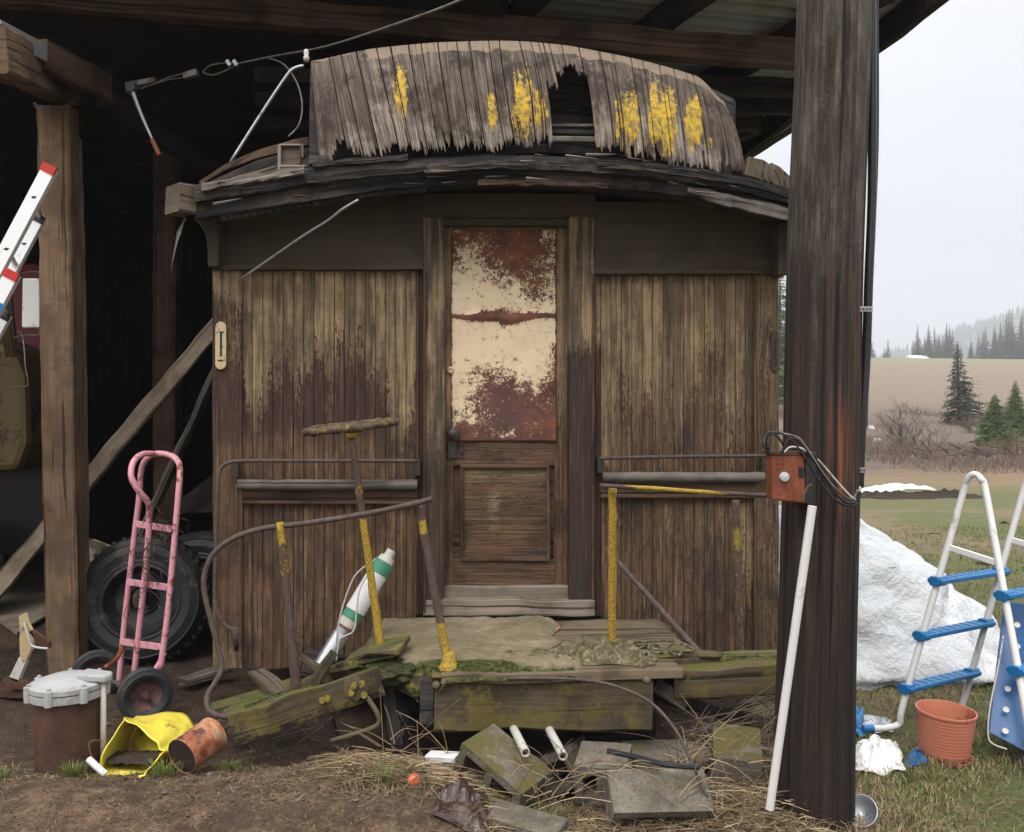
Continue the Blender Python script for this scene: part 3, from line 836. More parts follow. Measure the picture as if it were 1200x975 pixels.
# ================================================================ SHED
shed = thing('pole_shed', 'dark open fronted pole shed with corrugated metal roof sheltering the old caboose', 'shed', (0, 6, 0))
def roof_z(x, y): return 3.66 + (2.25 - x) * .10 + 0.0 * y
EV0 = Vector((2.25, 4.5, 3.7)); EVd = Vector((-.12, 1, 0)).normalized()
def eave_x(y): return 2.14 - .10 * (y - 4.5)
mb = MB()
nr = 190
def roof_fn(u, v):
    y = 4.2 + v * 8.8
    xr = eave_x(y); x = xr + (-8.5 - xr) * u
    return Vector((x, y, roof_z(x, y) + .05 + .022 * max(0, math.sin(v * 8.8 / .19 * 2 * math.pi)) ** 2 + .004 * math.sin(v * 8.8 / .19 * 6 * math.pi)))
mb.grid(roof_fn, 3, 900)
o = mb.build('roof_sheet', MT['tin'], shed, smooth=False)
sd_ = o.modifiers.new('thick', 'SOLIDIFY'); sd_.thickness = .002
# purlins seen from below
pd = Vector((-.42, 1, 0))
for i in range(11):
    x0 = 3.05 - i * .78
    a_ = Vector((x0 - .38, 4.25, 0)); b_ = a_ + pd * 8.3
    if a_.x > eave_x(4.25) - .08: 
        tt = (a_.x - eave_x(4.25) + .1) / .30; a_ = a_ + pd * tt
    a_.z = roof_z(a_.x, a_.y) - .045; b_.z = roof_z(b_.x, b_.y) - .045
    mb = MB(); mb.timber(a_, b_, .07, .15, amp=.004); mb.build('rafter', MT['shed_beam'], shed)
# eave board
mb = MB(); a_ = Vector((eave_x(4.2) - .03, 4.2, roof_z(2.25, 0) - .02)); b_ = Vector((eave_x(12.8) - .03, 12.8, roof_z(eave_x(12.8), 0) - .02))
mb.timber(a_, b_, .05, .17, amp=.008); mb.build('eave_board', MT['shed_beam'], shed)
# beams across
def cross(px0, py0, px1, py1, Y0, Y1, h, w, mat='shed_beam', nm='beam'):
    mb = MB(); mb.timber(P(px0, py0, Y0), P(px1, py1, Y1), w, h, amp=.006, seg=40); return mb.build(nm, MT[mat], shed)
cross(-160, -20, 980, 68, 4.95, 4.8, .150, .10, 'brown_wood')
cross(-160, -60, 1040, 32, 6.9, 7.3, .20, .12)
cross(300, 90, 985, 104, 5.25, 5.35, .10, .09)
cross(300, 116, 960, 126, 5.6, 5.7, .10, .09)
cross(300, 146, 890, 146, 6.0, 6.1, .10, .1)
# brace at right rear, seen against the sky
mb = MB(); mb.timber(P(852, 190, 7.0), P(960, 118, 6.6), .10, .16, amp=.006); mb.build('brace', MT['shed_beam'], shed)
# left front post and its sister board
mb = MB(); mb.timber(P(79, 800, 4.95) * 1, P(68, 128, 4.95), .19, .13, amp=.004, up=(0, 1, 0)); mb.build('post', MT['shed_post'], shed, label='tan sawn timber post')
mb = MB(); mb.timber(P(99, 800, 5.06), P(88, 160, 5.06), .035, .12, amp=.003, up=(0, 1, 0)); mb.build('post_board', MT['brace'], shed)
# boards added under the left part of the roof to keep it dark
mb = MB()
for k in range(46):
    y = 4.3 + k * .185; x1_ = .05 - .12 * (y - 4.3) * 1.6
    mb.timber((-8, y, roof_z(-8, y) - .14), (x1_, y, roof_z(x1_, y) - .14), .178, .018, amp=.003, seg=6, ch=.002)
mb.build('added_dark_boards', MT['shed_beam'], shed)
# inner posts
mb = MB(); a_ = P(197, 600, 7.2); mb.timber((a_.x, 7.2, 0), (a_.x, 7.2, 3.7), .19, .19, amp=.004); mb.build('post', MT['brown_wood'], shed)
for X_, Y_ in ((-5.5, 5.0), (-5.5, 9), (2.0, 9.5), (-2.6, 11.5)):
    mb = MB(); mb.timber((X_, Y_, 0), (X_, Y_, roof_z(X_, Y_)-.1), .19, .19, amp=.004); mb.build('post', MT['brown_wood'], shed)
# left header coming towards the viewer, angled tie and dark plate
mb = MB(); mb.timber(P(-12, 56, 4.02), P(78, 100, 5.12), .15, .22, amp=.005); mb.build('header', MT['shed_post'], shed)
mb = MB(); mb.timber(P(50, 64, 4.5), P(126, 104, 5.0), .06, .16, amp=.004, up=(0, .1, 1)); mb.build('tie', MT['brown_wood'], shed)
mb = MB(); mb.timber(P(0, 34, 4.2), P(54, 62, 4.47), .012, .09, amp=0, ch=.001); mb.build('metal_plate', MT['galv'], shed)
mb = MB(); mb.timber(P(118, 112, 5.1), P(255, 205, 6.4), .05, .14, amp=.004); mb.build('tie', MT['shed_beam'], shed)
# long diagonal braces leaning behind the post
mb = MB(); mb.timber(P(-25, 715, 5.2), P(262, 372, 5.6), .10, .045, amp=.005, up=(0, 1, 0)); mb.build('diagonal_brace', MT['brace'], shed)
mb = MB(); mb.timber(P(160, 640, 6.0), P(262, 415, 6.3), .04, .10, amp=.005, up=(0, 1, 0)); mb.build('diagonal_brace', MT['belt'], shed)
# walls: boards on back and left
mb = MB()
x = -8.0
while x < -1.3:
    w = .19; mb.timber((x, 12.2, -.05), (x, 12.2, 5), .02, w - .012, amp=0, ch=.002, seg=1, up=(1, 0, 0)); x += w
mb.timber((-8.2, 12.26, 2.4), (2.2, 12.26, 2.4), .04, 5, seg=1, amp=0, ch=0)  # solid backing added so no light leaks between the boards
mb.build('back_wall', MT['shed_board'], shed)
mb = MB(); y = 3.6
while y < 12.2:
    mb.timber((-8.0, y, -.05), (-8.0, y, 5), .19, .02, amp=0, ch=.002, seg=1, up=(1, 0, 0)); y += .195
mb.timber((-8.06, 4.0, 2.4), (-8.06, 12.3, 2.4), .04, 5, seg=1, amp=0, ch=0)  # added slab, shuts out light behind the side boards
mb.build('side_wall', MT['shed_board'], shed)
# big round pole
pl = MB()
pts = [P(952, 990, 3.1), P(956, 800, 3.1), P(962, 560, 3.1), P(967, 300, 3.1), P(976, 60, 3.1), P(980, -160, 3.1)]
pts = spline(pts, 16); n = 40
vs = []; fs = []; uvs = []; cs = []
zz = [0]
for i in range(1, len(pts)): zz.append(zz[-1] + (pts[i] - pts[i-1]).length)
for i, p in enumerate(pts):
    f = i / (len(pts) - 1)
    r0 = .138 - .014 * f + .005 * math.exp(-f * 12)
    for k in range(n):
        th = 2 * math.pi * k / n
        c_, s_ = math.cos(th), math.sin(th)
        e_ = 3.4
        sq = (abs(c_) ** e_ + abs(s_) ** e_) ** (-1 / e_)
        crk = -.010 * max(0, nz(c_ * 7, s_ * 7, zz[i] * .5) ) ** .8
        r_ = r0 * (.55 * sq + .45) * (1 + .03 * nz(c_ * 1.5, s_ * 1.5, zz[i] * 1.1)) + crk
        vs.append(p + Vector((c_ * r_, s_ * r_ * .95, 0)))
        px = 600 + vs[-1].x / vs[-1].y * 1000; py = 487.5 + (H - vs[-1].z) / vs[-1].y * 1000
        red = math.exp(-((px - 984) / 20) ** 2 - ((py - 510) / 85) ** 2) * .50 + .22 * math.exp(-((py - 600) / 150) ** 2)
        grey = .62 * (1 - sm(280, 520, py)) + .15 * math.exp(-((px - 965) / 20) ** 2 - ((py - 410) / 50) ** 2)
        cs.append((red, grey, sm(520, 850, py)))
for i in range(len(pts) - 1):
    for k in range(n):
        k2 = (k + 1) % n
        fs.append([i*n+k, i*n+k2, (i+1)*n+k2, (i+1)*n+k])
        uvs.append([(zz[i], k*.024), (zz[i], (k+1)*.024), (zz[i+1], (k+1)*.024), (zz[i+1], k*.024)])
pl.add(vs, fs, uvs, cs)
def pole_mat():
    m = NM('creosoted pole')
    ob = m.vec('Object', (1, 1, 1), False)
    g1 = m.noise(m.vec('UV', (.7, 34, 1), False), 1, 7, .65, .25); g2 = m.noise(m.vec('UV', (3, 110, 1), False), 1, 4, .7)
    g = m.math('ADD', m.math('MULTIPLY', g1, .6), m.math('MULTIPLY', g2, .4))
    base = m.ramp(g, [(.36, (.006, .005, .004)), (.5, (.030, .018, .013)), (.66, (.10, .058, .038))])
    red = m.ramp(g, [(.33, (.035, .011, .006)), (.5, (.15, .042, .02)), (.66, (.33, .105, .05))])
    c = m.mix(m.step(m.math('ADD', m.att(0), m.math('MULTIPLY', m.math('SUBTRACT', g1, .5), 1.3)), .30, .9), base, red)
    grey = m.ramp(g, [(.3, (.05, .042, .032)), (.5, (.115, .10, .078)), (.7, (.20, .175, .14))])
    gf = m.step(m.math('ADD', m.att(1), m.math('MULTIPLY', m.math('SUBTRACT', m.noise(m.vec('UV', (2.2, 12, 1), False), 1, 7, .75), .5), 1.9)), .45, .95)
    c = m.mix(m.math('MULTIPLY', gf, .85), c, grey)
    lf = m.step(m.math('ADD', m.math('MULTIPLY', m.att(1), .35), m.noise(ob, 45, 7, .8)), .84, .95)
    c = m.mix(m.math('MULTIPLY', lf, .7), c, (.30, .29, .26))
    c = m.mix(m.math('MULTIPLY', m.att(2), .55), c, (.010, .006, .005))
    cr = m.step(m.noise(m.vec('UV', (.35, 30, 1), False), 1, 3, .5, .1), .61, .64)
    c = m.mix(m.math('MULTIPLY', cr, .85), c, (.004, .003, .003))
    m.bump(m.math('ADD', m.math('SUBTRACT', g, cr), m.math('MULTIPLY', m.noise(ob, 38, 6, .8), .8)), 1, .014)
    return m.done(c, m.math('SUBTRACT', .8, m.math('MULTIPLY', m.att(0), .3)), 0, .3)
MT['pole'] = pole_mat()
pl.build('pole', MT['pole'], shed, label='thick dark weathered pole with a red bare patch', smooth=True)

# ================================================================ CABOOSE
cab = thing('caboose', 'derelict wooden railway caboose end with peeling tan paint and ragged cupola roof under the shed', 'caboose', W(580, 800, 0))
def wrect(mb, x0, y0, x1, y1, d, th, vert=None, amp=.0015, col=(0, 0, 0), ch=.004, rag=0):
    xm, ym = (x0 + x1) / 2, (y0 + y1) / 2
    ww = (W(x1, ym, d) - W(x0, ym, d)).length; hh = (W(xm, y0, d) - W(xm, y1, d)).length
    if vert is None: vert = hh > ww
    if vert: a_, b_, wd = W(xm, y1, d), W(xm, y0, d), ww
    else: a_, b_, wd = W(x0, ym, d), W(x1, ym, d), hh
    sh = WN * (th / 2)
    mb.timber(a_ + sh, b_ + sh, wd, th, up=-WN, amp=amp, ch=ch, col=col, rag=rag)
def wpart(name, rects, mat, label=None, smooth=False, **kw):
    mb = MB()
    for r_ in rects: wrect(mb, *r_, **kw)
    return mb.build(name, MT[mat], cab, label=label)
def siding(name, xl, xr, yt, yb, d, nb, pf, bot=None):
    mb = MB(); nzv = 46
    for i in range(nb):
        s0, s1 = i / nb, (i + 1) / nb
        rb = random.random(); off = random.uniform(-.0015, .0015)
        prof = [(0, -.006), (.05, 0), (.5, .0008), (.95, 0), (1, -.006)]
        yb_i = yb + (bot(xl + (xr - xl) * (i + .5) / nb) if bot else 0)
        def fn(u, v):
            q = prof[round(u * 4)]
            px = xl + (xr - xl) * (s0 + (s1 - s0) * q[0]); py = yb_i + (yt - yb_i) * v
            return W(px, py, d + q[1] + off)
        def cf(u, v):
            px = xl + (xr - xl) * (s0 + (s1 - s0) * prof[round(u * 4)][0]); py = yb_i + (yt - yb_i) * v
            return pf(px, py, rb, i)
        hh = (W(xl, yt) - W(xl, yb)).length
        bw = (W(xr, yt) - W(xl, yt)).length / nb
        uo = random.random() * 3
        mb.grid(fn, 4, nzv, cf, lambda u, v: (v * hh + uo, (i + u) * bw))
    return mb.build(name, MT['siding'], cab)
def blob(px, py, cx, cy, rx, ry): return math.exp(-((px - cx) / rx) ** 2 - ((py - cy) / ry) ** 2)
def pf_left(px, py, rb, i):
    edge = 415 + 26 * nz(px * .02, 3) + (-50 * blob(px, 0, 405, 0, 45, 1) + 35 * blob(px, 0, 300, 0, 18, 1) - 40 * blob(px, 0, 330, 0, 22, 1) + 55 * blob(px, 0, 470, 0, 14, 1))
    r_ = 1.10 - sm(edge - 60, edge + 135, py) * 1.02
    r_ += .34 * (rb - .5) * sm(320, 380, py) + .35 * blob(px, py, 470, 470, 14, 60)
    r_ += .28 * (1 - sm(0, 40, abs(py - 615)))*(rb) if py > 560 else 0
    r_ += .25 * blob(px, py, 370, 560, 60, 20)
    g_ = .62 * (1 - sm(470, 560, py)) + .25 * blob(px, py, 470, 680, 40, 90) + .15
    b_ = .55 * blob(px, py, 320, 660, 45, 80) + .4 * blob(px, py, 425, 700, 45, 60) + .3 * blob(px, py, 425, 350, 6, 14)
    b_ += .5 * (rb - .45)
    if py > 700: r_ += .12 + .25 * blob(px, py, 365, 745, 10, 40); b_ -= .3 * sm(730, 780, py)
    return (r_, g_, b_)
def pf_right(px, py, rb, i):
    r_ = 1.08 - sm(365, 560, py) * .62 - .30 * rb * sm(340, 440, py)
    r_ += .45 * blob(px, py, 712, 470, 8, 90) + .35 * blob(px, py, 862, 460, 10, 70) + .3 * blob(px, py, 770, 470, 10, 50)
    r_ -= .35 * blob(px, py, 727, 440, 9, 60) + .3 * blob(px, py, 840, 430, 25, 40) + .4 * blob(px, py, 762, 500, 8, 45)
    if py > 585: r_ = .26 + .26 * rb * (1 - sm(600, 700, py)) + .5 * blob(px, py, 877, 660, 7, 70) + .25 * blob(px, py, 785, 600, 12, 25) * rb
    g_ = .28 + .25 * blob(px, py, 735, 480, 30, 60)
    b_ = .55 * blob(px, py, 783, 360, 12, 60) + .5 * blob(px, py, 805, 510, 14, 28) + .3 * blob(px, py, 875, 400, 12, 80) + .45 * sm(650, 760, py) * blob(px, 0, 880, 0, 60, 1) + .3 * blob(px, py, 735, 690, 30, 40) + .5 * (rb - .45)
    return (r_, g_, b_)
siding('siding_panel', 284, 488, 316, 788, 0, 17, pf_left, bot=lambda x: random.uniform(-7, -4) if x < 405 else -4)
siding('siding_panel', 704, 886, 321, 768, 0, 15, pf_right, bot=lambda x: random.uniform(-4, 2))
# corner posts, stiles, jambs (same paint, plain boards)
def sboard(name, x0, y0, x1, y1, d, th, pf, label=None):
    mb = MB(); wrect(mb, x0, y0, x1, y1, d, th, True, .0015)
    # finer mask along the board
    cs = []
    for p in mb.v:
        px = 600 + p.x / p.y * 1000; py = 487.5 + (H - p.z) / p.y * 1000
        cs.append(pf(px, py))
    mb.c = cs
    return mb.build(name, MT['siding'], cab, label=label)
sboard('corner_post', 249, 312, 284, 783, .018, .08, lambda x, y: (.95 - .8 * sm(320, 370, y) + .45 * blob(x, y, 262, 400, 12, 50) + .5 * blob(x, y, 280, 380, 5, 60) + .5 * sm(700, 780, y), .75 - .5 * sm(470, 560, y), .5 * blob(x, y, 268, 520, 20, 80)))
sboard('corner_post', 886, 322, 913, 768, .018, .08, lambda x, y: (.62 - .2 * sm(400, 500, y), .35, .3))
sboard('stile', 488, 318, 496, 720, .008, .02, lambda x, y: (.2, .7, .35))
sboard('stile', 697, 322, 704, 722, .008, .02, lambda x, y: (.75 - .6 * sm(380, 450, y), .8, .2))
sboard('door_jamb', 496, 248, 521, 718, .045, .1, lambda x, y: (.9 - .7 * sm(460, 600, y) + .2 * sm(540, 560, y) * blob(x, y, 515, 620, 8, 60) - .5 * blob(x, y, 503, 440, 6, 22) - .35 * blob(x, y, 501, 365, 5, 12), .35, .62 - .3 * blob(x, y, 505, 430, 14, 70)))
sboard('door_jamb', 667, 248, 697, 706, .045, .1, lambda x, y: (1.0 - .98 * sm(375, 450, y) + .35 * blob(x, y, 690, 400, 5, 50), 1.0, .58 - .3 * blob(x, y, 680, 360, 14, 30)))
wpart('letterboard', [(243, 228, 496, 312, .03, .03)], 'trim', vert=False)
wpart('letterboard', [(697, 236, 918, 318, .03, .03)], 'trim', vert=False)
wpart('trim_strip', [(249, 309, 496, 316, .045, .05)], 'trim', vert=False)
wpart('trim_strip', [(697, 315, 916, 321, .045, .05)], 'trim', vert=False)
wpart('door_header', [(496, 226, 697, 254, .055, .1), (508, 254, 684, 264, .02, .05)], 'trim', vert=False)
wpart('trim_strip', [(488, 318, 490.5, 720, .02, .02), (496, 316, 499, 718, .06, .02), (694, 320, 697, 706, .06, .02), (884, 322, 887, 765, .03, .02)], 'brown_wood')
# door
door = MB()
dd = -.03
for r_ in ((520, 264, 531, 690, dd, .045), (650, 264, 668, 690, dd, .045)): wrect(door, *r_, vert=True)
for r_ in ((531, 264, 650, 272, dd, .045), (531, 514, 650, 546, dd, .045), (531, 656, 650, 690, dd, .045)): wrect(door, *r_, vert=False)
wrect(door, 520, 264, 540, 690, dd + .0025, .045, vert=True) if False else None
def pf_door(px, py):
    r_ = 1.05 - .85 * sm(440, 540, py) + .35 * blob(px, py, 590, 522, 50, 10) - .4 * blob(px, py, 590, 535, 30, 8)
    return (r_, .12, .15)
door.c = []
for p in door.v:
    px = 600 + p.x / p.y * 1000; py = 487.5 + (H - p.z) / p.y * 1000
    door.c.append(pf_door(px, py))
doorO = door.build('door', MT['siding'], cab, label='panelled end door with rusted metal sheet in its window')
def dchild(name, mb, mat, label=None, **kw): return mb.build(name, MT[mat] if isinstance(mat, str) else mat, doorO, label=label, **kw)
ROWS = [[.3, .2, .15, .1, .2, .85], [.2, .45, .3, .05, .1, .5], [.5, .8, .4, .05, .4, .4], [.8, .9, .7, .6, .25, .6], [.9, .9, .85, .8, .6, .7],
        [.85, .8, .7, .6, .9, .7], [.9, .97, .9, .97, .97, .85], [.95, 1, .9, .95, .95, .5], [.95, .65, .5, .6, .95, .35], [.9, .6, .2, .3, .6, .15],
        [.75, .5, .1, .05, .1, .2], [.55, .5, .2, .2, .1, .2], [.1, .15, .3, .45, .15, .05]]
def rowsamp(u, v):
    x = u * 5; y = v * 12; i = min(4, int(x)); j = min(11, int(y)); fx, fy = x - i, y - j
    return (ROWS[j][i]*(1-fx) + ROWS[j][i+1]*fx)*(1-fy) + (ROWS[j+1][i]*(1-fx) + ROWS[j+1][i+1]*fx)*fy
mb = MB()
def tear(u): return .40 + .015 * math.sin(u * 5 + .5) - .01 * u + .03 * sm(.4, .6, u)
def dp_fn(u, v):
    px = 529 + u * 123; py = 270 + v * 247
    t_ = abs(v - tear(u))
    return W(px, py, dd + .006 + .012 * math.exp(-(t_ / .02) ** 2) * math.sin(math.pi * u) + .004 * nz(u * 4, v * 8) + (.02 * max(0, u - .8 + (v - .9) * 2) if v > .85 else 0))
def dp_c(u, v):
    w_ = .006 + .018 * blob(u, 0, .5, 0, .3, 1)
    c_ = rowsamp(u, v) * .95 - 1.3 * math.exp(-((v - tear(u)) / w_) ** 2) - .5 * (1 if u > .985 or u < .01 or v > .99 else 0)
    if v > .9: c_ *= .6 if (u < .15 + (v - .9) * 1.5 or u > .9 - (v-.9)) else 1
    return (c_, blob(u, v, .45, .85, .35, .15), 0)
mb.grid(dp_fn, 60, 110, dp_c, flip=False)
o = dchild('metal_sheet', mb, 'doorpanel', 'cream enamel sheet rusted red and brown', smooth=True)
sd_ = o.modifiers.new('thick', 'SOLIDIFY'); sd_.thickness = .002; sd_.offset = -1
mb = MB()
for (a1, b1, a2, b2) in ((540, 544, 643, 548.5), (540, 653, 643, 658), ): wrect(mb, a1, b1, a2, b2, dd + .012, .02, vert=False)
for (a1, b1, a2, b2) in ((539, 546, 543, 655), (641, 546, 645, 655)): wrect(mb, a1, b1, a2, b2, dd + .010, .02, vert=True)
dchild('moulding', mb, 'brown_wood')
mb = MB(); 
def pf_pan(px, py): return (.25 + .65 * (1 - sm(548, 572, py)) + .5 * blob(px, py, 578, 600, 8, 25) + .25 * blob(px, py, 605, 580, 40, 20), .1, .35)
mb.grid(lambda u, v: W(541 + u * 102, 656 - v * 110, dd - .012 + .004 * nz(u * 3, v * 3)), 24, 30, lambda u, v: pf_pan(541 + u * 102, 656 - v * 110), lambda u, v: (u * .44 + 3, v * .47))
dchild('lower_panel', mb, 'siding')
mb = MB(); mb.lathe([(0, .0), (.028, .0), (.028, .008), (.012, .012), (.011, .03), (.024, .04), (.026, .052), (.016, .062), (0, .064)], W(531, 508, dd), -WN, 20)
dchild('door_knob', mb, 'dark_iron', smooth=True, auto=40)
mb = MB(); wrect(mb, 524, 517, 535, 537, dd + .012, .012, vert=True, amp=0); mb.lathe([(0, .0), (.012, .0), (.012, .012), (.007, .014), (0, .014)], W(541, 529, dd), -WN, 14)
mb.tube([W(538, 505, dd + .02), W(540, 518, dd + .02), W(541, 529, dd + .02)], .004, 6)
dchild('lock', mb, 'dark_iron')
mb = MB(); mb.lathe([(0, .012), (.004, .012), (.006, .016), (.018, .014), (.020, .006), (.020, 0), (0, 0)], W(528, 434, dd), -WN, 20)
dchild('keyhole_cover', mb, 'brass', smooth=True)
wpart('kick_board', [(520, 687, 668, 702, .0, .04)], 'sill', vert=False, amp=.004)
wpart('door_sill', [(519, 703, 697, 722, .075, .1)], 'sill', vert=False, amp=.005)
wpart('door_sill', [(496, 704, 519, 722, .05, .08)], 'sill', vert=False, amp=.005)
# belt rails
for (x0, x1, ya, yb_) in ((279, 489, 562, 574), (706, 895, 553, 565)):
    mb = MB(); ym = (ya + yb_) / 2
    a_, b_ = W(x0, ym, .05), W(x1, ym - 0, .05); mb.tube([a_.lerp(b_, i / 30) + Vector((0, 0, .003 * nz(i * .4, ya))) for i in range(31)], .026, 10, wob=.12)
    mb.build('belt_rail', MT['belt'], cab, smooth=True)
wpart('belt_board', [(284, 575, 488, 587, .028, .03)], 'brown_wood', vert=False)
wpart('belt_board', [(704, 567, 886, 579, .028, .03)], 'brown_wood', vert=False)
wpart('trim_strip', [(284, 587, 486, 591, .035, .03)], 'brown_wood', vert=False)
wpart('trim_strip', [(704, 579, 886, 584, .035, .03)], 'brown_wood', vert=False)
# iron corner brackets of the belt rail, grab irons
for (px, py) in ((276, 550), (489, 548), (704, 545), (897, 545)):
    wpart('rail_bracket', [(px - 4, py - 9, px + 4, py + 9, .055, .05)], 'dark_iron', vert=True)
mb = MB(); mb.tube([W(490, 540, .1), W(430, 540, .1), W(350, 540, .1), W(285, 540, .1), W(266, 543, .1), W(257, 553, .1), W(255, 575, .1), W(253, 640, .1), W(252, 700, .1), W(257, 722, .1), W(266, 734, .1), W(276, 738, .1)], .009, 8, smooth=5)
mb.tube([W(276, 736, .1), W(277, 762, .06)], (.016, .012), 8); mb.build('grab_iron', MT['rail_rust'], cab, smooth=True)
mb = MB(); mb.tube([W(703, 537, .08), W(800, 535, .08), W(898, 534, .08)], .009, 8, smooth=4); mb.build('grab_iron', MT['rail_rust'], cab, smooth=True)
# lamp brackets (slotted plates) at corners
def slotplate(px, py, w, h, label, mat='brass'):
    mb = MB(); d = .03; poly = []
    for k in range(24):
        th = 2 * math.pi * k / 24; c_, s_ = math.cos(th), math.sin(th)
        poly.append(W(px + w * c_, py + (h - w) * (1 if s_ > 0 else -1) * (1 if abs(s_) > .01 else 0) + w * s_, d))
    mb.prism(poly, WN * .012)
    o = mb.build('pull_plate', MT[mat], cab, label=label, bevel=.002)
    mb = MB()
    mb.timber(W(px + .5, py - h * .55, d), W(px + .5, py + h * .45, d), .010, .004, up=WN, amp=0); mb.timber(W(px - 3, py + h * .62, d), W(px + 3, py + h * .62, d), .007, .004, up=WN, amp=0)
    mb.timber(W(px - 1, py - h * .56, d), W(px + 4, py - h * .56, d), .007, .004, up=WN, amp=0)
    mb.build('slot', MT['black'], o)
slotplate(258.5, 405, 6.5, 28, 'cream oblong recessed pull plate with a slot')
slotplate(908, 411, 4.0, 24, 'dull oblong pull plate at the right corner', 'trim')
# corbel at left top corner
mb = MB(); prof = [(243, 312), (243, 292), (241, 275), (233, 262), (226, 256), (256, 250), (256, 312)]
mb.prism([W(x, y, .12) for x, y in prof], WN * .16); mb.build('corbel', MT['trim'], cab, bevel=.006)
mb = MB(); prof = [(912, 322), (912, 262), (932, 256), (927, 275), (924, 322)]
mb.prism([W(x, y, .12) for x, y in prof], WN * .16); mb.build('corbel', MT['trim'], cab, bevel=.006)
# body shell
mb = MB()
bz0, bz1 = .30, 2.5
for px in (251, 911):
    a_ = W(px, 500, -.04); sgn = 1 if px < 600 else -1
    for k in range(36):
        q = a_ + WN * (.1 + k * .19) + WU * (.02 * sgn)
        mb.timber(Vector((q.x, q.y, bz0)), Vector((q.x, q.y, bz1)), .185, .03, up=WU, amp=0, seg=1)
a_ = W(251, 500, -.07); b_ = W(911, 500, -.07)
mb.timber(Vector((a_.x, a_.y, 1.4)), Vector((b_.x, b_.y, 1.4)), 2.2, .03, up=WN, seg=1, amp=0, ch=0, side=(0, 0, 1))
c_ = WN * 6.9
mb.timber(Vector((a_.x, a_.y, 1.4)) + c_, Vector((b_.x, b_.y, 1.4)) + c_, 2.2, .03, up=WN, seg=1, amp=0, ch=0, side=(0, 0, 1))
mb.build('body_shell', MT['brown_wood'], cab)
mb = MB(); m0 = (a_ + b_) / 2
mb.timber(Vector((m0.x, m0.y, .36)) + WN * .02, Vector((m0.x, m0.y, .36)) + c_, 2.7, .16, seg=1, amp=0)  # black block put in to keep the space below the floor dark
for q in (.12, 1.2): mb.timber(Vector((m0.x - .6, m0.y - .2, .24)) + WN * q, Vector((m0.x + .6, m0.y - .2, .24)) + WN * q, .2, .2, seg=4, amp=.004)
mb.build('underframe', MT['black_wood'], cab)
# arched roof
def curve(pts, x):
    if x <= pts[0][0]: return pts[0][1]
    for (x0, y0), (x1, y1) in zip(pts, pts[1:]):
        if x <= x1: 
            t = (x - x0) / (x1 - x0); return y0 + (y1 - y0) * t
    return pts[-1][1]
def smc(pts, x, k=14): return (curve(pts, x - k) + curve(pts, x) * 2 + curve(pts, x + k)) / 4
LOW = [(226, 257), (330, 241), (422, 225), (485, 219), (580, 215), (650, 216), (718, 220), (810, 230), (926, 256), (960, 268)]
UP = [(226, 218), (358, 195), (469, 186), (580, 181), (700, 184), (790, 194), (875, 207), (926, 221), (960, 232)]
MID = [(x, smc(LOW, x) * .52 + smc(UP, x) * .48) for x in range(226, 962, 20)]
def strip(mb, A, B, th, amp=.004, inw=WN):
    n = len(A); vs = []; so = random.random() * 40
    for i in range(n):
        a_, b_ = A[i], B[i]
        e1 = Vector((0, 0, amp * 2 * nz(i * .5, so))); e2 = Vector((0, 0, amp * 2 * nz(i * .45, so + 5)))
        dpt = -inw * (amp * 1.5 * nz(i * .3, so + 9))
        ring = [a_ + e1, a_.lerp(b_, .33) + dpt, a_.lerp(b_, .66) - dpt, b_ + e2, b_ + e2 + inw * th, a_ + e1 + inw * th]
        vs += ring
    fs = []; uvs = []; acc = 0; wd = (B[n//2] - A[n//2]).length
    P_ = [0, wd*.33, wd*.66, wd, wd + th, wd*2 + th, wd*2 + 2*th]
    for i in range(n-1):
        l = (A[i+1] - A[i]).length
        for k in range(6):
            k2 = (k+1) % 6
            fs.append([i*6+k, (i+1)*6+k, (i+1)*6+k2, i*6+k2]); uvs.append([(acc+so, P_[k]), (acc+l+so, P_[k]), (acc+l+so, P_[k+1]), (acc+so, P_[k+1])])
        acc += l
    fs.append([0, 1, 2, 3, 4, 5]); uvs.append([(0, 0)] * 6); fs.append([(n-1)*6+k for k in range(5, -1, -1)]); uvs.append([(0, 0)] * 6)
    mb.add(vs, fs, uvs)
XS = list(range(228, 962, 10))
roof = MB()
poly = [W(x, smc(LOW, x) - 4, .24) for x in XS] + [W(x, smc(UP, x) + 5, .24) for x in XS[::-1]]
strip(roof, [W(x, smc(LOW, x) - 6, .24) for x in XS], [W(x, smc(UP, x) + 5, .24) for x in XS], 7.0, 0.0)
roofO = roof.build('roof', MT['black_wood'], cab)
def fascia(name, lo, up, d, th, mat='black_wood', amp=.005, xs=XS):
    mb = MB(); strip(mb, [W(x, lo(x), d) for x in xs], [W(x, up(x), d) for x in xs], th, amp)
    return mb.build(name, MT[mat], roofO)
fascia('fascia_board', lambda x: smc(LOW, x), lambda x: smc(MID, x), .30, .04)
fascia('fascia_board', lambda x: smc(MID, x) - 1, lambda x: smc(UP, x), .335, .05)
fascia('fascia_board', lambda x: smc(UP, x) + 7, lambda x: smc(UP, x) - 1, .36, .03, xs=list(range(236, 360, 8)), mat='grey_wood')
fascia('fascia_board', lambda x: smc(UP, x) + 16, lambda x: smc(UP, x) + 6, .36, .02, xs=list(range(500, 630, 8)), mat='black_wood')
fascia('fascia_board', lambda x: smc(UP, x) + 1, lambda x: smc(UP, x) - 5, .35, .02, xs=list(range(366, 480, 8)), mat='black_wood')
fascia('fascia_board', lambda x: smc(LOW, x) + 1 if x > 830 else smc(LOW, x) - (830 - x) * .25, lambda x: smc(LOW, x) - 13 if x > 830 else smc(LOW, x) - 13 + (830 - x) * .1, .33, .02, xs=list(range(806, 962, 8)), mat='grey_wood')
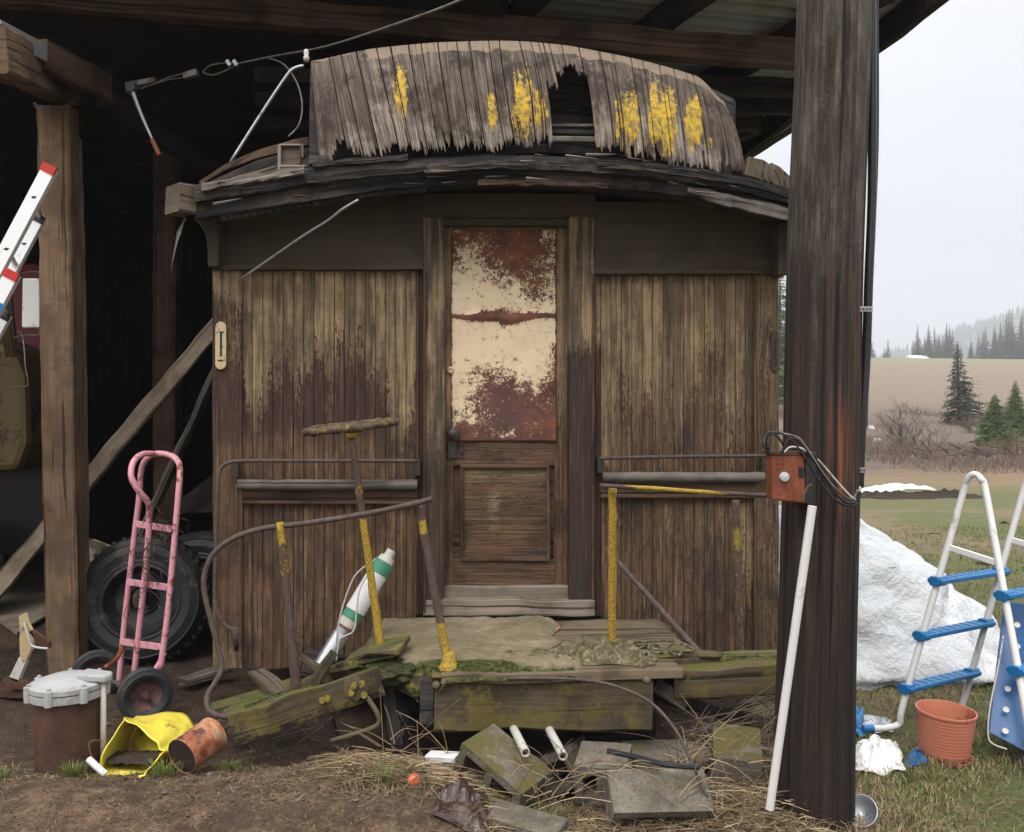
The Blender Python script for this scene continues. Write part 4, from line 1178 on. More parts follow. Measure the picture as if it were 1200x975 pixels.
fascia('fascia_board', lambda x: smc(LOW, x) + 1, lambda x: smc(LOW, x) - 5, .32, .02, xs=list(range(560, 720, 8)), mat='brown_wood')
fascia('fascia_board', lambda x: smc(UP, x) + 10, lambda x: smc(UP, x) + 5, .365, .02, xs=list(range(700, 930, 8)), mat='black_wood')
# soffit boards
mb = MB()
for k in range(9):
    d = .02 + k * .027
    strip(mb, [W(x, smc(LOW, x) - 8 + (.24 - d) * 0 , d) - Vector((0, 0, .012)) for x in XS[::3]], [W(x, smc(LOW, x) - 8, d) for x in XS[::3]], .024, .001)
mb.build('soffit', MT['trim'], roofO)
# dentil row under the fascia at left
mb = MB()
for x in range(262, 500, 9):
    a_ = W(x, smc(LOW, x) + 3, .26); mb.timber(a_ - Vector((0, 0, .016)), a_ + Vector((0, 0, .02)), .03, .03, up=WN, amp=0)
mb.build('dentil_strip', MT['black_wood'], roofO)
# broken roof boards left and right of the cupola
for (pts, d, th, mat) in (
    ([(232, 213), (262, 193), (300, 176), (345, 163), (362, 160), (362, 170), (300, 186), (262, 200), (236, 216)], .2, .5, 'brown_wood'),
    ([(236, 217), (300, 188), (362, 172), (362, 188), (310, 198), (250, 214)], .24, .4, 'black_wood'),
    ([(236, 220), (280, 205), (330, 192), (362, 184), (362, 196), (300, 208), (236, 224)], .28, .2, 'debris'),
    ([(873, 205), (877, 183), (895, 187), (905, 194), (905, 214)], .25, .5, 'debris'),
    ([(903, 214), (904, 190), (914, 195), (925, 205), (940, 214), (940, 230)], .22, .5, 'debris')):
    mb = MB(); mb.prism([W(x, y, d) for x, y in pts], WN * th); mb.build('roof_board', MT[mat], roofO, bevel=.004)
for k in range(5):
    mb = MB(); x = 884 + k * 8; mb.tube([W(x, 190 + k * 3, .27), W(x + 5, 200 + k * 3, .28), W(x + 9, 214 + k * 3, .28)], .004, 5); mb.build('batten', MT['debris'], roofO)
mb = MB(); mb.prism([W(328, 172, .30), W(352, 170, .30), W(354, 178, .3), (W(352, 192, .30)), W(328, 196, .30)], WN * .05); mb.build('roof_hatch', MT['debris'], roofO, bevel=.004)
mb = MB(); 
for (a1, b1, a2, b2) in ((327, 168, 352, 171), (325, 170, 329, 199), (326, 193, 358, 200), (351, 168, 355, 184)): wrect(mb, a1, b1, a2, b2, .32, .02)
mb.build('flashing', MT['grey_wood'], roofO)
# cupola: dark box body with ragged planked end
cup = MB()
TOP = [(364, 74), (403, 65), (437, 58), (510, 51), (580, 49), (620, 50), (668, 55), (740, 69), (790, 82), (842, 99), (858, 112)]
BOT = [(372, 194), (406, 182), (479, 175), (580, 171), (652, 168), (701, 173), (763, 185), (822, 196), (874, 205)]
strip(cup, [W(x, smc(BOT, x) + 10, .02) for x in range(368, 866, 12)], [W(x, smc(TOP, min(x, 846)) + 6 + (14 * max(0, (x - 830) / 35)), .02) for x in range(368, 866, 12)], .05, 0)
strip(cup, [W(x, smc(TOP, x) + 18, -.03) for x in range(368, 862, 12)], [W(x, smc(TOP, x) + 6, -.03) for x in range(368, 862, 12)], 4.5, 0)
for px, y0_, y1_ in ((366, 80, 200), (862, 118, 208)):
    a_, b_ = W(px, y1_, 0), W(px, y0_, 0)
    cup.prism([a_, b_, b_ + WN * 4.4, a_ + WN * 4.4], WU * (.03 if px < 600 else -.03))
cupO = cup.build('cupola', MT['black_wood'], cab)
mb = MB()
mb.prism([W(364, 72, .05), W(375, 72, .06), W(378, 120, .2), W(382, 190, .31), (W(362, 192, .31)), W(363, 120, .2)], WN * .03); mb.build('end_board', MT['black_wood'], cupO)
XBT = [(364, 374), (385, 414), (403, 440), (437, 474), (491, 516), (531, 551), (600, 620), (708, 722), (790, 799), (822, 840), (848, 873)]
def XB(x): return curve(XBT, x) * .6 + (374 + (x - 364) / 484 * 499) * .4
hood = MB(); NP = 26
UB = [0] + sorted((i + random.uniform(-.22, .22)) / NP for i in range(1, NP)) + [1]
rng = random.Random(11)
YEL = [(470, 108, 7, 28, 1.0), (577, 132, 5, 22, .85), (613, 122, 10, 32, 1.0), (633, 130, 8, 24, .8), (703, 150, 8, 22, .35), (738, 140, 11, 34, .9), (766, 135, 7, 34, 1.1), (782, 142, 9, 34, 1.15), (812, 145, 9, 28, 1.05), (724, 150, 6, 34, .6), (574, 120, 4, 14, .5), (832, 168, 5, 10, .6)]
for i in range(NP):
    ns = 9
    l_ = [rng.random() for _ in range(ns + 1)]
    wear = rng.uniform(-.38, .3); offd = rng.uniform(-.006, .006)
    u0, u1 = UB[i], UB[i+1]
    gapL, gapR = .035, .965
    um = (u0 + u1) / 2
    xb_m = 372 + um * 500
    skew = rng.uniform(-.05, .05)
    for k in range(ns):
        fa, fb = gapL + (gapR - gapL) * k / ns, gapL + (gapR - gapL) * (k + 1) / ns
        ln_ = 1.0 + rng.uniform(-.04, .04) + skew * (k / ns - .5) * 2 + offd * 5
        if rng.random() < .10: ln_ -= rng.uniform(.04, .12)
        xmid = 372 + (u0 + (u1-u0)*(fa+fb)/2) * 500
        if 645 < xmid < 701:
            ln_ = {0: .42, 1: .27, 2: .20, 3: .3}[min(3, int((xmid - 645) / 14))] + rng.uniform(-.05, .05)
        if i == 0: ln_ += .12 - .03 * k
        nv = 22
        def fn(u, v, fa=fa, fb=fb, ln_=ln_):
            f_ = fa + (fb - fa) * u
            f_ = f_ if v < .96 else (fa + (fb - fa) * (.5 + (u - .5) * .35))
            uu = u0 + (u1 - u0) * f_
            vv = v * ln_
            xt = 364 + uu * 484; xb = XB(xt)
            bow = 4 * math.sin(math.pi * min(1, vv)) * (1 - abs(2 * uu - 1)) * (1 if uu > .5 else -.3)
            endbow = 13 * math.sin(math.pi * .5 * min(1, vv * 1.1)) * sm(.86, 1, uu)
            x = xt + (xb - xt) * vv + bow + endbow * (1 - vv * .9)
            yt = smc(TOP, xt) + (16 * sm(.93, 1, uu)); yb_ = smc(BOT, xb)
            y = yt + (yb_ - yt) * vv
            d = .02 + .31 * math.sqrt(max(0, 1 - (1 - min(1, vv)) ** 2.2)) * (1 - .35 * sm(.85, 1, uu) - .12 * sm(.1, 0, uu)) + offd + .006 * nz(uu * 40, vv * 6)
            return W(x, y, d)
        def cf(u, v, fn=fn, ln_=ln_):
            p = fn(u, v); px = 600 + p.x / p.y * 1000; py = 487.5 + (H - p.z) / p.y * 1000
            yv = max(s_ * 1.05 * math.exp(-(abs((px - cx) / rx * .85)) ** 2.4 - (abs((py - cy) / ry * .85)) ** 2.4) for cx, cy, rx, ry, s_ in YEL)
            vv = v * ln_
            lt = .02 + .85 * sm(.35, .95, vv) + wear - .3 * blob(px, py, 560, 110, 60, 40) - .45 * sm(.85, 1, um) - .1 * sm(430, 480, px)
            cap = .85 - sm(.05, .15, vv + .05 * nz(px * .05, 1)) * .95 if px > 430 else .5 - sm(.03, .1, vv)
            return (yv, lt, cap)
        uo = i * 3.1
        hood.grid(fn, 1, nv, cf, lambda u, v, fa=fa, fb=fb, ln_=ln_: (v * ln_ * .62 + uo, i * .085 + (fa + (fb - fa) * u) * .085))
mb = MB(); rng = random.Random(61)
for k in range(0):
    px = rng.uniform(376, 866); fr = rng.choice((.16, .45, .78)) + rng.uniform(-.03, .03)
    if 640 < px < 704 and fr > .3: continue
    yt, yb_ = smc(TOP, px), smc(BOT, px); d = .02 + .31 * math.sqrt(max(0, 1 - (1 - fr) ** 2.2)) * (1 - .35 * sm(.85, 1, (px - 364) / 490)) + .014
    p = W(px, yt + (yb_ - yt) * fr, d); hood.cur = 1; hood.lathe([(0, -.002), (.0018, -.0015), (.0024, .006)], p, WN, 6)
o = hood.build('end_planking', MT['hood'], cupO, label='ragged planks with yellow paint patches and a hole')
sd_ = o.modifiers.new('thick', 'SOLIDIFY'); sd_.thickness = .012; sd_.offset = 0
for (a1, b1, a2, b2, mat) in ((640, 110, 706, 116, 'shed_beam'), (645, 145, 702, 149, 'belt'), (644, 159, 704, 166, 'grey_wood'), (640, 152, 706, 157, 'black_wood')):
    mb = MB(); wrect(mb, a1, b1, a2, b2, .1 + (b1 - 110) * .002, .025, vert=False, amp=.003); mb.build('lath', MT[mat], cupO)
# porch deck
zt = .49
def D(px, d, z):   # point by pixel column, wall offset, height
    t = W(px, 500, d)
    return Vector((t.x, t.y, z))
XL, XR = -.675, .735
deck = MB()
for k in range(6):
    d0 = .03 + k * .145
    dm = d0 + .07
    cl = XL; cr = XR
    if k >= 4: cl = -.47 + (k - 4) * .13
    if k >= 5: cr = .62
    c0_ = Vector((0, 4.25, 0)) - WN * dm
    a_ = c0_ + WU * cl; b_ = c0_ + WU * cr
    deck.timber(Vector((a_.x, a_.y, zt - .02)), Vector((b_.x, b_.y, zt - .02)), .138, .04, amp=.004, rag=.01)
deckO = deck.build('deck', MT['deck'], cab)
# delaminated sandy sheet on the left of the deck
def sheet_mat():
    m = NM('decayed deck sheet')
    ob = m.vec('Object'); n1 = m.noise(ob, 5, 7, .7); n2 = m.noise(ob, 60, 5, .7)
    c = m.ramp(m.math('ADD', m.math('MULTIPLY', n1, .7), m.math('MULTIPLY', n2, .3)), [(.32, (.10, .085, .048)), (.5, (.19, .155, .095)), (.66, (.30, .24, .165))])
    f = m.step(m.math('ADD', m.att(0), m.math('MULTIPLY', m.math('SUBTRACT', n1, .5), 1.4)), .4, .7)
    c = m.mix(f, c, m.mix(m.step(n2, .35, .7), (.015, .022, .006), (.09, .095, .028)))
    m.bump(m.math('ADD', n2, n1), 1, .012)
    return m.done(c, .95, 0, .15)
MT['sheet'] = sheet_mat()
mb = MB()
def shf(u, v):
    xl = -.69 + .02 * nz(v * 6, 1) + .34 * sm(.62, 1.0, v); xr = .15 + .12 * nz(v * 4, 3) + .05
    d = .045 + v * .86
    x = xl + (xr - xl) * u
    p = Vector((0, 4.25, 0)) - WN * d + WU * x
    edge = min(1, u * 9, (1 - u) * 9, v * 12, (1 - v) * 9)
    z = zt + .002 + .026 * edge ** .5 + .016 * nz(x * 5, d * 5) * edge + .03 * sm(.12, 0, v) * edge * (1 - u * .4) + .008 * nz(x * 25, d * 25)
    if u < .06 : z -= .05 * (1 - u / .06)
    if v > .93: z -= .03 * (v - .93) / .07
    return Vector((p.x, p.y, z))
mb.grid(shf, 60, 60, lambda u, v: (1.1 * sm(.80, .97, v - .1 * u) * (1 - sm(.45, .75, u)) + .5 * sm(.93, 1, v) + .35 * sm(.6, .9, v), 0, 0))
o = mb.build('deck_sheet', MT['sheet'], cab, smooth=True, label='sandy decayed sheet with moss at its front corner')
# mossy broken corner under the sheet
mb = MB(); mb.timber(P(418, 788, 3.75), P(505, 800, 3.42), .10, .09, amp=.018, seg=16); mb.build('corner_block', MT['mossy_wood'], cab)
# front beams
def fbeam(name, x0, y0, x1, y1, d, th, mat, amp=.006, y0b=None, y1b=None):
    mb = MB(); a_ = W(x0, (y0 + y1) / 2, d) + WN * th / 2; b_ = W(x1, ((y0b or y0) + (y1b or y1)) / 2, d) + WN * th / 2
    hh = (W(x0, y0, d) - W(x0, y1, d)).length
    mb.timber(a_, b_, th, hh, amp=amp, seg=24, ch=.012); return mb.build(name, MT[mat], cab)
fbeam('end_beam', 509, 797, 765, 859, .88, .14, 'lichen_wood')
fbeam('end_beam_cap', 506, 790, 768, 797, .885, .16, 'lichen_wood', .003)
fbeam('end_beam', 492, 795, 508, 850, .86, .12, 'black_wood')
fbeam('end_beam', 790, 783, 925, 822, .80, .12, 'lichen_wood', .008, 776, 816)
fbeam('side_sill', 800, 772, 960, 784, .72, .1, 'mossy_wood', .006, 766, 778)
fbeam('side_sill', 725, 766, 845, 774, .74, .08, 'lichen_wood', .004)
for k, (a_, b_) in enumerate(((P(762, 800, 3.5), P(800, 822, 3.55)), (P(770, 812, 3.6), P(905, 850, 3.9)))):
    mb = MB(); mb.timber(a_, b_, .08, .06, amp=.008); mb.build('broken_step', MT['black_wood'], cab)
mb = MB(); mb.timber(P(560, 830, 3.75), P(760, 832, 3.8), .3, .18, amp=.01); mb.build('centre_sill', MT['black_wood'], cab)
for px in (520, 600, 700, 790):
    mb = MB(); p0 = D(px, .72, .385); mb.timber(p0, p0 + WN * 3 - Vector((0, 0, 0)), .11, .14, amp=.005); mb.build('floor_joist', MT['black_wood'], cab)
for (px, py, Y) in ((511, 803, 3.33), (758, 797, 3.34), (752, 781, 3.42), (740, 772, 3.5)):
    mb = MB(); p = P(px, py, Y); mb.lathe([(0, .012), (.010, .011), (.015, .005), (.016, -.004), (0, -.006)], p, (0, -.8, .6), 12); mb.build('bolt_head', MT['lichen_plate'], cab, smooth=True)
# railing posts with bases
def lpost(name, p0, p1, r0, r1, mask, base=None, label=None, mat='iron', wob=.15):
    mb = MB(); n = 30
    mb.tube([p0.lerp(p1, i / n) + Vector((.003 * nz(i * .3, p0.x * 5), 0, 0)) for i in range(n + 1)], (r0, r1), 10, wob=wob)
    mb.c = []
    for i in range(n + 1): mb.c += [mask(i / n)] * 10
    if base:
        br, bh = base
        mb.lathe([(br, -.004), (br * 1.02, .012), (br * .8, .022), (r0 * 1.5, .03), (r0 * 1.2, bh), (0, bh + .002)], p0, (0, 0, 1), 14, col=(1, .2, 0))
    return mb.build(name, MT[mat], cab, label=label, smooth=True)
lpost('railing_post', D(717, 0.62, .497), P(718, 572, 3.58), .0185, .017, lambda t: (1.25, 0, 0), (.055, .05), 'bright yellow lichen covered railing post')
lpost('railing_post', P(526, 784, 3.40), P(491, 592, 3.42), .019, .016, lambda t: (1.0 if t < .30 else .75 if t > .8 and t < .93 else .12, .1, 0), (.042, .07), 'leaning railing post with yellow foot')
lpost('railing_post', P(348, 818, 3.5), P(328, 612, 3.5), .021, .015, lambda t: (.0 if t < .68 else .45 if t < .88 else 1.0, .0, 0), None, 'leaning dark railing post with lichen tip')
lpost('railing_post', P(867, 774, 3.98), P(862, 586, 3.98), .019, .016, lambda t: (.42 + .7 * math.exp(-((t - .76) / .05) ** 2), .7, 0), None, 'greenish railing post at the far side')
lpost('railing_rod', P(824, 770, 3.62), P(712, 645, 3.95), .014, .012, lambda t: (.05, 0, 0), None, 'slanted brown rod', 'rail_rust', .05)
mb = MB(); p = P(711, 645, 3.95); mb.lathe([(0, .012), (.016, .01), (.016, -.01), (0, -.012)], p, (0, 1, 0), 12); mb.build('rod_eye', MT['rail_rust'], cab)
mb = MB(); n = 20
mb.tube([P(703, 569, 3.56), P(760, 572, 3.5), P(830, 577, 3.45), P(905, 581, 3.4)], .009, 8, smooth=6, wob=.2)
mb.c = [((.9 if .25 < i / len(mb.v) < .7 else .2), .1, 0) for i in range(len(mb.v))]; mb.build('hand_rail', MT['iron'], cab, smooth=True)
mb = MB(); mb.tube([P(x, y, Y) for x, y, Y in ((506, 585, 3.36), (478, 592, 3.4), (430, 602, 3.45), (360, 613, 3.5), (310, 619, 3.5), (275, 630, 3.5), (252, 647, 3.5), (241, 668, 3.5), (239, 690, 3.5), (246, 722, 3.5), (256, 760, 3.5), (260, 782, 3.5), (252, 800, 3.47), (243, 815, 3.45), (244, 830, 3.43), (256, 839, 3.42), (278, 839, 3.42), (300, 834, 3.42))], .0115, 8, smooth=6, wob=.1)
nvv = len(mb.v)
mb.c = [((.22 if i < nvv * .25 else .9 if i > nvv * .93 else .0), .6 if i > nvv * .9 else 0, 0) for i in range(nvv)]
mb.build('hand_rail', MT['rail_rust'], cab, smooth=True, label='long bent rust brown hand rail curling to the ground')
# brake wheel and shaft
lpost('brake_shaft', P(447, 764, 3.60), P(412, 512, 3.62), .0185, .014, lambda t: (1.15 if t < .62 else .1 if t < .72 else .55 if t < .8 else .05, 0, 0), (.06, .03), 'leaning brake shaft with yellow lichen')
mb = MB(); mb.timber(P(448, 768, 3.55), P(466, 872, 3.5), .055, .035, amp=.004, up=(0, 1, 0)); mb.build('shaft_stub', MT['black_wood'], cab)
mb = MB(); mb.prism([P(402, 775, 3.65), P(430, 766, 3.45), P(468, 760, 3.42), P(468, 768, 3.42), P(432, 776, 3.45), P(402, 785, 3.65)], (0.02, .22, .0)); mb.build('step_plate', MT['mossy_wood'], cab, bevel=.006)
ax = Vector((-.115, -.045, 1)).normalized(); wc = P(411, 500, 3.62)
mb = MB(); Rw = .188
ring = []
a_ = ax.orthogonal().normalized(); b_ = ax.cross(a_)
ring = [wc + a_ * math.cos(t * math.pi / 24) * Rw + b_ * math.sin(t * math.pi / 24) * Rw for t in range(49)]
mb.tube(ring, .0165, 8, cap=False, wob=.6, col=(.45, .4, 0))
whO = mb.build('brake_wheel', MT['iron'], cab, smooth=True, label='horizontal brake wheel crusted with lichen')
mb = MB()
for k in range(5):
    th = k * 2 * math.pi / 5 + .3
    mb.tube([wc - ax * .012, wc - ax * .008 + (a_ * math.cos(th) + b_ * math.sin(th)) * Rw], (.011, .009), 6, wob=.3, col=(.35, .2, 0))
mb.build('spoke', MT['iron'], whO, smooth=True)
mb = MB(); mb.lathe([(0, .012), (.02, .012), (.03, 0), (.026, -.045), (.018, -.05), (0, -.05)], wc, ax, 14, col=(.9, 0, 0)); mb.build('wheel_hub', MT['iron'], whO, smooth=True)
# collapsed left end beam and steps
mb = MB(); mb.timber(P(272, 856, 3.30), P(447, 797, 3.42), .035, .128, amp=.008, seg=24); cbO = mb.build('fallen_beam', MT['lichen_wood'], cab, label='tilted fallen beam with lichen and bolts')
for (px, py) in ((412, 811), (424, 801), (427, 814), (378, 820), (384, 818), (415, 803)):
    mb = MB(); mb.lathe([(0, .02), (.012, .02), (.014, .0), (0, 0)], P(px, py, 3.36), (0.1, -1, .1), 8, col=(.8, 0, 0)); mb.build('bolt_head', MT['lichen_plate'], cbO)
mb = MB(); mb.prism([P(402, 796, 3.365), P(418, 792, 3.365), P(431, 810, 3.37), P(418, 822, 3.365), P(404, 815, 3.365)], (0, .02, 0)); mb.build('bolt_plate', MT['lichen_plate'], cbO)
for (pp, w, h, mat, nm) in (
    ((P(262, 845, 3.55), P(385, 792, 3.55)), .10, .05, 'mossy_wood', 'step_timber'), ((P(250, 838, 3.75), P(350, 806, 3.9)), .14, .07, 'mossy_wood', 'step_timber'),
    ((P(362, 812, 3.48), P(393, 765, 3.52)), .05, .03, 'mossy_wood', 'step_timber'), ((P(344, 802, 3.6), P(352, 772, 3.6)), .04, .02, 'lichen_plate', 'bracket'),
    ((P(352, 770, 3.6), P(376, 784, 3.6)), .05, .02, 'lichen_plate', 'bracket'), ((P(392, 784, 3.62), P(462, 762, 3.52)), .09, .03, 'mossy_wood', 'step_timber'),
    ((P(470, 775, 3.62), P(474, 850, 3.6)), .05, .03, 'black_wood', 'step_hanger'), ((P(388, 842, 3.5), P(398, 868, 3.5)), .03, .02, 'black_wood', 'step_hanger'),
    ((P(300, 786, 3.95), P(330, 812, 3.8)), .08, .02, 'debris', 'step_timber'), ((P(355, 776, 3.85), P(440, 792, 3.9)), .06, .12, 'black_wood', 'step_timber')):
    mb = MB(); mb.timber(pp[0], pp[1], w, h, amp=.009, seg=12); mb.build(nm, MT[mat], cab)
mb = MB(); mb.tube([P(430, 817, 3.36), P(441, 834, 3.34), P(444, 845, 3.34), P(438, 852, 3.34), P(410, 862, 3.34), P(388, 868, 3.36)], .0095, 8, smooth=4, wob=.2, col=(.4, .7, 0)); mb.build('step_iron', MT['lichen_plate'], cab, smooth=True)
# chain under the deck
def chain(mb, pts, link=.03, r_=.0035):
    pp = spline([Vector(p) for p in pts], 12); acc = 0; k = 0; last = pp[0]
    for i in range(1, len(pp)):
        if (pp[i] - last).length >= link * .72:
            d = (pp[i] - last).normalized(); c_ = (pp[i] + last) / 2
            s_ = d.orthogonal().normalized(); s_ = s_ if k % 2 else d.cross(s_)
            rg = [c_ + d * math.cos(t) * link * .5 + s_ * math.sin(t) * link * .28 for t in [q * math.pi / 5 for q in range(11)]]
            mb.tube(rg, r_, 5, cap=False); last = pp[i]; k += 1
mb = MB(); chain(mb, [P(468, 838, 3.5), P(472, 855, 3.5), P(466, 872, 3.48)], .035, .005); mb.build('chain', MT['dark_iron'], cab)
mb = MB(); mb.tube([P(470, 800, 3.5), P(478, 812, 3.5), P(487, 818, 3.48), P(490, 822, 3.45)], .005, 6, smooth=4); mb.build('air_hose', MT['grey_wood'], cab)
# rod nailed across the left letterboard, rod stay and wires on the roof
mb = MB(); mb.tube([W(281, 328, .07), W(350, 280, .2), W(385, 258, .27), W(400, 246, .31), W(420, 234, .33)], .006, 6, smooth=4); mb.build('loose_rod', MT['galv'], cab, smooth=True, label='grey rod slanting across the left letterboard')
mb = MB(); mb.tube([W(270, 190, .22), W(305, 135, .2), W(335, 90, .2), W(345, 80, .2), W(356, 77, .2)], .007, 6, smooth=4); mb.build('roof_stay', MT['galv'], cab, smooth=True)
mb = MB(); mb.lathe([(0, .0), (.012, .0), (.014, .02), (.009, .025), (.013, .04), (.008, .055), (0, .058)], W(359, 72, .2), (0, 0, 1), 12); mb.build('insulator', MT['white_dirty'], cab, smooth=True)
mb = MB(); mb.timber(W(202, 232, .3), W(222, 236, .25), .16, .125, amp=.006); mb.build('purlin_end', MT['debris'], cab, label='pale split purlin end at the roof corner')
mb = MB()
for k in range(5): mb.tube([W(216 + k * .5, 256, .28), W(212 - k, 272, .28), W(206 - k * 1.5, 290 + k * 7, .28)], (.003, .0008), 4)
mb.build('splinter', MT['grey_wood'], cab)
# splinters and shards along the rotten roof edge
rng = random.Random(41)
for nm, n_, mt in (('shard', 10, 'grey_wood'), ('shard', 30, 'black_wood')):
    for k in range(n_):
        x = rng.uniform(235, 925); y = smc(MID if rng.random() < .5 else UP, x) + rng.uniform(-4, 14); L_ = rng.uniform(10, 42)
        sl = (smc(UP, x + L_) - smc(UP, x)) + rng.uniform(-3, 3)
        mb = MB(); mb.tube([W(x, y, .345), W(x + L_ * .5, y + sl * .5, .375 + rng.uniform(0, .015)), W(x + L_, y + sl, .36)], (.006, .001), 4, wob=.5); mb.build(nm, MT[mt], roofO)
# moss clump hanging over the broken deck corner
mb = MB()
def mossf(u, v):
    th = u * 2 * math.pi; ph = (v - .5) * math.pi
    c_ = P(462, 786, 3.50); n_ = 1 + .35 * nz(math.cos(th) * 2.5, math.sin(th) * 2.5, ph * 2.5) + .16 * nz(math.cos(th) * 9, math.sin(th) * 9, ph * 9)
    return c_ + Vector((math.cos(th) * math.cos(ph) * .135, math.sin(th) * math.cos(ph) * .09, math.sin(ph) * .052)) * n_
mb.grid(mossf, 90, 50)
MT['dark_moss'] = None
_m = NM('dark moss'); _o = _m.vec('Object'); _n = _m.noise(_o, 60, 6, .75); _k = _m.noise(_o, 9, 5, .7); _m.bump(_n, 1, .02)
MT['dark_moss'] = _m.done(_m.mix(_m.step(_k, .4, .65), _m.ramp(_n, [(.35, (.012, .02, .005)), (.6, (.05, .075, .015)), (.75, (.13, .15, .04))]), (.10, .085, .05)), .95, 0, .1)
mb.build('moss_clump', MT['dark_moss'], cab, smooth=True)

# ================================================================ OBJECTS
def gz(x, y): return ground(x, y)
def G(px, Y, dz=0.0):
    x = (px - 600) / 1000 * Y; return Vector((x, Y, ground(x, Y) + dz))
# ---- box, conduit, wires and pipe on the big pole
bx = thing('junction_box', 'rusty red electrical box with a grey disc strapped to the big pole', 'electrical box', P(928, 590, 2.93))
YB = 2.90
mb = MB(); mb.prism([P(904, 532, YB), P(943, 532, YB), P(944, 590, YB), P(905, 586, YB)], (0, .07, 0)); mb.build('box_door', MT['box_rust'], bx, bevel=.006)
mb = MB(); mb.prism([P(944, 534, YB + .01), P(956, 537, YB + .06), P(956, 592, YB + .06), P(944, 590, YB + .01)], (-.02, .1, 0)); mb.build('box_side', MT['dark_iron'], bx, bevel=.003)
mb = MB(); mb.prism([P(902, 528, YB - .006), P(957, 530, YB + .0), P(957, 535, YB), P(902, 533, YB - .006)], (0, .1, 0)); mb.build('box_hood', MT['rust'], bx, bevel=.003)
mb = MB(); mb.lathe([(0, -.012), (.014, -.010), (.0175, -.004), (.0175, .004)], P(919, 559, YB), (0, 1, 0), 20); mb.build('disc', MT['grey_cap'], bx, smooth=True, auto=40)
mb = MB(); mb.prism([P(936, 547, YB - .003), P(942, 548, YB - .003), P(942, 560, YB - .003), P(936, 559, YB - .003)], (0, .004, 0)); mb.build('slot', MT['black'], bx)
mb = MB(); mb.tube([P(938, 585, YB - .01), P(943, 577, YB - .015), P(946, 571, YB - .01), P(951, 567, YB)], .0025, 5, smooth=4); mb.build('twisted_wire', MT['cable'], bx)
mb = MB(); mb.tube([P(921, 533, YB + .03), P(916, 518, YB), P(904, 506, YB), P(897, 512, YB), P(896, 523, YB - .01), P(902, 532, YB)], .004, 6, smooth=6); mb.build('wire_loop', MT['black'], bx, smooth=True)
wr = thing('cable_bundle', 'bundle of black and grey cables looping from the red box to the black conduit', 'cables', P(960, 560, 2.9))
for pts_, r_, mt in (
    (((902, 530), (898, 516), (906, 507), (922, 511), (940, 531), (958, 560), (975, 583), (992, 592), (1004, 590), (1008, 575)), .0045, 'black'),
    (((916, 531), (924, 515), (935, 516), (947, 530), (962, 552), (975, 572), (990, 588), (1002, 588), (1006, 576)), .0045, 'black'),
    (((918, 508), (935, 513), (946, 526), (958, 545), (970, 562), (985, 578), (999, 585), (1005, 574)), .004, 'cable'),
    (((919, 530), (926, 524), (938, 525), (950, 531)), .0035, 'white_dirty'), (((958, 538), (968, 549), (985, 569), (1000, 584), (1006, 582), (1008, 570)), .0032, 'white_dirty')):
    mb = MB(); mb.tube([P(x, y, 2.885 + .0003 * abs(x - 955)) for x, y in pts_], r_, 6, smooth=6); mb.build('cable', MT[mt], wr, smooth=True)
cd = thing('conduit', 'black plastic conduit running down the right side of the big pole', 'conduit', P(1011, 570, 3.0))
mb = MB(); mb.tube([P(1021, -30, 3.08), P(1022, 60, 3.08), P(1022, 220, 3.08), P(1018, 330, 3.06), P(1015, 420, 3.05), P(1010, 500, 3.03), P(1007, 571, 3.02)], .0155, 10, smooth=6); mb.build('pipe', MT['black'], cd, smooth=True)
mb = MB(); mb.tube([P(1027, -30, 3.1), P(1027.5, 150, 3.1), P(1024, 260, 3.08), P(1019, 370, 3.08), P(1014, 500, 3.05)], .008, 8, smooth=6); mb.build('pipe', MT['black'], cd, smooth=True)
for px, py in ((1014, 362), (1007, 551)):
    mb = MB(); mb.prism([P(px - 9, py - 3, 3.0), P(px + 9, py - 3, 3.0), P(px + 9, py + 3, 3.0), P(px - 9, py + 3, 3.0)], (0, .004, 0)); o = mb.build('strap', MT['galv'], cd)
    mb = MB()
    for q in (-6, -2, 2, 6): mb.lathe([(0, 0), (.0035, 0), (.0035, .002)], P(px + q, py, 2.996), (0, 1, 0), 8)
    mb.build('hole', MT['black'], o)
mb = MB(); p0, p1 = P(952, 593, 2.86), P(902, 948, 2.93); p1.z = max(p1.z, ground(p1.x, p1.y))
mb.tube([p1, p0], .0145, 14); mb.build('plastic_pipe', MT['white'], label='straight white plastic pipe leaning against the big pole', cat='pipe', smooth=True, auto=40)

# ---- snow pile
mb = MB()
cx, cy = 1.95, 5.45
def snf(u, v):
    th = u * 2 * math.pi; ph = v * math.pi * .5
    r_ = 1 + .14 * nz(math.cos(th) * 1.6, math.sin(th) * 1.6, ph * 1.6) + .13 * abs(nz(math.cos(th) * 2.6, math.sin(th) * 2.6, ph * 3.2)) - .02 + .022 * nz(math.cos(th) * 12, math.sin(th) * 12, ph * 12)
    cr = math.cos(ph) ** .85 * (1 - .16 * math.sin(2 * ph))
    x = cx + (1.36 if math.cos(th) > 0 else 1.0) ** abs(math.cos(th)) * 1.0 * cr * math.cos(th) * r_; y = cy + .85 * cr * math.sin(th) * r_
    z = .88 * math.sin(ph) * r_ * (1 - .42 * max(0, math.cos(th)) * cr)
    if v < .06: 
        x = cx + (x - cx) * .93; y = cy + (y - cy) * .93
    return Vector((x, y, z + ground(x, y) - .03))
mb.grid(snf, 128, 50)
mb.build('snow_pile', MT['snow'], label='big dirty white heap of snow behind the pole and pool ladder', cat='snow pile', smooth=True)

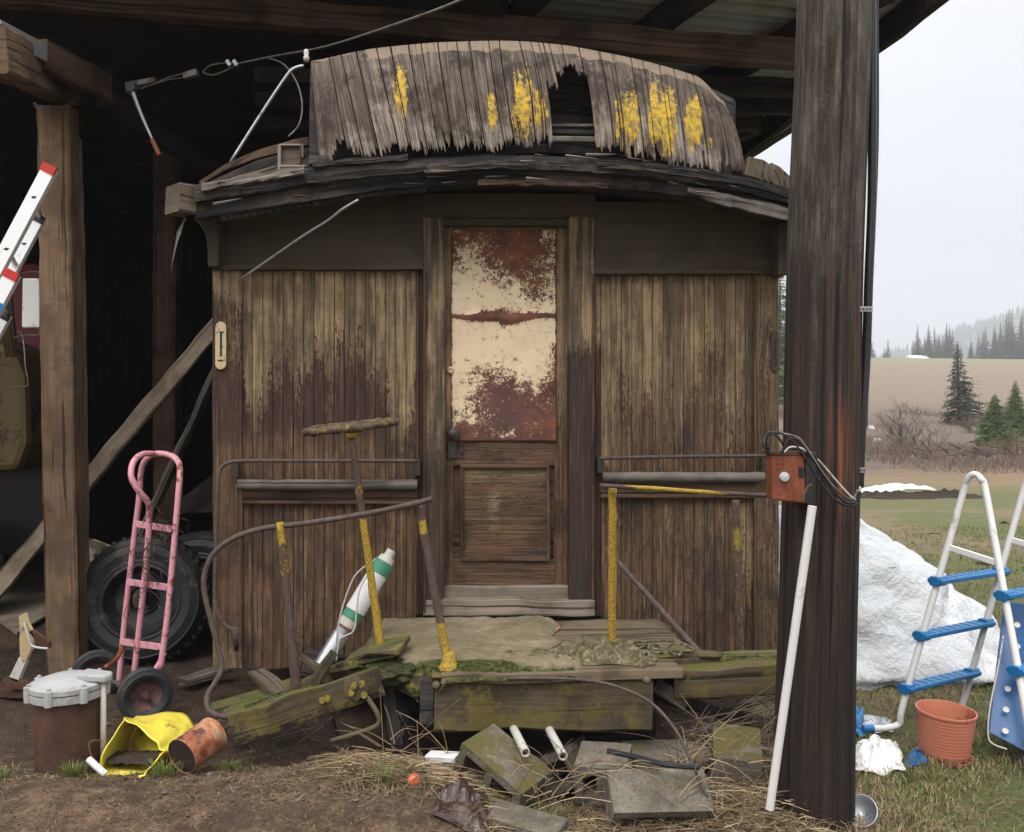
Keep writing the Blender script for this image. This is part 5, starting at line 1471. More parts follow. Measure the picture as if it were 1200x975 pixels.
# ---- pool ladder
lad = thing('pool_ladder', 'white A frame pool ladder with blue steps standing before the snow heap', 'ladder', (2.15, 4.0, 0))
L1b = PZ(1050, 853, .02); L2b = PZ(1126, 832, .02)
tA = P(1142, 556, 3.98)      # top of near hoop
off = L2b - L1b
R1b = Vector((2.16, 3.50, .0)); R2b = R1b + off
def hoop(lb, rb, tp, foot=True):
    pts = []
    if foot:
        fd = Vector((-1, -.05, 0)).normalized()
        pts += [lb + fd * .13, lb + fd * .05, lb + Vector((.015, 0, .02)), lb.lerp(tp, .08)]
    else: pts += [lb]
    sl = (lb - tp).normalized(); sr = (rb - tp).normalized()
    hv = (rb - lb); hv.z = 0; hv.normalize()
    Wt = .055
    pl_ = tp + Vector((0, 0, -.09)) - hv * Wt; pr_ = tp + Vector((0, 0, -.09)) + hv * Wt
    pts += [lb.lerp(pl_, .4), lb.lerp(pl_, .75), pl_, tp - hv * .032 + Vector((0, 0, -.022)), tp, tp + hv * .032 + Vector((0, 0, -.022)), pr_, rb.lerp(pr_, .6), rb.lerp(pr_, .3), rb]
    return pts
h1 = hoop(L1b, R1b, tA); h2 = hoop(L2b, R2b, tA + off, foot=False)
for h_ in (h1, h2):
    mb = MB(); mb.tube(h_, .0155, 12, smooth=8); mb.build('rail', MT['white'], lad, smooth=True)
mb = MB(); fd = (h1[0] - h1[1]).normalized(); mb.tube([h1[0] + fd * .03, h1[0] - fd * .02], .018, 12); mb.build('foot_cap', MT['blue'], lad)
hv = (R1b - L1b).normalized()
plL = tA + Vector((0, 0, -.09)) - hv * .055; plR = tA + Vector((0, 0, -.09)) + hv * .055
def step(a_, b_, nm='step'):
    mb = MB(); d = (b_ - a_).normalized(); up = Vector((0, 0, 1)); sd = d.cross(up).normalized()
    mb.timber(a_ - d * .025, b_ + d * .025, .075, .022, amp=0, ch=.004, seg=1)
    for q in (a_, b_): mb.timber(q - d * .032 , q + d * .032, .05, .045, amp=0, ch=.008, seg=1)
    for k in range(1, 9): 
        c_ = a_.lerp(b_, k / 9); mb.timber(c_ - sd * .03 + up * .012, c_ + sd * .03 + up * .012, .006, .004, amp=0, ch=0, seg=1)
    return mb.build(nm, MT['blue'], lad, bevel=.002)
for py in (680, 744, 806):
    f = (H - (py - 487.5) / 1000 * (4.05) - L1b.z) / (plL.z - L1b.z)
    a_ = L1b.lerp(plL, f); step(a_, a_ + off)
for py in (697, 776, 865):
    f = (H - (py - 487.5) / 1000 * 3.78 - R1b.z) / (plR.z - R1b.z)
    a_ = R1b.lerp(plR, f); step(a_, a_ + off)
for f in (.83,):
    for (lb_, rb_, tp_) in ((L1b, R1b, tA), (L2b, R2b, tA + off)):
        mb = MB(); lp = tp_ + Vector((0, 0, -.09)) - hv * .055; rp = tp_ + Vector((0, 0, -.09)) + hv * .055
        mb.timber(lb_.lerp(lp, .77), rb_.lerp(rp, .74), .012, .028, amp=0, ch=.002, seg=1); mb.build('brace_bar', MT['alu'], lad)
# blue barrier panel with holes leaning inside the right side
a_ = R1b.lerp(plR, .47); 
mb = MB()
pq = [P(1176, 705, 3.95), P(1235, 712, 4.1), P(1262, 900, 3.75), P(1212, 886, 3.62), P(1158, 858, 3.72)]
mb.prism(pq, Vector((-.3, -1, .35)).normalized() * .012)
o = mb.build('barrier_panel', MT['navy'], lad, bevel=.003)
mb = MB()
for px, py, Y in ((1192, 732, 3.87), (1192, 757, 3.83), (1181, 807, 3.76), (1179, 831, 3.73), (1178, 856, 3.70)):
    mb.lathe([(0, 0), (.010, 0), (.013, .003)], P(px, py, Y - .035), (-.3, -1, .35), 14)
mb.build('panel_hole', MT['white'], o)
mb = MB(); mb.tube([P(1176, 745, 3.8), P(1170, 780, 3.75), P(1160, 830, 3.7), P(1158, 862, 3.68), P(1164, 872, 3.66), P(1180, 878, 3.62)], .0035, 6, smooth=5); mb.build('cord', MT['white_dirty'], lad, smooth=True)

# ---- terracotta pot with saucer
pc = PZ(1106, 880, .04); pc.z = ground(pc.x, pc.y) + .005
pot = thing('plant_pot', 'round terracotta coloured plastic pot full of soil before the pool ladder', 'plant pot', pc)
rt = .118
mb = MB(); pr = [(0, .012), (.095, .012), (.098, .018)]
for k in range(11):
    z = .03 + k * .0145; pr += [(.098 + (rt - .098) * (z / .2), z), (.0995 + (rt - .098) * (z / .2), z + .005), (.098 + (rt - .098) * (z / .2), z + .010)]
pr += [(rt, .195), (rt + .004, .199), (rt + .004, .208), (rt - .002, .208), (rt - .006, .19), (rt - .014, .12)]
mb.lathe(pr, pc + Vector((0, 0, .01)), (0.03, -.04, 1), 48); mb.build('pot', MT['terracotta'], pot, smooth=True, auto=35)
mb = MB(); mb.lathe([(0, .0), (.1, 0), (.113, .02), (.116, .022), (.116, .016), (.105, .0), (0, -.004)], pc, (0, 0, 1), 40); mb.build('saucer', MT['terracotta'], pot, smooth=True, auto=40)
mb = MB(); mb.lathe([(rt - .012, .135), (.06, .145), (0, .14)], pc, (0, 0, 1), 24); mb.build('soil', MT['soil'], pot)
# ---- crumpled litter near the pole
def crumple(name, pts, h, mat, label, cat, seed=1, nu=26, nv=20):
    """a crumpled sheet over a ground quad"""
    a_, b_, c_, d_ = [Vector(p) for p in pts]; mb = MB()
    def fn(u, v):
        p = a_.lerp(b_, u).lerp(d_.lerp(c_, u), v)
        e_ = math.sin(math.pi * u) * math.sin(math.pi * v)
        q = Vector((p.x + .03 * nz(u * 3, v * 3, seed), p.y + .03 * nz(u * 3, v * 3, seed + 9), 0))
        z = abs(nz(u * 3.2, v * 3.2, seed + 4)) * h * 1.2 + abs(nz(u * 8, v * 8, seed + 7)) * h * .5
        return Vector((q.x, q.y, ground(q.x, q.y) + .006 + z * (.35 + .65 * e_) + h * .5 * e_))
    mb.grid(fn, nu, nv)
    o = mb.build(name, MT[mat], label=label, cat=cat)
    s_ = o.modifiers.new('thick', 'SOLIDIFY'); s_.thickness = .003
    return o
crumple('plastic_sheet', (PZ(995, 893, .03), PZ(1062, 897, .03), PZ(1050, 862, .03), PZ(1005, 864, .03)), .05, 'white', 'crumpled white plastic sheet on the grass at the foot of the pole', 'plastic sheet', 3)
crumple('tarp_scrap', (PZ(985, 852, .03), PZ(1012, 856, .03), PZ(1012, 830, .03), PZ(985, 826, .03)), .09, 'blue', 'scrap of bright blue tarp half hidden behind the pole', 'tarp', 5, 16, 12)
crumple('tarp_scrap', (PZ(1062, 893, .03), PZ(1082, 893, .03), PZ(1080, 878, .03), PZ(1064, 878, .03)), .03, 'navy', 'small dark blue scrap between white plastic and the pot', 'tarp', 6, 12, 8)
crumple('tarp_scrap', (PZ(1010, 848, .02), PZ(1046, 850, .02), PZ(1044, 836, .02), PZ(1012, 834, .02)), .012, 'galv', 'flat translucent grey film by the ladder foot', 'film', 8, 14, 8)
mb = MB(); c_ = PZ(1014, 962, .06); c_.z = ground(c_.x, c_.y) + .02
mb.lathe([(.0, .0), (.03, .004), (.05, .018), (.058, .05), (.054, .05), (.045, .02), (0, .008)], c_, (-.5, -.5, .6), 24); mb.build('tin_dish', MT['galv'], label='tilted shiny metal dish at the base of the pole', cat='dish', smooth=True)
mb = MB(); mb.tube([PZ(1004, 787, .02), PZ(1022, 784, .02) + Vector((0, 0, .03)), PZ(1038, 774, .03) + Vector((0, 0, .06)), PZ(1050, 762, .03) + Vector((0, 0, .05))], (.006, .003), 6, smooth=4); mb.build('stick', MT['dark_iron'], label='thin dark stick on the grass in front of the snow heap', cat='stick')

# ---- cinder blocks
def block(c, yaw, pitch, roll, label, mat='concrete', L_=.39, T_=.19, Hh=.19, half=False, cores=True):
    """L along local x, T local z when lying, cores along local y"""
    Rm = Matrix.Rotation(R(yaw), 3, 'Z') @ Matrix.Rotation(R(pitch), 3, 'X') @ Matrix.Rotation(R(roll), 3, 'Y')
    X_, Y_, Z_ = Rm @ Vector((1, 0, 0)), Rm @ Vector((0, 1, 0)), Rm @ Vector((0, 0, 1))
    c = Vector(c); mb = MB(); s_ = .032
    def bb(cx_, cz_, w, h, dy=Hh):
        o_ = c + X_ * cx_ + Z_ * cz_
        mb.timber(o_ - Y_ * dy / 2, o_ + Y_ * dy / 2, w, h, up=Z_, amp=.0016, ch=.003, seg=5, side=X_)
    bb(0, T_/2 - s_/2, L_, s_); bb(0, -T_/2 + s_/2, L_, s_)
    ih = T_ - 2 * s_
    for cx_ in (-L_/2 + s_/2 + .0, 0, L_/2 - s_/2): bb(cx_, 0, s_, ih - .0006, Hh - .004)
    if not cores:
        bb(0, 0, L_ - s_ * 2, ih, Hh - .03)
    return mb.build('cinder_block', MT[mat], label=label, cat='concrete block', group='cinder blocks dumped under the caboose porch')
def bl(px, py, Y): return P(px, py, Y)
block(bl(770, 938, 3.05), 4, 34, 1, 'pale concrete block with its broad flat face up, front and right of the pile', L_=.355, T_=.13, Hh=.165)
block(bl(708, 906, 3.28), -14, 8, -2, 'concrete block with a stepped end left of the broad flat one', L_=.20, T_=.15, Hh=.19)
block(bl(588, 905, 3.22), -38, 6, 24, 'mossy greenish block tilted with its open cores showing, leftmost of the pile', 'mossy_concrete', L_=.30, T_=.15, Hh=.19)
block(bl(645, 905, 3.52), 150, 0, 30, 'dark block leaning between the mossy one and the plastic pipes', L_=.34, T_=.15, Hh=.17)
block(bl(783, 893, 3.42), 10, 5, 3, 'block lying flat behind the broad one under the black hose', L_=.34, T_=.10, Hh=.18)
block(bl(862, 889, 3.30), 78, 4, -14, 'greenish block on end beside the straw right of the pile', 'mossy_concrete', L_=.22, T_=.15, Hh=.18, cores=False)
block(bl(612, 968, 2.98), -28, 6, 2, 'dark slab of block cut by the bottom edge of the photo', L_=.30, T_=.07, Hh=.12)
# ---- pipes and hoses under the porch
mb = MB()
for a_, b_, lb in ((P(616, 882, 3.12), P(575, 800, 4.0), 'white plastic pipe end poking out under the porch, left of two'), (P(660, 886, 3.10), P(618, 806, 3.95), 'white plastic pipe end poking out under the porch, right of two')):
    t = thing('drain_pipe', lb, 'pipe', a_, group='white pipes under the porch')
    mb = MB(); d = (b_ - a_).normalized(); mb.lathe([(.0125, .012), (.0125, 0), (.0165, 0), (.0165, (b_ - a_).length)], a_, d, 16); mb.build('tube', MT['white_dirty'], t, smooth=True, auto=40)
    mb = MB(); mb.lathe([(.0128, .001), (.0128, .03), (0, .031)], a_, d, 16); mb.build('rusty_core', MT['box_rust'], t)
mb = MB(); mb.tube([P(712, 880, 3.15), P(740, 886, 3.1), P(780, 896, 3.02), P(819, 899, 3.02)], .0105, 8, smooth=6); mb.build('hose', MT['black'], label='short flat black hose lying across the concrete blocks', cat='hose')
mb = MB(); mb.tube([W(595, 795, .91), W(650, 795, .93), P(700, 799, 3.22), P(740, 811, 3.18), P(768, 828, 3.14), P(792, 856, 3.10), P(808, 888, 3.06), P(822, 920, 3.02), P(836, 950, 2.99), P(848, 990, 2.96)], .006, 7, smooth=6, wob=.15); mb.build('bent_cane', MT['rail_rust'], label='long thin brown cane arching from the end beam to the ground', cat='cane', smooth=True)
t = thing('fixture_cover', 'small white rectangular plastic cover on the ground left of the mossy block', 'plastic cover', P(514, 895, 3.25))
mb = MB(); mb.prism([P(497, 886, 3.25), P(533, 888, 3.22), P(532, 895, 3.22), P(499, 893, 3.25)], (0.02, .06, 0)); mb.build('shell', MT['white'], t, bevel=.003)
mb = MB(); mb.prism([P(502, 893, 3.255), P(528, 895, 3.235), P(526, 902, 3.235), P(505, 901, 3.255)], (0.02, .04, 0)); mb.build('insert', MT['white_dirty'], t, bevel=.002)
mb = MB(); c_ = P(485, 934, 3.06); c_.z = ground(c_.x, c_.y) + .012
mb.lathe([(0, .019), (.012, .016), (.022, .0), (.024, -.008), (.014, -.02), (0, -.022)], c_, (0.2, -.3, 1), 18); mb.build('ball', MT['orange_ball'], label='small dented orange ball on the dirt below the porch', cat='ball', smooth=True)
crumple('leather_scrap', (PZ(505, 975, .08), PZ(588, 978, .08), PZ(575, 935, .05), PZ(528, 938, .05)), .055, 'leather', 'crumpled wet dark brown leather scrap below the mossy block', 'leather scrap', 12)
mb = MB(); mb.grid(lambda u, v: (lambda p: Vector((p.x, p.y, ground(p.x, p.y) + .004 + .028 * math.sin(math.pi * u) * math.sin(math.pi * v) + .006 * nz(u * 12, v * 8))))(PZ(775 + 80 * u, 975 - 12 * v, .04)), 24, 12)
def moss_mat():
    m = NM('bright moss'); ob = m.vec('Object'); n = m.noise(ob, 90, 5, .7)
    m.bump(n, 1, .01); return m.done(m.ramp(n, [(.3, (.03, .06, .006)), (.6, (.12, .20, .02)), (.75, (.2, .27, .04))]), .9, 0, .2)
MT['moss'] = moss_mat()
mb.build('moss_patch', MT['moss'], label='bright green moss patch at the bottom edge before the broad block', cat='moss', smooth=True)
t = thing('rag', 'frayed greenish rag heaped on the porch deck beside the yellow post', 'rag', W(660, 770, .6))
mb = MB()
def rag(u, v):
    px = 545 + 225 * u; d = .83 - v * (.20 + .14 * sm(.45, .7, u))
    p = W(px, 700, d); e_ = (math.sin(math.pi * u) ** .5) * (math.sin(math.pi * v) ** .6)
    p.z = zt + .004 + e_ * (.018 + .035 * sm(.3, .75, u) + .022 * abs(nz(u * 9, v * 5, 2)) * 2 + .012 * nz(u * 26, v * 18))
    p.x += .02 * nz(u * 5, v * 5, 7); p.y += .04 * nz(u * 6, 3, v * 3)
    return p
mb.grid(rag, 80, 34)
def rag_mat():
    m = NM('mossy rag'); n = m.noise(m.vec('UV', (26, 9, 1)), 1, 6, .7, 1.2); n2 = m.noise(m.vec('Object'), 90, 4, .6)
    m.bump(m.math('ADD', n, n2), 1, .012); return m.done(m.ramp(n, [(.34, (.045, .038, .02)), (.5, (.125, .108, .06)), (.66, (.27, .24, .155))]), .95, 0, .1)
MT['rag'] = rag_mat()
mb.build('cloth', MT['rag'], t, smooth=True)
rng = random.Random(4)
mb = MB()
for k in range(9):
    p = W(700 + rng.uniform(0, 68), 700, .60 + rng.uniform(0, .14)); p.z = zt + .01
    q = [p + Vector((rng.uniform(-.05, .05) * j, rng.uniform(-.03, .03) * j, abs(math.sin(j * 1.3)) * rng.uniform(.01, .045))) for j in range(5)]
    mb.tube(q, .006, 6, smooth=4)
mb.build('rope_strand', MT['rag'], t, smooth=True)
mb = MB(); mb.tube([W(637, 736, .25), W(643, 739, .26), W(650, 739, .26), W(655, 735, .25)], .006, 6, smooth=3, col=(0, 0, 0)); 
for v_ in mb.v: v_.z += .0
mb.build('peel', MT['terracotta'], label='tiny curled pale scrap on the porch deck below the door sill', cat='scrap')

# ---- pump leaning at the porch
pa, pb = P(374, 786, 3.72), P(459, 645, 3.88); ax_ = (pb - pa).normalized(); Lp = (pb - pa).length
pump = thing('well_pump', 'white and steel submersible pump tube with green tape leaning by the brake shaft', 'pump', pa)
def seg(nm, f0, f1, r_, mat, r2=None):
    mb = MB(); mb.lathe([(0, 0), (r_, 0), (r2 or r_, (f1 - f0) * Lp), (0, (f1 - f0) * Lp)], pa + ax_ * Lp * f0, ax_, 20); return mb.build(nm, MT[mat], pump, smooth=True, auto=40)
seg('motor', 0, .30, .038, 'steel'); seg('collar', .30, .34, .034, 'galv'); seg('intake', .34, .42, .040, 'box_rust'); seg('tape_band', .42, .485, .044, 'green_tape')
seg('tube', .485, .80, .046, 'white'); seg('tape_band', .80, .90, .0475, 'green_tape'); seg('cap', .90, .945, .040, 'white_dirty', .032); seg('outlet', .945, 1.0, .022, 'white_dirty')
mb = MB(); mb.lathe([(.041, 0), (.041, .045)], pa + ax_ * Lp * .36, ax_, 20); mb.build('label', MT['white_dirty'], pump)
for pts_ in (((440, 655), (418, 672), (408, 692), (402, 710), (396, 735), (394, 760)), ((437, 665), (422, 690), (418, 715), (415, 738), (405, 745), (398, 750), (394, 775))):
    mb = MB(); mb.tube([P(x, y, 3.72) for x, y in pts_], .0038, 6, smooth=5); mb.build('lead_wire', MT['white_dirty'], pump, smooth=True)

# ---- well casing with bolted cap
wc_ = Vector((-1.79, 3.46, 0)); wc_ = P(80, 900, 3.46); wc_.z = 0
wt_ = P(80, 806, 3.46).z
well = thing('well_casing', 'rusty brown steel well casing with a pale bolted cap at the lower left', 'well', wc_)
mb = MB(); rr = .122; mb.lathe([(rr, -.1), (rr, wt_), (0, wt_)], wc_, (0, 0, 1), 40); mb.build('casing', MT['rust'], well, smooth=True, auto=50)
mb = MB(); cz = Vector((wc_.x, wc_.y, wt_)); pr = [(rr + .004, -.03), (rr + .02, -.028), (rr + .022, 0), (rr + .006, .004), (rr + .022, .008), (rr + .022, .026), (rr + .01, .032), (rr - .01, .034), (rr - .03, .046), (rr*.4, .058), (0, .06)]
mb.lathe(pr, cz, (0, 0, 1), 48); capO = mb.build('cap', MT['well_cap'], well, smooth=True, auto=35)
for k in range(7):
    th = k * 2 * math.pi / 7 + .2
    mb = MB(); mb.lathe([(.016, -.03), (.018, .0), (.018, .03), (.008, .032), (.008, .040), (0, .040)], cz + Vector((math.cos(th), math.sin(th), 0)) * (rr + .02), (0, 0, 1), 10); mb.build('bolt_lug', MT['well_cap'], capO, smooth=True, auto=35)
mb = MB(); e_ = cz + Vector((rr + .025, -.01, .01)); mb.prism([e_ + Vector(q) for q in ((-.09, -.04, .03), (.02, -.03, .02), (.035, 0, .02), (.02, .04, .02), (-.09, .05, .03))], (0, 0, .03)); mb.build('elbow_housing', MT['well_cap'], capO, bevel=.008)
mb = MB(); mb.tube([e_ + Vector((.0, 0, .03)), e_ + Vector((.0, 0, -.33))], .011, 12); mb.build('conduit_pipe', MT['white_dirty'], well, smooth=True)
mb = MB(); mb.tube([P(120, 868, 3.4), P(108, 868, 3.38), P(104, 874, 3.37), P(108, 888, 3.35), P(112, 896, 3.33)], .003, 5, smooth=4); mb.build('wire', MT['rail_rust'], well)
mb = MB(); mb.tube([P(104, 890, 3.32), P(124, 908, 3.28)], .013, 10); mb.build('pipe_stub', MT['white'], label='short white pipe stub lying at the foot of the well casing', cat='pipe')

# ---- yellow cut container
yc = thing('plastic_tub', 'bright yellow plastic tub on its side with its open end towards the well casing', 'tub', G(175, 3.5))
def yshell():
    # open-ended tub: rounded trapezoid section swept along its axis
    mb = MB()
    f = [P(118, 903, 3.32), P(122, 880, 3.34), P(143, 845, 3.42), P(150, 843, 3.43), P(183, 868, 3.36), P(186, 880, 3.33), P(192, 884, 3.30), P(172, 905, 3.22), P(166, 912, 3.20), P(140, 913, 3.22)]
    b = [P(150, 886, 3.62), P(153, 865, 3.64), P(163, 842, 3.68), P(172, 838, 3.70), P(211, 834, 3.72), P(228, 851, 3.66), P(226, 868, 3.6), P(205, 884, 3.5), P(200, 888, 3.48), P(170, 890, 3.5)]
    n = len(f)
    def fn(u, v):
        x = u * n; i = int(x) % n; t = x - int(x)
        def cr(L_, t):
            a, b_, c, d = L_[i-1], L_[i], L_[(i+1) % n], L_[(i+2) % n]
            return .5 * ((2*b_) + (c-a)*t + (2*a-5*b_+4*c-d)*t*t + (3*b_-a-3*c+d)*t*t*t)
        p = cr(f, t).lerp(cr(b, t), v)
        return p + Vector((0, 0, 1)) * (.012 * nz(p.x * 14, p.y * 14, p.z * 14) + .006 * nz(v * 5, u * 22)) - (cr(b, t) - cr(f, t)).normalized() * .02 * nz(u * 9, 4) * (1 - v)
    mb.grid(fn, 80, 16)
    return mb, f, b
mb, f_, b_ = yshell()
o = mb.build('shell', MT['yellow'], yc, smooth=True); s_ = o.modifiers.new('thick', 'SOLIDIFY'); s_.thickness = .004
mb = MB(); mb.prism([p.lerp(sum(b_, Vector()) / len(b_), .04) for p in b_], (0.0, .004, 0)); mb.build('bottom', MT['yellow'], yc)
mb = MB(); 
cc = sum(f_, Vector()) / len(f_); cb = sum(b_, Vector()) / len(b_)
mb.grid(lambda u, v: (lambda p: p + Vector((0, 0, .012 * nz(u * 9, v * 9))))(f_[0].lerp(f_[7], u).lerp(b_[0].lerp(b_[7], u), .1 + v * .75) + Vector((0, 0, .022 + .02 * math.sin(math.pi * v)))), 16, 16)
mb.build('mud', MT['soil'], yc)
# ---- rusty can
ca, cb2 = P(214, 884, 3.26), P(250, 858, 3.40); ax2 = (cb2 - ca).normalized(); Lc = .165
can = thing('tin_can', 'rusty orange and cream tin can lying on its side by the yellow tub', 'can', ca)
rc = .068
def can_mat():
    m = NM('rusted printed tin')
    ob = m.vec('Object'); n = m.noise(ob, 14, 6, .7); n2 = m.noise(ob, 60, 4, .6)
    c = m.ramp(n, [(.32, (.13, .035, .018)), (.46, (.33, .11, .05)), (.56, (.42, .24, .13)), (.68, (.50, .39, .28))])
    c = m.mix(m.step(m.noise(ob, 7, 5, .7), .55, .65), c, (.10, .035, .025))
    m.bump(n2, .3, .002); return m.done(c, .55, .1, .4)
MT['can'] = can_mat()
cz_ = P(232, 873, 3.33)
a0 = cz_ - ax2 * Lc / 2
pr = [(rc * .2, .008), (rc, .006), (rc + .002, 0), (rc + .003, .003), (rc, .006)]
for k in range(1, 16): pr.append((rc + (.0018 if k % 3 == 0 else 0), .006 + k * (Lc - .012) / 16))
pr += [(rc, Lc - .006), (rc + .003, Lc - .003), (rc + .001, Lc), (rc - .004, Lc - .004), (0, Lc - .004)]
mb = MB(); mb.lathe(pr, a0, ax2, 36); mb.build('side', MT['can'], can, smooth=True, auto=30)
mb = MB(); mb.lathe([(0, .004), (rc - .002, .004)], a0 - ax2 * .001, ax2, 30); mb.build('end', MT['soil'], can)

# ---- pink hand truck
ht = thing('hand_truck', 'pink hand truck with black wheels standing before the big tyre', 'hand truck', G(165, 4.3))
def ptube(nm, pts, r_=.0155, sm_=6, mat='pink'):
    mb = MB(); mb.tube([P(*p) for p in pts], r_, 10, smooth=sm_); return mb.build(nm, MT[mat], ht, smooth=True)
ptube('frame_tube', [(139, 804, 4.55), (147, 720, 4.55), (158, 625, 4.52), (163, 585, 4.5), (165, 556, 4.48), (170, 540, 4.45), (182, 532, 4.42), (198, 533, 4.38), (208, 540, 4.34), (211, 552, 4.32), (209, 580, 4.3), (204, 640, 4.3), (197, 715, 4.3), (188, 785, 4.3)])
ptube('handle', [(182, 532, 4.42), (168, 532, 4.34), (158, 539, 4.28), (154, 550, 4.25), (155, 562, 4.24), (164, 577, 4.26), (173, 588, 4.30), (175, 600, 4.33), (173, 640, 4.36), (165, 720, 4.4), (157, 790, 4.42)])
for y_, x0, x1 in ((616, 160, 207), (684, 150, 202), (754, 143, 193)):
    mb = MB(); mb.timber(P(x0, y_ - 2, 4.5), P(x1, y_ + 5, 4.3), .010, .034, amp=0, ch=.002, seg=4); mb.build('cross_bar', MT['pink'], ht)
ptube('axle_strut', [(143, 757, 4.5), (138, 770, 4.35), (124, 782, 4.2)], .012, 4, 'box_rust'); ptube('axle_strut', [(193, 765, 4.3), (186, 778, 4.3), (172, 800, 4.28)], .012)
ptube('axle', [(112, 790, 4.62), (168, 814, 4.2)], .009, 2, 'cable')
mb = MB(); mb.prism([P(120, 812, 4.75), P(150, 806, 4.7), P(186, 815, 4.5), P(150, 822, 4.5)], (0, 0, .008)); mb.build('toe_plate', MT['box_rust'], ht)
def wheel(c, ax, R_, w, parent, name='wheel', hubm='hub'):
    ax = Vector(ax).normalized(); mb = MB(); hw = w / 2
    pr = [(R_ * .55, -hw * .6), (R_ * .62, -hw * .85), (R_ * .8, -hw), (R_ * .93, -hw * .85)]
    for k in range(7):
        h_ = -hw * .75 + k * hw * 1.5 / 6
        pr += [(R_ * (1 - .02 * abs(k - 3) / 3), h_ - .004), (R_ * (.975 - .02 * abs(k - 3) / 3), h_ + .0035)]
    pr += [(R_ * .93, hw * .85), (R_ * .8, hw), (R_ * .62, hw * .85), (R_ * .55, hw * .6)]
    mb.lathe(pr, c, ax, 48); o = mb.build(name, MT['rubber'], parent, smooth=True, auto=35)
    mb = MB(); mb.lathe([(0, -hw * .75), (R_ * .12, -hw * .75), (R_ * .14, -hw * .3), (R_ * .35, -hw * .25), (R_ * .5, -hw * .5), (R_ * .57, -hw * .72), (R_ * .57, hw * .6), (0, hw * .5)], c, ax, 32); mb.build('rim', MT[hubm], o, smooth=True, auto=35)
    return o
wheel(P(170, 814, 4.18), Vector((.62, -1, .05)) * -1, .128, .085, ht)
wheel(P(113, 790, 4.60), Vector((.62, -1, .05)) * -1, .128, .085, ht)
# dry vine tangled in the hand truck
mb = MB(); rng = random.Random(21)
for k in range(26):
    x, y = rng.uniform(150, 215), rng.choice((rng.uniform(605, 720), rng.uniform(600, 660)))
    pts_ = [P(x, y, 4.3)]
    for j in range(5): 
        x += rng.uniform(-13, 13); y += rng.uniform(-13, 16); pts_.append(P(x, y, 4.32 + rng.uniform(-.06, .06)))
    mb.tube(pts_, .0017, 4, smooth=4)
mb.build('vine', MT['twig'], label='dry vine tendrils tangled round the pink hand truck', cat='vine')

# ---- big tyre and leaning boards, junk in the shed
tc = P(170, 706, 5.25); tax = Vector((.20, -1, .16)).normalized(); TR = .385
tc.z = ground(tc.x, tc.y) + TR * .97
ty = thing('tractor_tyre', 'large old black tyre leaning in the shed behind the hand truck', 'tyre', Vector((tc.x, tc.y, 0)))
mb = MB(); hw = .14
pr = [(TR * .50, .10), (TR * .5, .13), (TR * .53, .155), (TR * .57, .15), (TR * .60, .155), (TR * .63, .15), (TR * .75, .165), (TR * .86, .15), (TR * .88, .155), (TR * .91, .14), (TR * .97, .10), (TR, .05), (TR, -.05), (TR * .97, -.10), (TR * .9, -.14), (TR * .7, -.15), (TR * .5, -.13), (TR * .5, -.1), (TR*.8, -.1), (TR*.88, 0), (TR*.8, .1), (TR*.5, .1)]
mb.lathe(pr, tc, tax, 64); tyO = mb.build('tyre', MT['rubber_dusty'], ty, smooth=True, auto=30)
mb = MB()
for k in range(40):
    th = k * 2 * math.pi / 40; a_ = tax.orthogonal().normalized(); b_ = tax.cross(a_); dr = a_ * math.cos(th) + b_ * math.sin(th); tn = tax.cross(dr)
    mb.timber(tc + dr * TR * .995 + tax * .10 , tc + dr * TR * .995 + tax * .0 + tn * .03, .022, .02, up=dr, amp=0, seg=1)
    mb.timber(tc + dr * TR * .995 - tax * .10 , tc + dr * TR * .995 + tax * .0 + tn * .03, .022, .02, up=dr, amp=0, seg=1)
mb.build('tread', MT['rubber_dusty'], tyO)
mb = MB(); mb.lathe([(TR * .52, .10), (TR * .46, .07), (TR * .42, .04), (TR * .24, .03), (TR * .22, .05), (TR * .2, .03), (TR * .2, -.02)], tc, tax, 40); mb.build('rim', MT['rubber_dusty'], ty, smooth=True, auto=40)
tc2 = P(238, 712, 5.75); 
ty2 = thing('car_tyre', 'dark tyre mostly hidden behind the large tyre beside the caboose wall', 'tyre', Vector((tc2.x, tc2.y, 0)))
mb = MB(); mb.lathe([(r_ * .95, h_) for r_, h_ in pr], Vector((tc2.x, tc2.y, TR * .93)), (.1, -1, .1), 48); mb.build('tyre', MT['rubber'], ty2, smooth=True, auto=30)
mb = MB(); mb.prism([P(99, 655, 5.9), P(108, 632, 5.9), P(150, 648, 5.75), P(175, 672, 5.6), P(140, 770, 5.6), P(96, 760, 5.8)], (.0, .03, 0)); mb.build('leaning_board', MT['cardboard'], label='pale flat board leaning behind the large tyre', cat='board', bevel=.003)
mb = MB(); mb.timber(P(100, 634, 5.8), P(152, 655, 5.5), .05, .04, amp=.003); mb.build('plank', MT['debris'], label='narrow grey plank along the top of the pale leaning board', cat='plank')
mb = MB(); mb.prism([P(205, 590, 6.4), P(250, 555, 6.4), P(252, 600, 6.3), P(215, 602, 6.3)], (0, .02, 0)); mb.build('metal_sheet_scrap', MT['shed_beam'], label='bent dull metal sheet in the shadow left of the caboose wall', cat='metal sheet')
mb = MB(); mb.timber(PZ(214, 800, .05), PZ(268, 786, .05) + Vector((0, 0, .02)), .10, .035, amp=.006, rag=.02); mb.build('plank', MT['grey_wood'], label='short pale broken plank on the ground under the caboose corner', cat='plank')
mb = MB(); mb.timber(PZ(-20, 806, .03), PZ(75, 812, .05), .12, .04, amp=.006); mb.build('plank', MT['rust'], label='brown flat board on the shed floor behind the well casing', cat='plank')
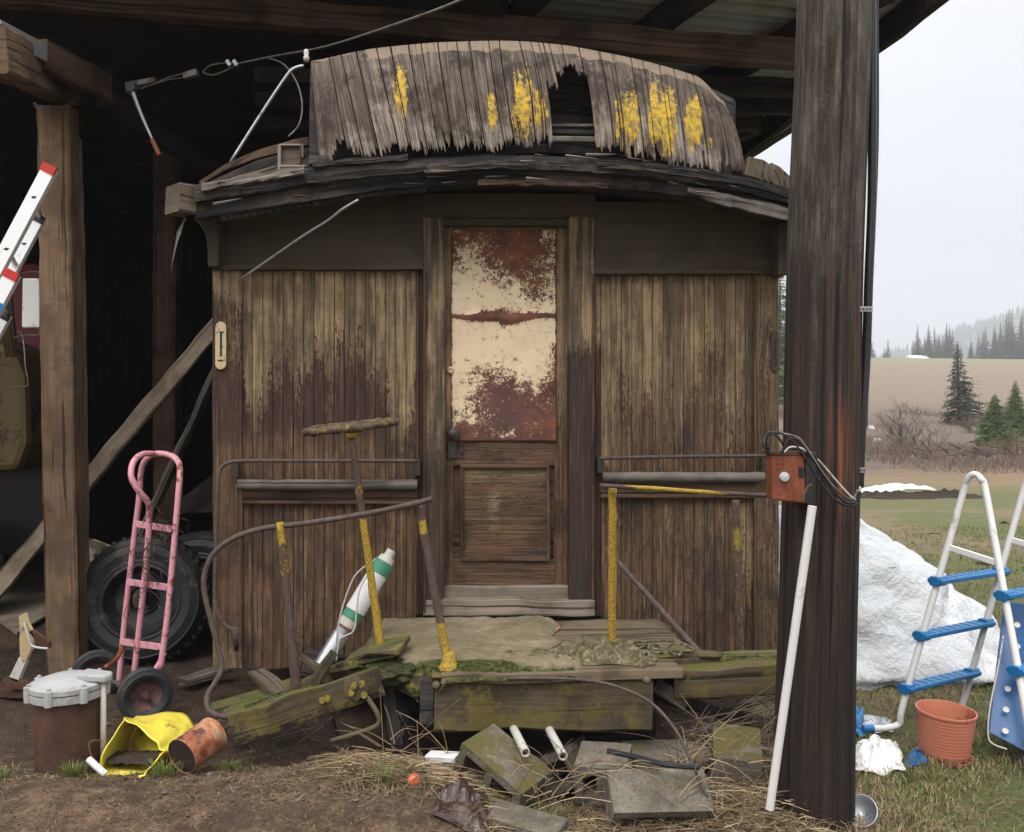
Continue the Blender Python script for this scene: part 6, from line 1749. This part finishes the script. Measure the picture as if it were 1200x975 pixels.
mb = MB(); mb.prism([PZ(-40, 700, .02), PZ(60, 655, .02), PZ(110, 690, .02), PZ(20, 745, .02)], (0, 0, .02)); mb.build('floor_mat', MT['cardboard'], label='dull flat sheet on the shed floor behind the left post', cat='sheet')
jk = thing('bent_bracket', 'bent rusty cream metal bracket standing on the shed floor left of the post', 'scrap metal', PZ(30, 800, .0))
for nm, poly, th_, mt in (('plate', [(22, 722), (29, 718), (32, 730), (40, 745), (36, 762), (28, 778), (23, 770)], .01, 'brass'), ('arm', [(10, 795), (22, 770), (30, 776), (20, 800)], .02, 'white_dirty'),
                          ('arm', [(33, 740), (38, 738), (57, 752), (57, 760), (46, 757)], .012, 'rust'), ('foot', [(2, 796), (8, 792), (52, 806), (50, 812), (6, 806)], .03, 'rust')):
    mb = MB(); mb.prism([P(x, y, 4.45) for x, y in poly], (0.01, th_, 0)); mb.build(nm, MT[mt], jk, bevel=.002)
mb = MB(); mb.tube([P(28, 728, 4.43), P(33, 745, 4.42), P(38, 757, 4.42), P(56, 760, 4.42)], .006, 6, smooth=4); mb.build('rod', MT['white_dirty'], jk)

# ---- aluminium extension ladder
al = thing('extension_ladder', 'aluminium extension ladder with red caps leaning at the upper left against the post', 'ladder', (-3.8, 4.2, 0))
ld = Vector((-61, 0, -115)).normalized()
def lrail(top, Lr, nm='rail'):
    mb = MB(); e_ = top + ld * Lr
    perp = Vector((ld.z, 0, -ld.x)).normalized()
    mb.timber(top, e_, .006, .068, up=perp, amp=0, ch=.001, seg=1)
    for s_ in (-1, 1): mb.timber(top + perp * .033 * s_ + Vector((0, .012, 0)), e_ + perp * .033 * s_ + Vector((0, .012, 0)), .026, .004, up=perp, amp=0, ch=.0005, seg=1)
    return mb.build(nm, MT['alu'], al), perp
for (tx, ty_, Yt, Ln) in ((58, 196, 4.15, 3.5), (14, 320, 4.05, 3.0)):
    top = P(tx, ty_, Yt); Ln = top.z / -ld.z
    for dy in (0, .42):
        sx_ = Vector((-.212 * dy / .42, 0, 0)); top = P(tx, ty_, Yt) + sx_ + ld * (.16 if dy else 0)
        o, perp = lrail(top + Vector((0, dy, 0)), Ln)
        mb = MB(); mb.timber(top + Vector((0, dy - .001, 0)) - ld * .012, top + Vector((0, dy - .001, 0)) + ld * .03, .012, .074, up=perp, amp=0, ch=.002, seg=1); mb.build('cap', MT['black' if dy else 'red_cap'], o)
        mb = MB()
        for k in range(int(Ln / .285)):
            c_ = top + ld * (.16 + k * .285) + Vector((0, dy - .0045, 0)); 
            pts_ = [c_ + perp * (.012 * math.cos(t)) * -1 + ld.cross(Vector((0, 1, 0))) * 0 + Vector((0, 0, 0)) for t in [0]]
            poly = []
            for q in range(9):
                t = math.pi * q / 8; poly.append(c_ + Vector((.013 * math.cos(t), 0, -.012 * math.sin(t))))
            mb.prism(poly, (0, .002, 0))
        mb.build('rung_hole', MT['black'], o)
    for k in range(int(Ln / .285)):
        c_ = P(tx, ty_, Yt) + ld * (.16 + k * .285); mb = MB(); mb.tube([c_, c_ + Vector((-.205, .42, 0))], .014, 8); mb.build('rung', MT['alu'], al, smooth=True)
mb = MB(); c_ = P(-6, 368, 4.043); mb.timber(P(1, 355, 4.043), P(-8, 372, 4.043), .001, .04, up=perp, amp=0, ch=0, seg=1); mb.build('sticker', MT['blue'], al)
# ---- red truck with mirror in the dark
trk = thing('red_truck', 'dark red truck cab with a white framed wing mirror parked inside the shed', 'truck', (-4.6, 6.2, 0))
mb = MB(); mb.prism([P(-260, 306, 6.4), P(52, 306, 6.4), P(64, 420, 6.4), P(64, 538, 6.4), P(-260, 538, 6.4)], (-.9, 2.2, 0)); mb.build('cab', MT['red_paint'], trk, bevel=.08)
mb = MB(); mb.prism([P(-200, 340, 6.385), P(12, 340, 6.385), P(20, 420, 6.385), P(-200, 420, 6.385)], (0, .012, 0)); mb.build('window', MT['black'], trk, bevel=.02)
mb = MB(); mb.prism([P(-260, 540, 6.6), P(60, 540, 6.6), P(60, 650, 6.6), P(-260, 650, 6.6)], (-.6, 1.8, 0)); mb.build('chassis', MT['black'], trk, bevel=.02)
mb = MB(); mb.prism([P(30, 513, 6.36), P(60, 513, 6.36), P(60, 534, 6.36), P(30, 534, 6.36)], (0, .02, 0)); mb.build('plate', MT['galv'], trk)
mb = MB(); c_ = P(-330, 660, 6.2); mb.lathe([(0, -.1), (.3, -.1), (.42, -.1), (.46, -.05), (.46, .15), (.3, .18)], Vector((c_.x, 6.3, .46)), (0, 1, 0), 32); mb.build('wheel', MT['rubber'], trk, smooth=True, auto=40)
mb = MB(); mb.prism([P(26, 326, 5.3), P(46, 326, 5.3), P(47, 384, 5.3), P(25, 384, 5.3)], (0.0, .05, 0)); mb.build('mirror', MT['white'], trk, bevel=.008)
mb = MB(); mb.prism([P(48, 328, 5.5), P(53, 328, 5.5), P(53, 384, 5.5), P(48, 384, 5.5)], (0.0, .04, 0)); mb.build('mirror', MT['white_dirty'], trk, bevel=.008)
mb = MB(); mb.tube([P(x, y, Y) for x, y, Y in ((18, 322, 5.9), (34, 319, 5.4), (44, 319, 5.28), (47, 325, 5.27), (47, 385, 5.27), (44, 393, 5.28), (30, 393, 5.4), (0, 400, 6.3))], .006, 6, smooth=4)
mb.tube([P(20, 388, 5.4), (P(27, 395, 5.35)), P(30, 430, 5.3), P(33, 448, 5.3), P(30, 453, 5.3), P(12, 454, 5.35)], .005, 6, smooth=3)
mb.build('mirror_bracket', MT['cable'], trk, smooth=True)
ym = thing('yellow_tractor', 'dull ochre machine body in the dark behind the aluminium ladder', 'machine', (-3.2, 5.8, 0))
mb = MB(); mb.prism([P(-120, 400, 5.9), P(-10, 396, 5.9), P(16, 408, 5.9), P(30, 440, 5.9), P(32, 520, 5.9), P(20, 552, 5.9), P(-120, 560, 5.9)], (0, .45, 0)); mb.build('hood', MT['ochre_paint'], ym, bevel=.05)
mb = MB(); mb.lathe([(0, -.1), (.2, -.1), (.3, -.1), (.34, -.05), (.34, .1), (.2, .12)], Vector((P(-90, 600, 5.9).x, 6.2, .34)), (0, 1, 0), 32); mb.build('wheel', MT['rubber'], ym, smooth=True, auto=40)
for k in range(3):
    mb = MB(); mb.tube([P(2 + k * 4, 372 + k * 3, 5.7), P(5 + k * 4, 400, 5.75), P(8 + k * 4, 418, 5.8)], .012, 6); mb.build('lever', MT['ochre_paint'], ym)

# ---- come-along winch, cable and chain at the upper left
ca_ = thing('hand_winch', 'small cable winch with red tipped handle hanging from the left tie', 'winch', P(155, 100, 4.85))
mb = MB(); mb.prism([P(146, 96, 4.83), P(160, 93, 4.83), P(163, 104, 4.83), P(154, 110, 4.83), P(147, 108, 4.83)], (0, .06, 0)); mb.lathe([(.0, 0), (.03, 0), (.03, .07), (0, .07)], P(152, 101, 4.8), (0, 1, 0), 14); mb.build('frame', MT['dark_iron'], ca_, bevel=.003)
mb = MB(); mb.tube([P(155, 106, 4.82), P(160, 120, 4.82), P(168, 140, 4.82), P(178, 162, 4.82)], (.014, .007), 7, smooth=3); mb.build('handle', MT['galv'], ca_)
mb = MB(); mb.tube([P(178, 163, 4.82), P(187, 182, 4.82)], .014, 8); mb.build('grip', MT['box_rust'], ca_)
mb = MB(); mb.timber(P(163, 98, 4.82), P(182, 94, 4.8), .03, .03, amp=.002); mb.build('hook_block', MT['cable'], ca_)
wc2 = thing('wire_rope', 'slack steel wire rope running from the hand winch up across the top of the photo', 'cable', P(182, 100, 4.8))
mb = MB(); mb.tube([P(181, 98, 4.8), P(200, 90, 4.78), P(217, 86, 4.75)], .004, 6, smooth=3); mb.tube([P(165, 104, 4.8), P(195, 94, 4.78), P(217, 91, 4.75)], .003, 6, smooth=3); mb.build('strand', MT['cable'], wc2)
mb = MB(); mb.timber(P(216, 89, 4.75), P(232, 85, 4.73), .03, .035, amp=.002); mb.build('pulley', MT['cable'], wc2, bevel=.006)
mb = MB(); mb.tube([P(238, 84, 4.72), P(246, 77, 4.7), P(262, 74, 4.7), P(280, 74, 4.68)], .004, 6, smooth=4); mb.tube([P(238, 85, 4.72), P(250, 88, 4.7), P(266, 82, 4.68), P(280, 74, 4.68)], .004, 6, smooth=4); mb.build('eye_loop', MT['cable'], wc2)
mb = MB(); mb.tube([P(268, 77, 4.69), P(320, 66, 4.6), P(380, 55, 4.4), P(450, 33, 4.1), P(540, 0, 3.75), P(640, -50, 3.4)], .0055, 6, smooth=5); mb.build('rope', MT['cable'], wc2, smooth=True)
for px in (268, 276): 
    mb = MB(); mb.timber(P(px - 2, 71, 4.66), P(px + 2, 77, 4.66), .02, .02, amp=0); mb.build('clip', MT['galv'], wc2)
mb = MB(); mb.tube([P(314, 68, 4.6), P(332, 75, 4.5), P(347, 95, 4.4), P(354, 120, 4.3), P(351, 145, 4.2), P(338, 160, 4.15)], .0045, 6, smooth=6); mb.build('loose_end', MT['cable'], wc2, smooth=True)
mb = MB(); chain(mb, [P(40, 122, 4.85), P(50, 128, 4.83), P(66, 128, 4.82), P(82, 122, 4.85), P(95, 112, 4.95)], .048, .0035); mb.build('chain', MT['cable'], label='short light chain hanging across the top of the left post', cat='chain')

# ================================================================ GRASS, STRAW
MT['grass_green'] = foliage_mat('green grass', (.05, .065, .015), (.11, .14, .035), (.20, .22, .07))
MT['grass_dry'] = foliage_mat('dry grass', (.075, .05, .028), (.20, .14, .08), (.38, .29, .18))
def blade(mb, b, h, lean, w, c):
    s_ = Vector((-lean.y, lean.x, 0)); s_ = s_.normalized() * w if s_.length > 1e-5 else Vector((w, 0, 0))
    m_ = b + lean * .4 + Vector((0, 0, h * .6)); t_ = b + lean + Vector((0, 0, h * .8))
    mb.add([b - s_, b + s_, m_ + s_ * .7, m_ - s_ * .7, t_], [[0, 1, 2, 3], [3, 2, 4]], [[(0, 0)] * 4, [(0, 0)] * 3], (c, c, c))
rng = random.Random(77)
def dens_brown(x, y): return .5 + .9 * nz(x, y, 7, .55)
gg, gd = MB(), MB()
for k in range(46000):
    Y = 2.6 + (rng.random() ** 1.7) * 9
    px = rng.uniform(985, 1290)
    x = (px - 600) / 1000 * Y
    if x < 1.2 + .1 * nz(x, Y, 1, 3): continue
    if ((x - 1.95) / 1.15) ** 2 + ((Y - 5.45) / .8) ** 2 < 1: continue
    cl = nz(x, Y, 4, 2.6) + .5 * nz(x, Y, 8, 7)
    if cl < -.25 and rng.random() < .7: continue
    b = Vector((x, Y, ground(x, Y) - .004))
    dry = rng.random() < .25 + .5 * sm(-.1, .5, nz(x, Y, 7, .9)) + (.25 if Y < 3.7 else 0)
    h = rng.uniform(.012, .035) * (1.3 + cl)
    ln = Vector((rng.uniform(-1, 1), rng.uniform(-1, 1), 0)) * h * rng.uniform(.4, 1.5)
    blade(gd if dry else gg, b, h, ln, .0011 * (1 + Y * .12), rng.random())
# green tufts on the bare ground (counted ones are separate below), dry litter on the mound and round the blocks
zones = [  # px0, px1, Y0, Y1, n, hmin, hmax, dry fraction, lean
    (395, 560, 2.95, 3.35, 1500, .02, .07, .93, 2.4), (520, 900, 2.9, 3.3, 2600, .02, .08, .95, 2.6), (770, 930, 3.0, 3.9, 3600, .03, .15, .97, 1.8),
    (900, 1030, 2.75, 3.1, 1500, .015, .05, .8, 2.0), (1000, 1260, 2.7, 3.3, 3000, .02, .06, .75, 2.2), (-50, 520, 2.75, 3.45, 11000, .005, .022, .93, 4.0), (620, 700, 3.1, 3.3, 500, .02, .06, .9, 2),
    (470, 800, 3.35, 3.9, 700, .04, .14, .97, 1.0), (60, 140, 3.25, 3.5, 260, .02, .05, .4, 1)]
for (a_, b_, c_, d_, n_, h0, h1_, fr, lf) in zones:
    for k in range(n_):
        Y = rng.uniform(c_, d_); px = rng.uniform(a_, b_); x = (px - 600) / 1000 * Y
        if nz(x, Y, 2, 5) < -.1 and rng.random() < .75: continue
        h = rng.uniform(h0, h1_)
        ln = Vector((rng.uniform(-1, 1), rng.uniform(-1, .6), 0)) * h * lf * rng.random()
        blade(gd if rng.random() < fr else gg, Vector((x, Y, ground(x, Y) - .003)), h * (1 if rng.random() < .4 else .45), ln, .0013, rng.random())
# long curved straws
for k in range(4200):
    z_ = rng.random()
    if z_ < .45: px, Y = rng.uniform(400, 560), rng.uniform(3.05, 3.35)
    elif z_ < .85: px, Y = rng.uniform(770, 925), rng.uniform(3.0, 3.75)
    else: px, Y = rng.uniform(560, 960), rng.uniform(2.88, 3.05)
    x = (px - 600) / 1000 * Y
    b = Vector((x, Y, ground(x, Y) + rng.uniform(0, .03 if z_ < .45 or z_ > .85 else .10)))
    th = rng.gauss(0, .9) + (math.pi if rng.random() < .5 else 0); L_ = rng.uniform(.04, .19)
    d = Vector((math.cos(th), math.sin(th) * .5, rng.uniform(-.05, .35)))
    e_ = b + d * L_; e_.z = max(ground(e_.x, e_.y) + .002, e_.z - L_ * .3)
    gd.tube([b, b.lerp(e_, .5) + Vector((rng.uniform(-.01, .01), 0, rng.uniform(.0, .012))), e_], (rng.uniform(.0009, .0024), .0008), 3, smooth=2, cap=False, col=(rng.random() ** 1.5,) * 3)
gg.build('lawn_grass', MT['grass_green'], label='short green grass blades over the lawn and dirt', cat='grass', kind='stuff')
gd.build('dry_grass', MT['grass_dry'], label='dry straw and dead grass littering the ground', cat='dry grass', kind='stuff')
for (px, Y, n_, h_, lb) in ((85, 3.28, 170, .075, 'small green grass tuft at the foot of the well casing'), (193, 3.22, 150, .07, 'green grass tuft in front of the yellow tub'), (268, 3.33, 130, .06, 'thin green grass tuft right of the rusty can'),
                            (450, 3.05, 190, .085, 'grass tuft on the mound left of the orange ball'), (405, 3.3, 60, .05, 'sparse tuft on the dirt below the fallen beam'), (3, 3.3, 70, .06, 'grass tuft at the lower left corner'), (575, 3.08, 90, .08, 'thin weed tuft between leather scrap and mossy block'), (640, 3.05, 90, .08, 'thin grass tuft left of the stepped concrete block')):
    mb = MB(); x = (px - 600) / 1000 * Y
    for k in range(n_):
        a_ = rng.random() * 6.28; r_ = min(.05, abs(rng.gauss(0, .024))); b = Vector((x + math.cos(a_) * r_ * 1.4, Y + math.sin(a_) * r_, 0)); b.z = ground(b.x, b.y) - .003
        h = h_ * rng.uniform(.4, 1.1); blade(mb, b, h, Vector((math.cos(a_), math.sin(a_), 0)) * h * rng.uniform(.2, .9), .0014, rng.random() * .7 + .3)
    mb.build('grass_tuft', MT['grass_green'], label=lb, cat='grass tuft', group='green grass tufts on the bare dirt')
# stray twigs under the porch
rng = random.Random(31)
mb = MB()
for k in range(150):
    px, Y = rng.uniform(775, 915), rng.uniform(3.3, 3.9); x = (px - 600) / 1000 * Y
    b = Vector((x, Y, rng.uniform(.05, .28))); th = rng.gauss(-.15, .5)
    mb.tube([b, b + Vector((math.cos(th), rng.uniform(-.4, .1), math.sin(th))) * rng.uniform(.12, .45)], (.0024, .001), 4)
for k in range(40):
    px, Y = rng.uniform(260, 400), rng.uniform(3.5, 3.9); x = (px - 600) / 1000 * Y
    b = Vector((x, Y, rng.uniform(.05, .2))); th = rng.gauss(.6, .6)
    mb.tube([b, b + Vector((math.cos(th), rng.uniform(-.2, .1), math.sin(th))) * rng.uniform(.05, .2)], (.0025, .001), 4)
mb.build('twig_litter', MT['debris'], label='loose twigs and stalks heaped under the broken porch', cat='twigs', kind='stuff')
# mud clods on the lawn
rng = random.Random(12)
for i, (px, py, w, lb) in enumerate(((1100, 582, .9, 'dark churned soil ridge behind the near ladder hoop'), (1040, 583, 1.1, 'dark churned soil strip below the long snow strip'), (1094, 626, .10, 'small dark mole mound left of the ladder brace'), (1160, 661, .16, 'dark mole mound seen between the ladder rails'), (1180, 614, .12, 'small dark clod right of the near ladder hoop'))):
    Y = H / ((py - 487.5) / 1000); c_ = G(px, Y); mb = MB()
    def cf_(u, v):
        th = u * 6.283; r_ = v; x = c_.x + math.cos(th) * r_ * w; y = c_.y + math.sin(th) * r_ * w * .4
        return Vector((x, y, ground(x, y) - .005 + (1 - r_ ** 2) * (.03 + w * .06) * (1 + 1.2 * nz(x * 9, y * 9, 3))))
    mb.grid(cf_, 40, 10); mb.build('soil_mound', MT['soil'], label=lb, cat='soil mound')

# crumbs of soil, bark and chips scattered over the dirt
rng = random.Random(55)
mb = MB(); m2 = MB()
for k in range(1500):
    Y = rng.uniform(2.9, 4.3); px = rng.uniform(-80, 1000); x = (px - 600) / 1000 * Y
    if nz(x, Y, 6, 2.2) < -.1 and rng.random() < .6: continue
    r_ = rng.uniform(.003, .012) * (1.8 if rng.random() < .06 else 1); c_ = Vector((x, Y, ground(x, Y) + r_ * .3))
    t = m2 if rng.random() < .3 else mb
    q = [c_ + Vector((rng.uniform(.5, 1) * r_ * a, rng.uniform(.5, 1) * r_ * b, rng.uniform(.3, .8) * r_ * c)) for a, b, c in ((1, 0, 0), (0, 1, 0), (-1, 0, 0), (0, -1, 0), (0, 0, 1), (0, 0, -1))]
    t.add(q, [[0, 1, 4], [1, 2, 4], [2, 3, 4], [3, 0, 4], [1, 0, 5], [2, 1, 5], [3, 2, 5], [0, 3, 5]], None, (0, 0, 0))
mb.build('soil_crumbs', MT['debris'], label='dark crumbs of soil and bark scattered on the dirt', cat='soil', kind='stuff')
m2.build('gravel_chips', MT['concrete'], label='small pale stone chips scattered on the dirt', cat='gravel', kind='stuff')

# raised moss tufts on the rotten timbers and blocks
rng = random.Random(91)
mb = MB()
for (p0, p1, w, n_) in ((P(278, 842, 3.32), P(447, 779, 3.44), .03, 1100), (P(262, 838, 3.52), P(385, 786, 3.52), .05, 900), (P(250, 832, 3.75), P(345, 800, 3.88), .07, 600),
                        (P(396, 780, 3.60), P(462, 758, 3.50), .05, 700), (P(800, 768, 3.58), P(925, 765, 3.66), .06, 1200), (P(725, 764, 3.55), P(842, 764, 3.6), .05, 500),
                        (P(512, 790, 3.38), P(600, 789, 3.38), .03, 500), (P(560, 868, 3.24), P(606, 905, 3.16), .05, 260)):
    d = p1 - p0; sd = Vector((-d.y, d.x, 0)).normalized()
    for k in range(n_):
        f = rng.random(); p = p0 + d * f + sd * rng.gauss(0, w * .5)
        if nz(p.x * 9, p.y * 9, 5) < -.05: continue
        h = rng.uniform(.003, .011); p.z -= .006
        blade(mb, p, h, Vector((rng.uniform(-1, 1), rng.uniform(-1, 1), 0)) * h * 1.2, .0016, rng.random())
mb.build('moss_tufts', MT['dark_moss'], label='raised dark moss tufts over the rotten porch timbers and blocks', cat='moss', kind='stuff')
# dead stalks lying over the blocks and against the porch
mb = MB()
for k in range(230):
    z_ = rng.random()
    if z_ < .55: px, Y, zb = rng.uniform(775, 925), rng.uniform(3.1, 3.6), rng.uniform(0, .22)
    elif z_ < .75: px, Y, zb = rng.uniform(440, 530), rng.uniform(3.2, 3.45), rng.uniform(0, .12)
    else: px, Y, zb = rng.uniform(600, 850), rng.uniform(2.95, 3.15), rng.uniform(.05, .20)
    x = (px - 600) / 1000 * Y; b = Vector((x, Y, max(ground(x, Y), 0) + zb)); th = rng.uniform(-.9, 4.0); L_ = rng.uniform(.08, .32)
    d = Vector((math.cos(th), rng.uniform(-.4, .2), math.sin(th) * .8)) * L_
    mb.tube([b, b + d * .5 + Vector((0, 0, rng.uniform(0, .03))), b + d], (rng.uniform(.0012, .0026), .0008), 4, smooth=3, cap=False, col=(rng.random(),) * 3)
mb.build('dead_stalks', MT['grass_dry'], label='dead weed stalks tangled over the blocks and under the porch', cat='dead stalks', kind='stuff')
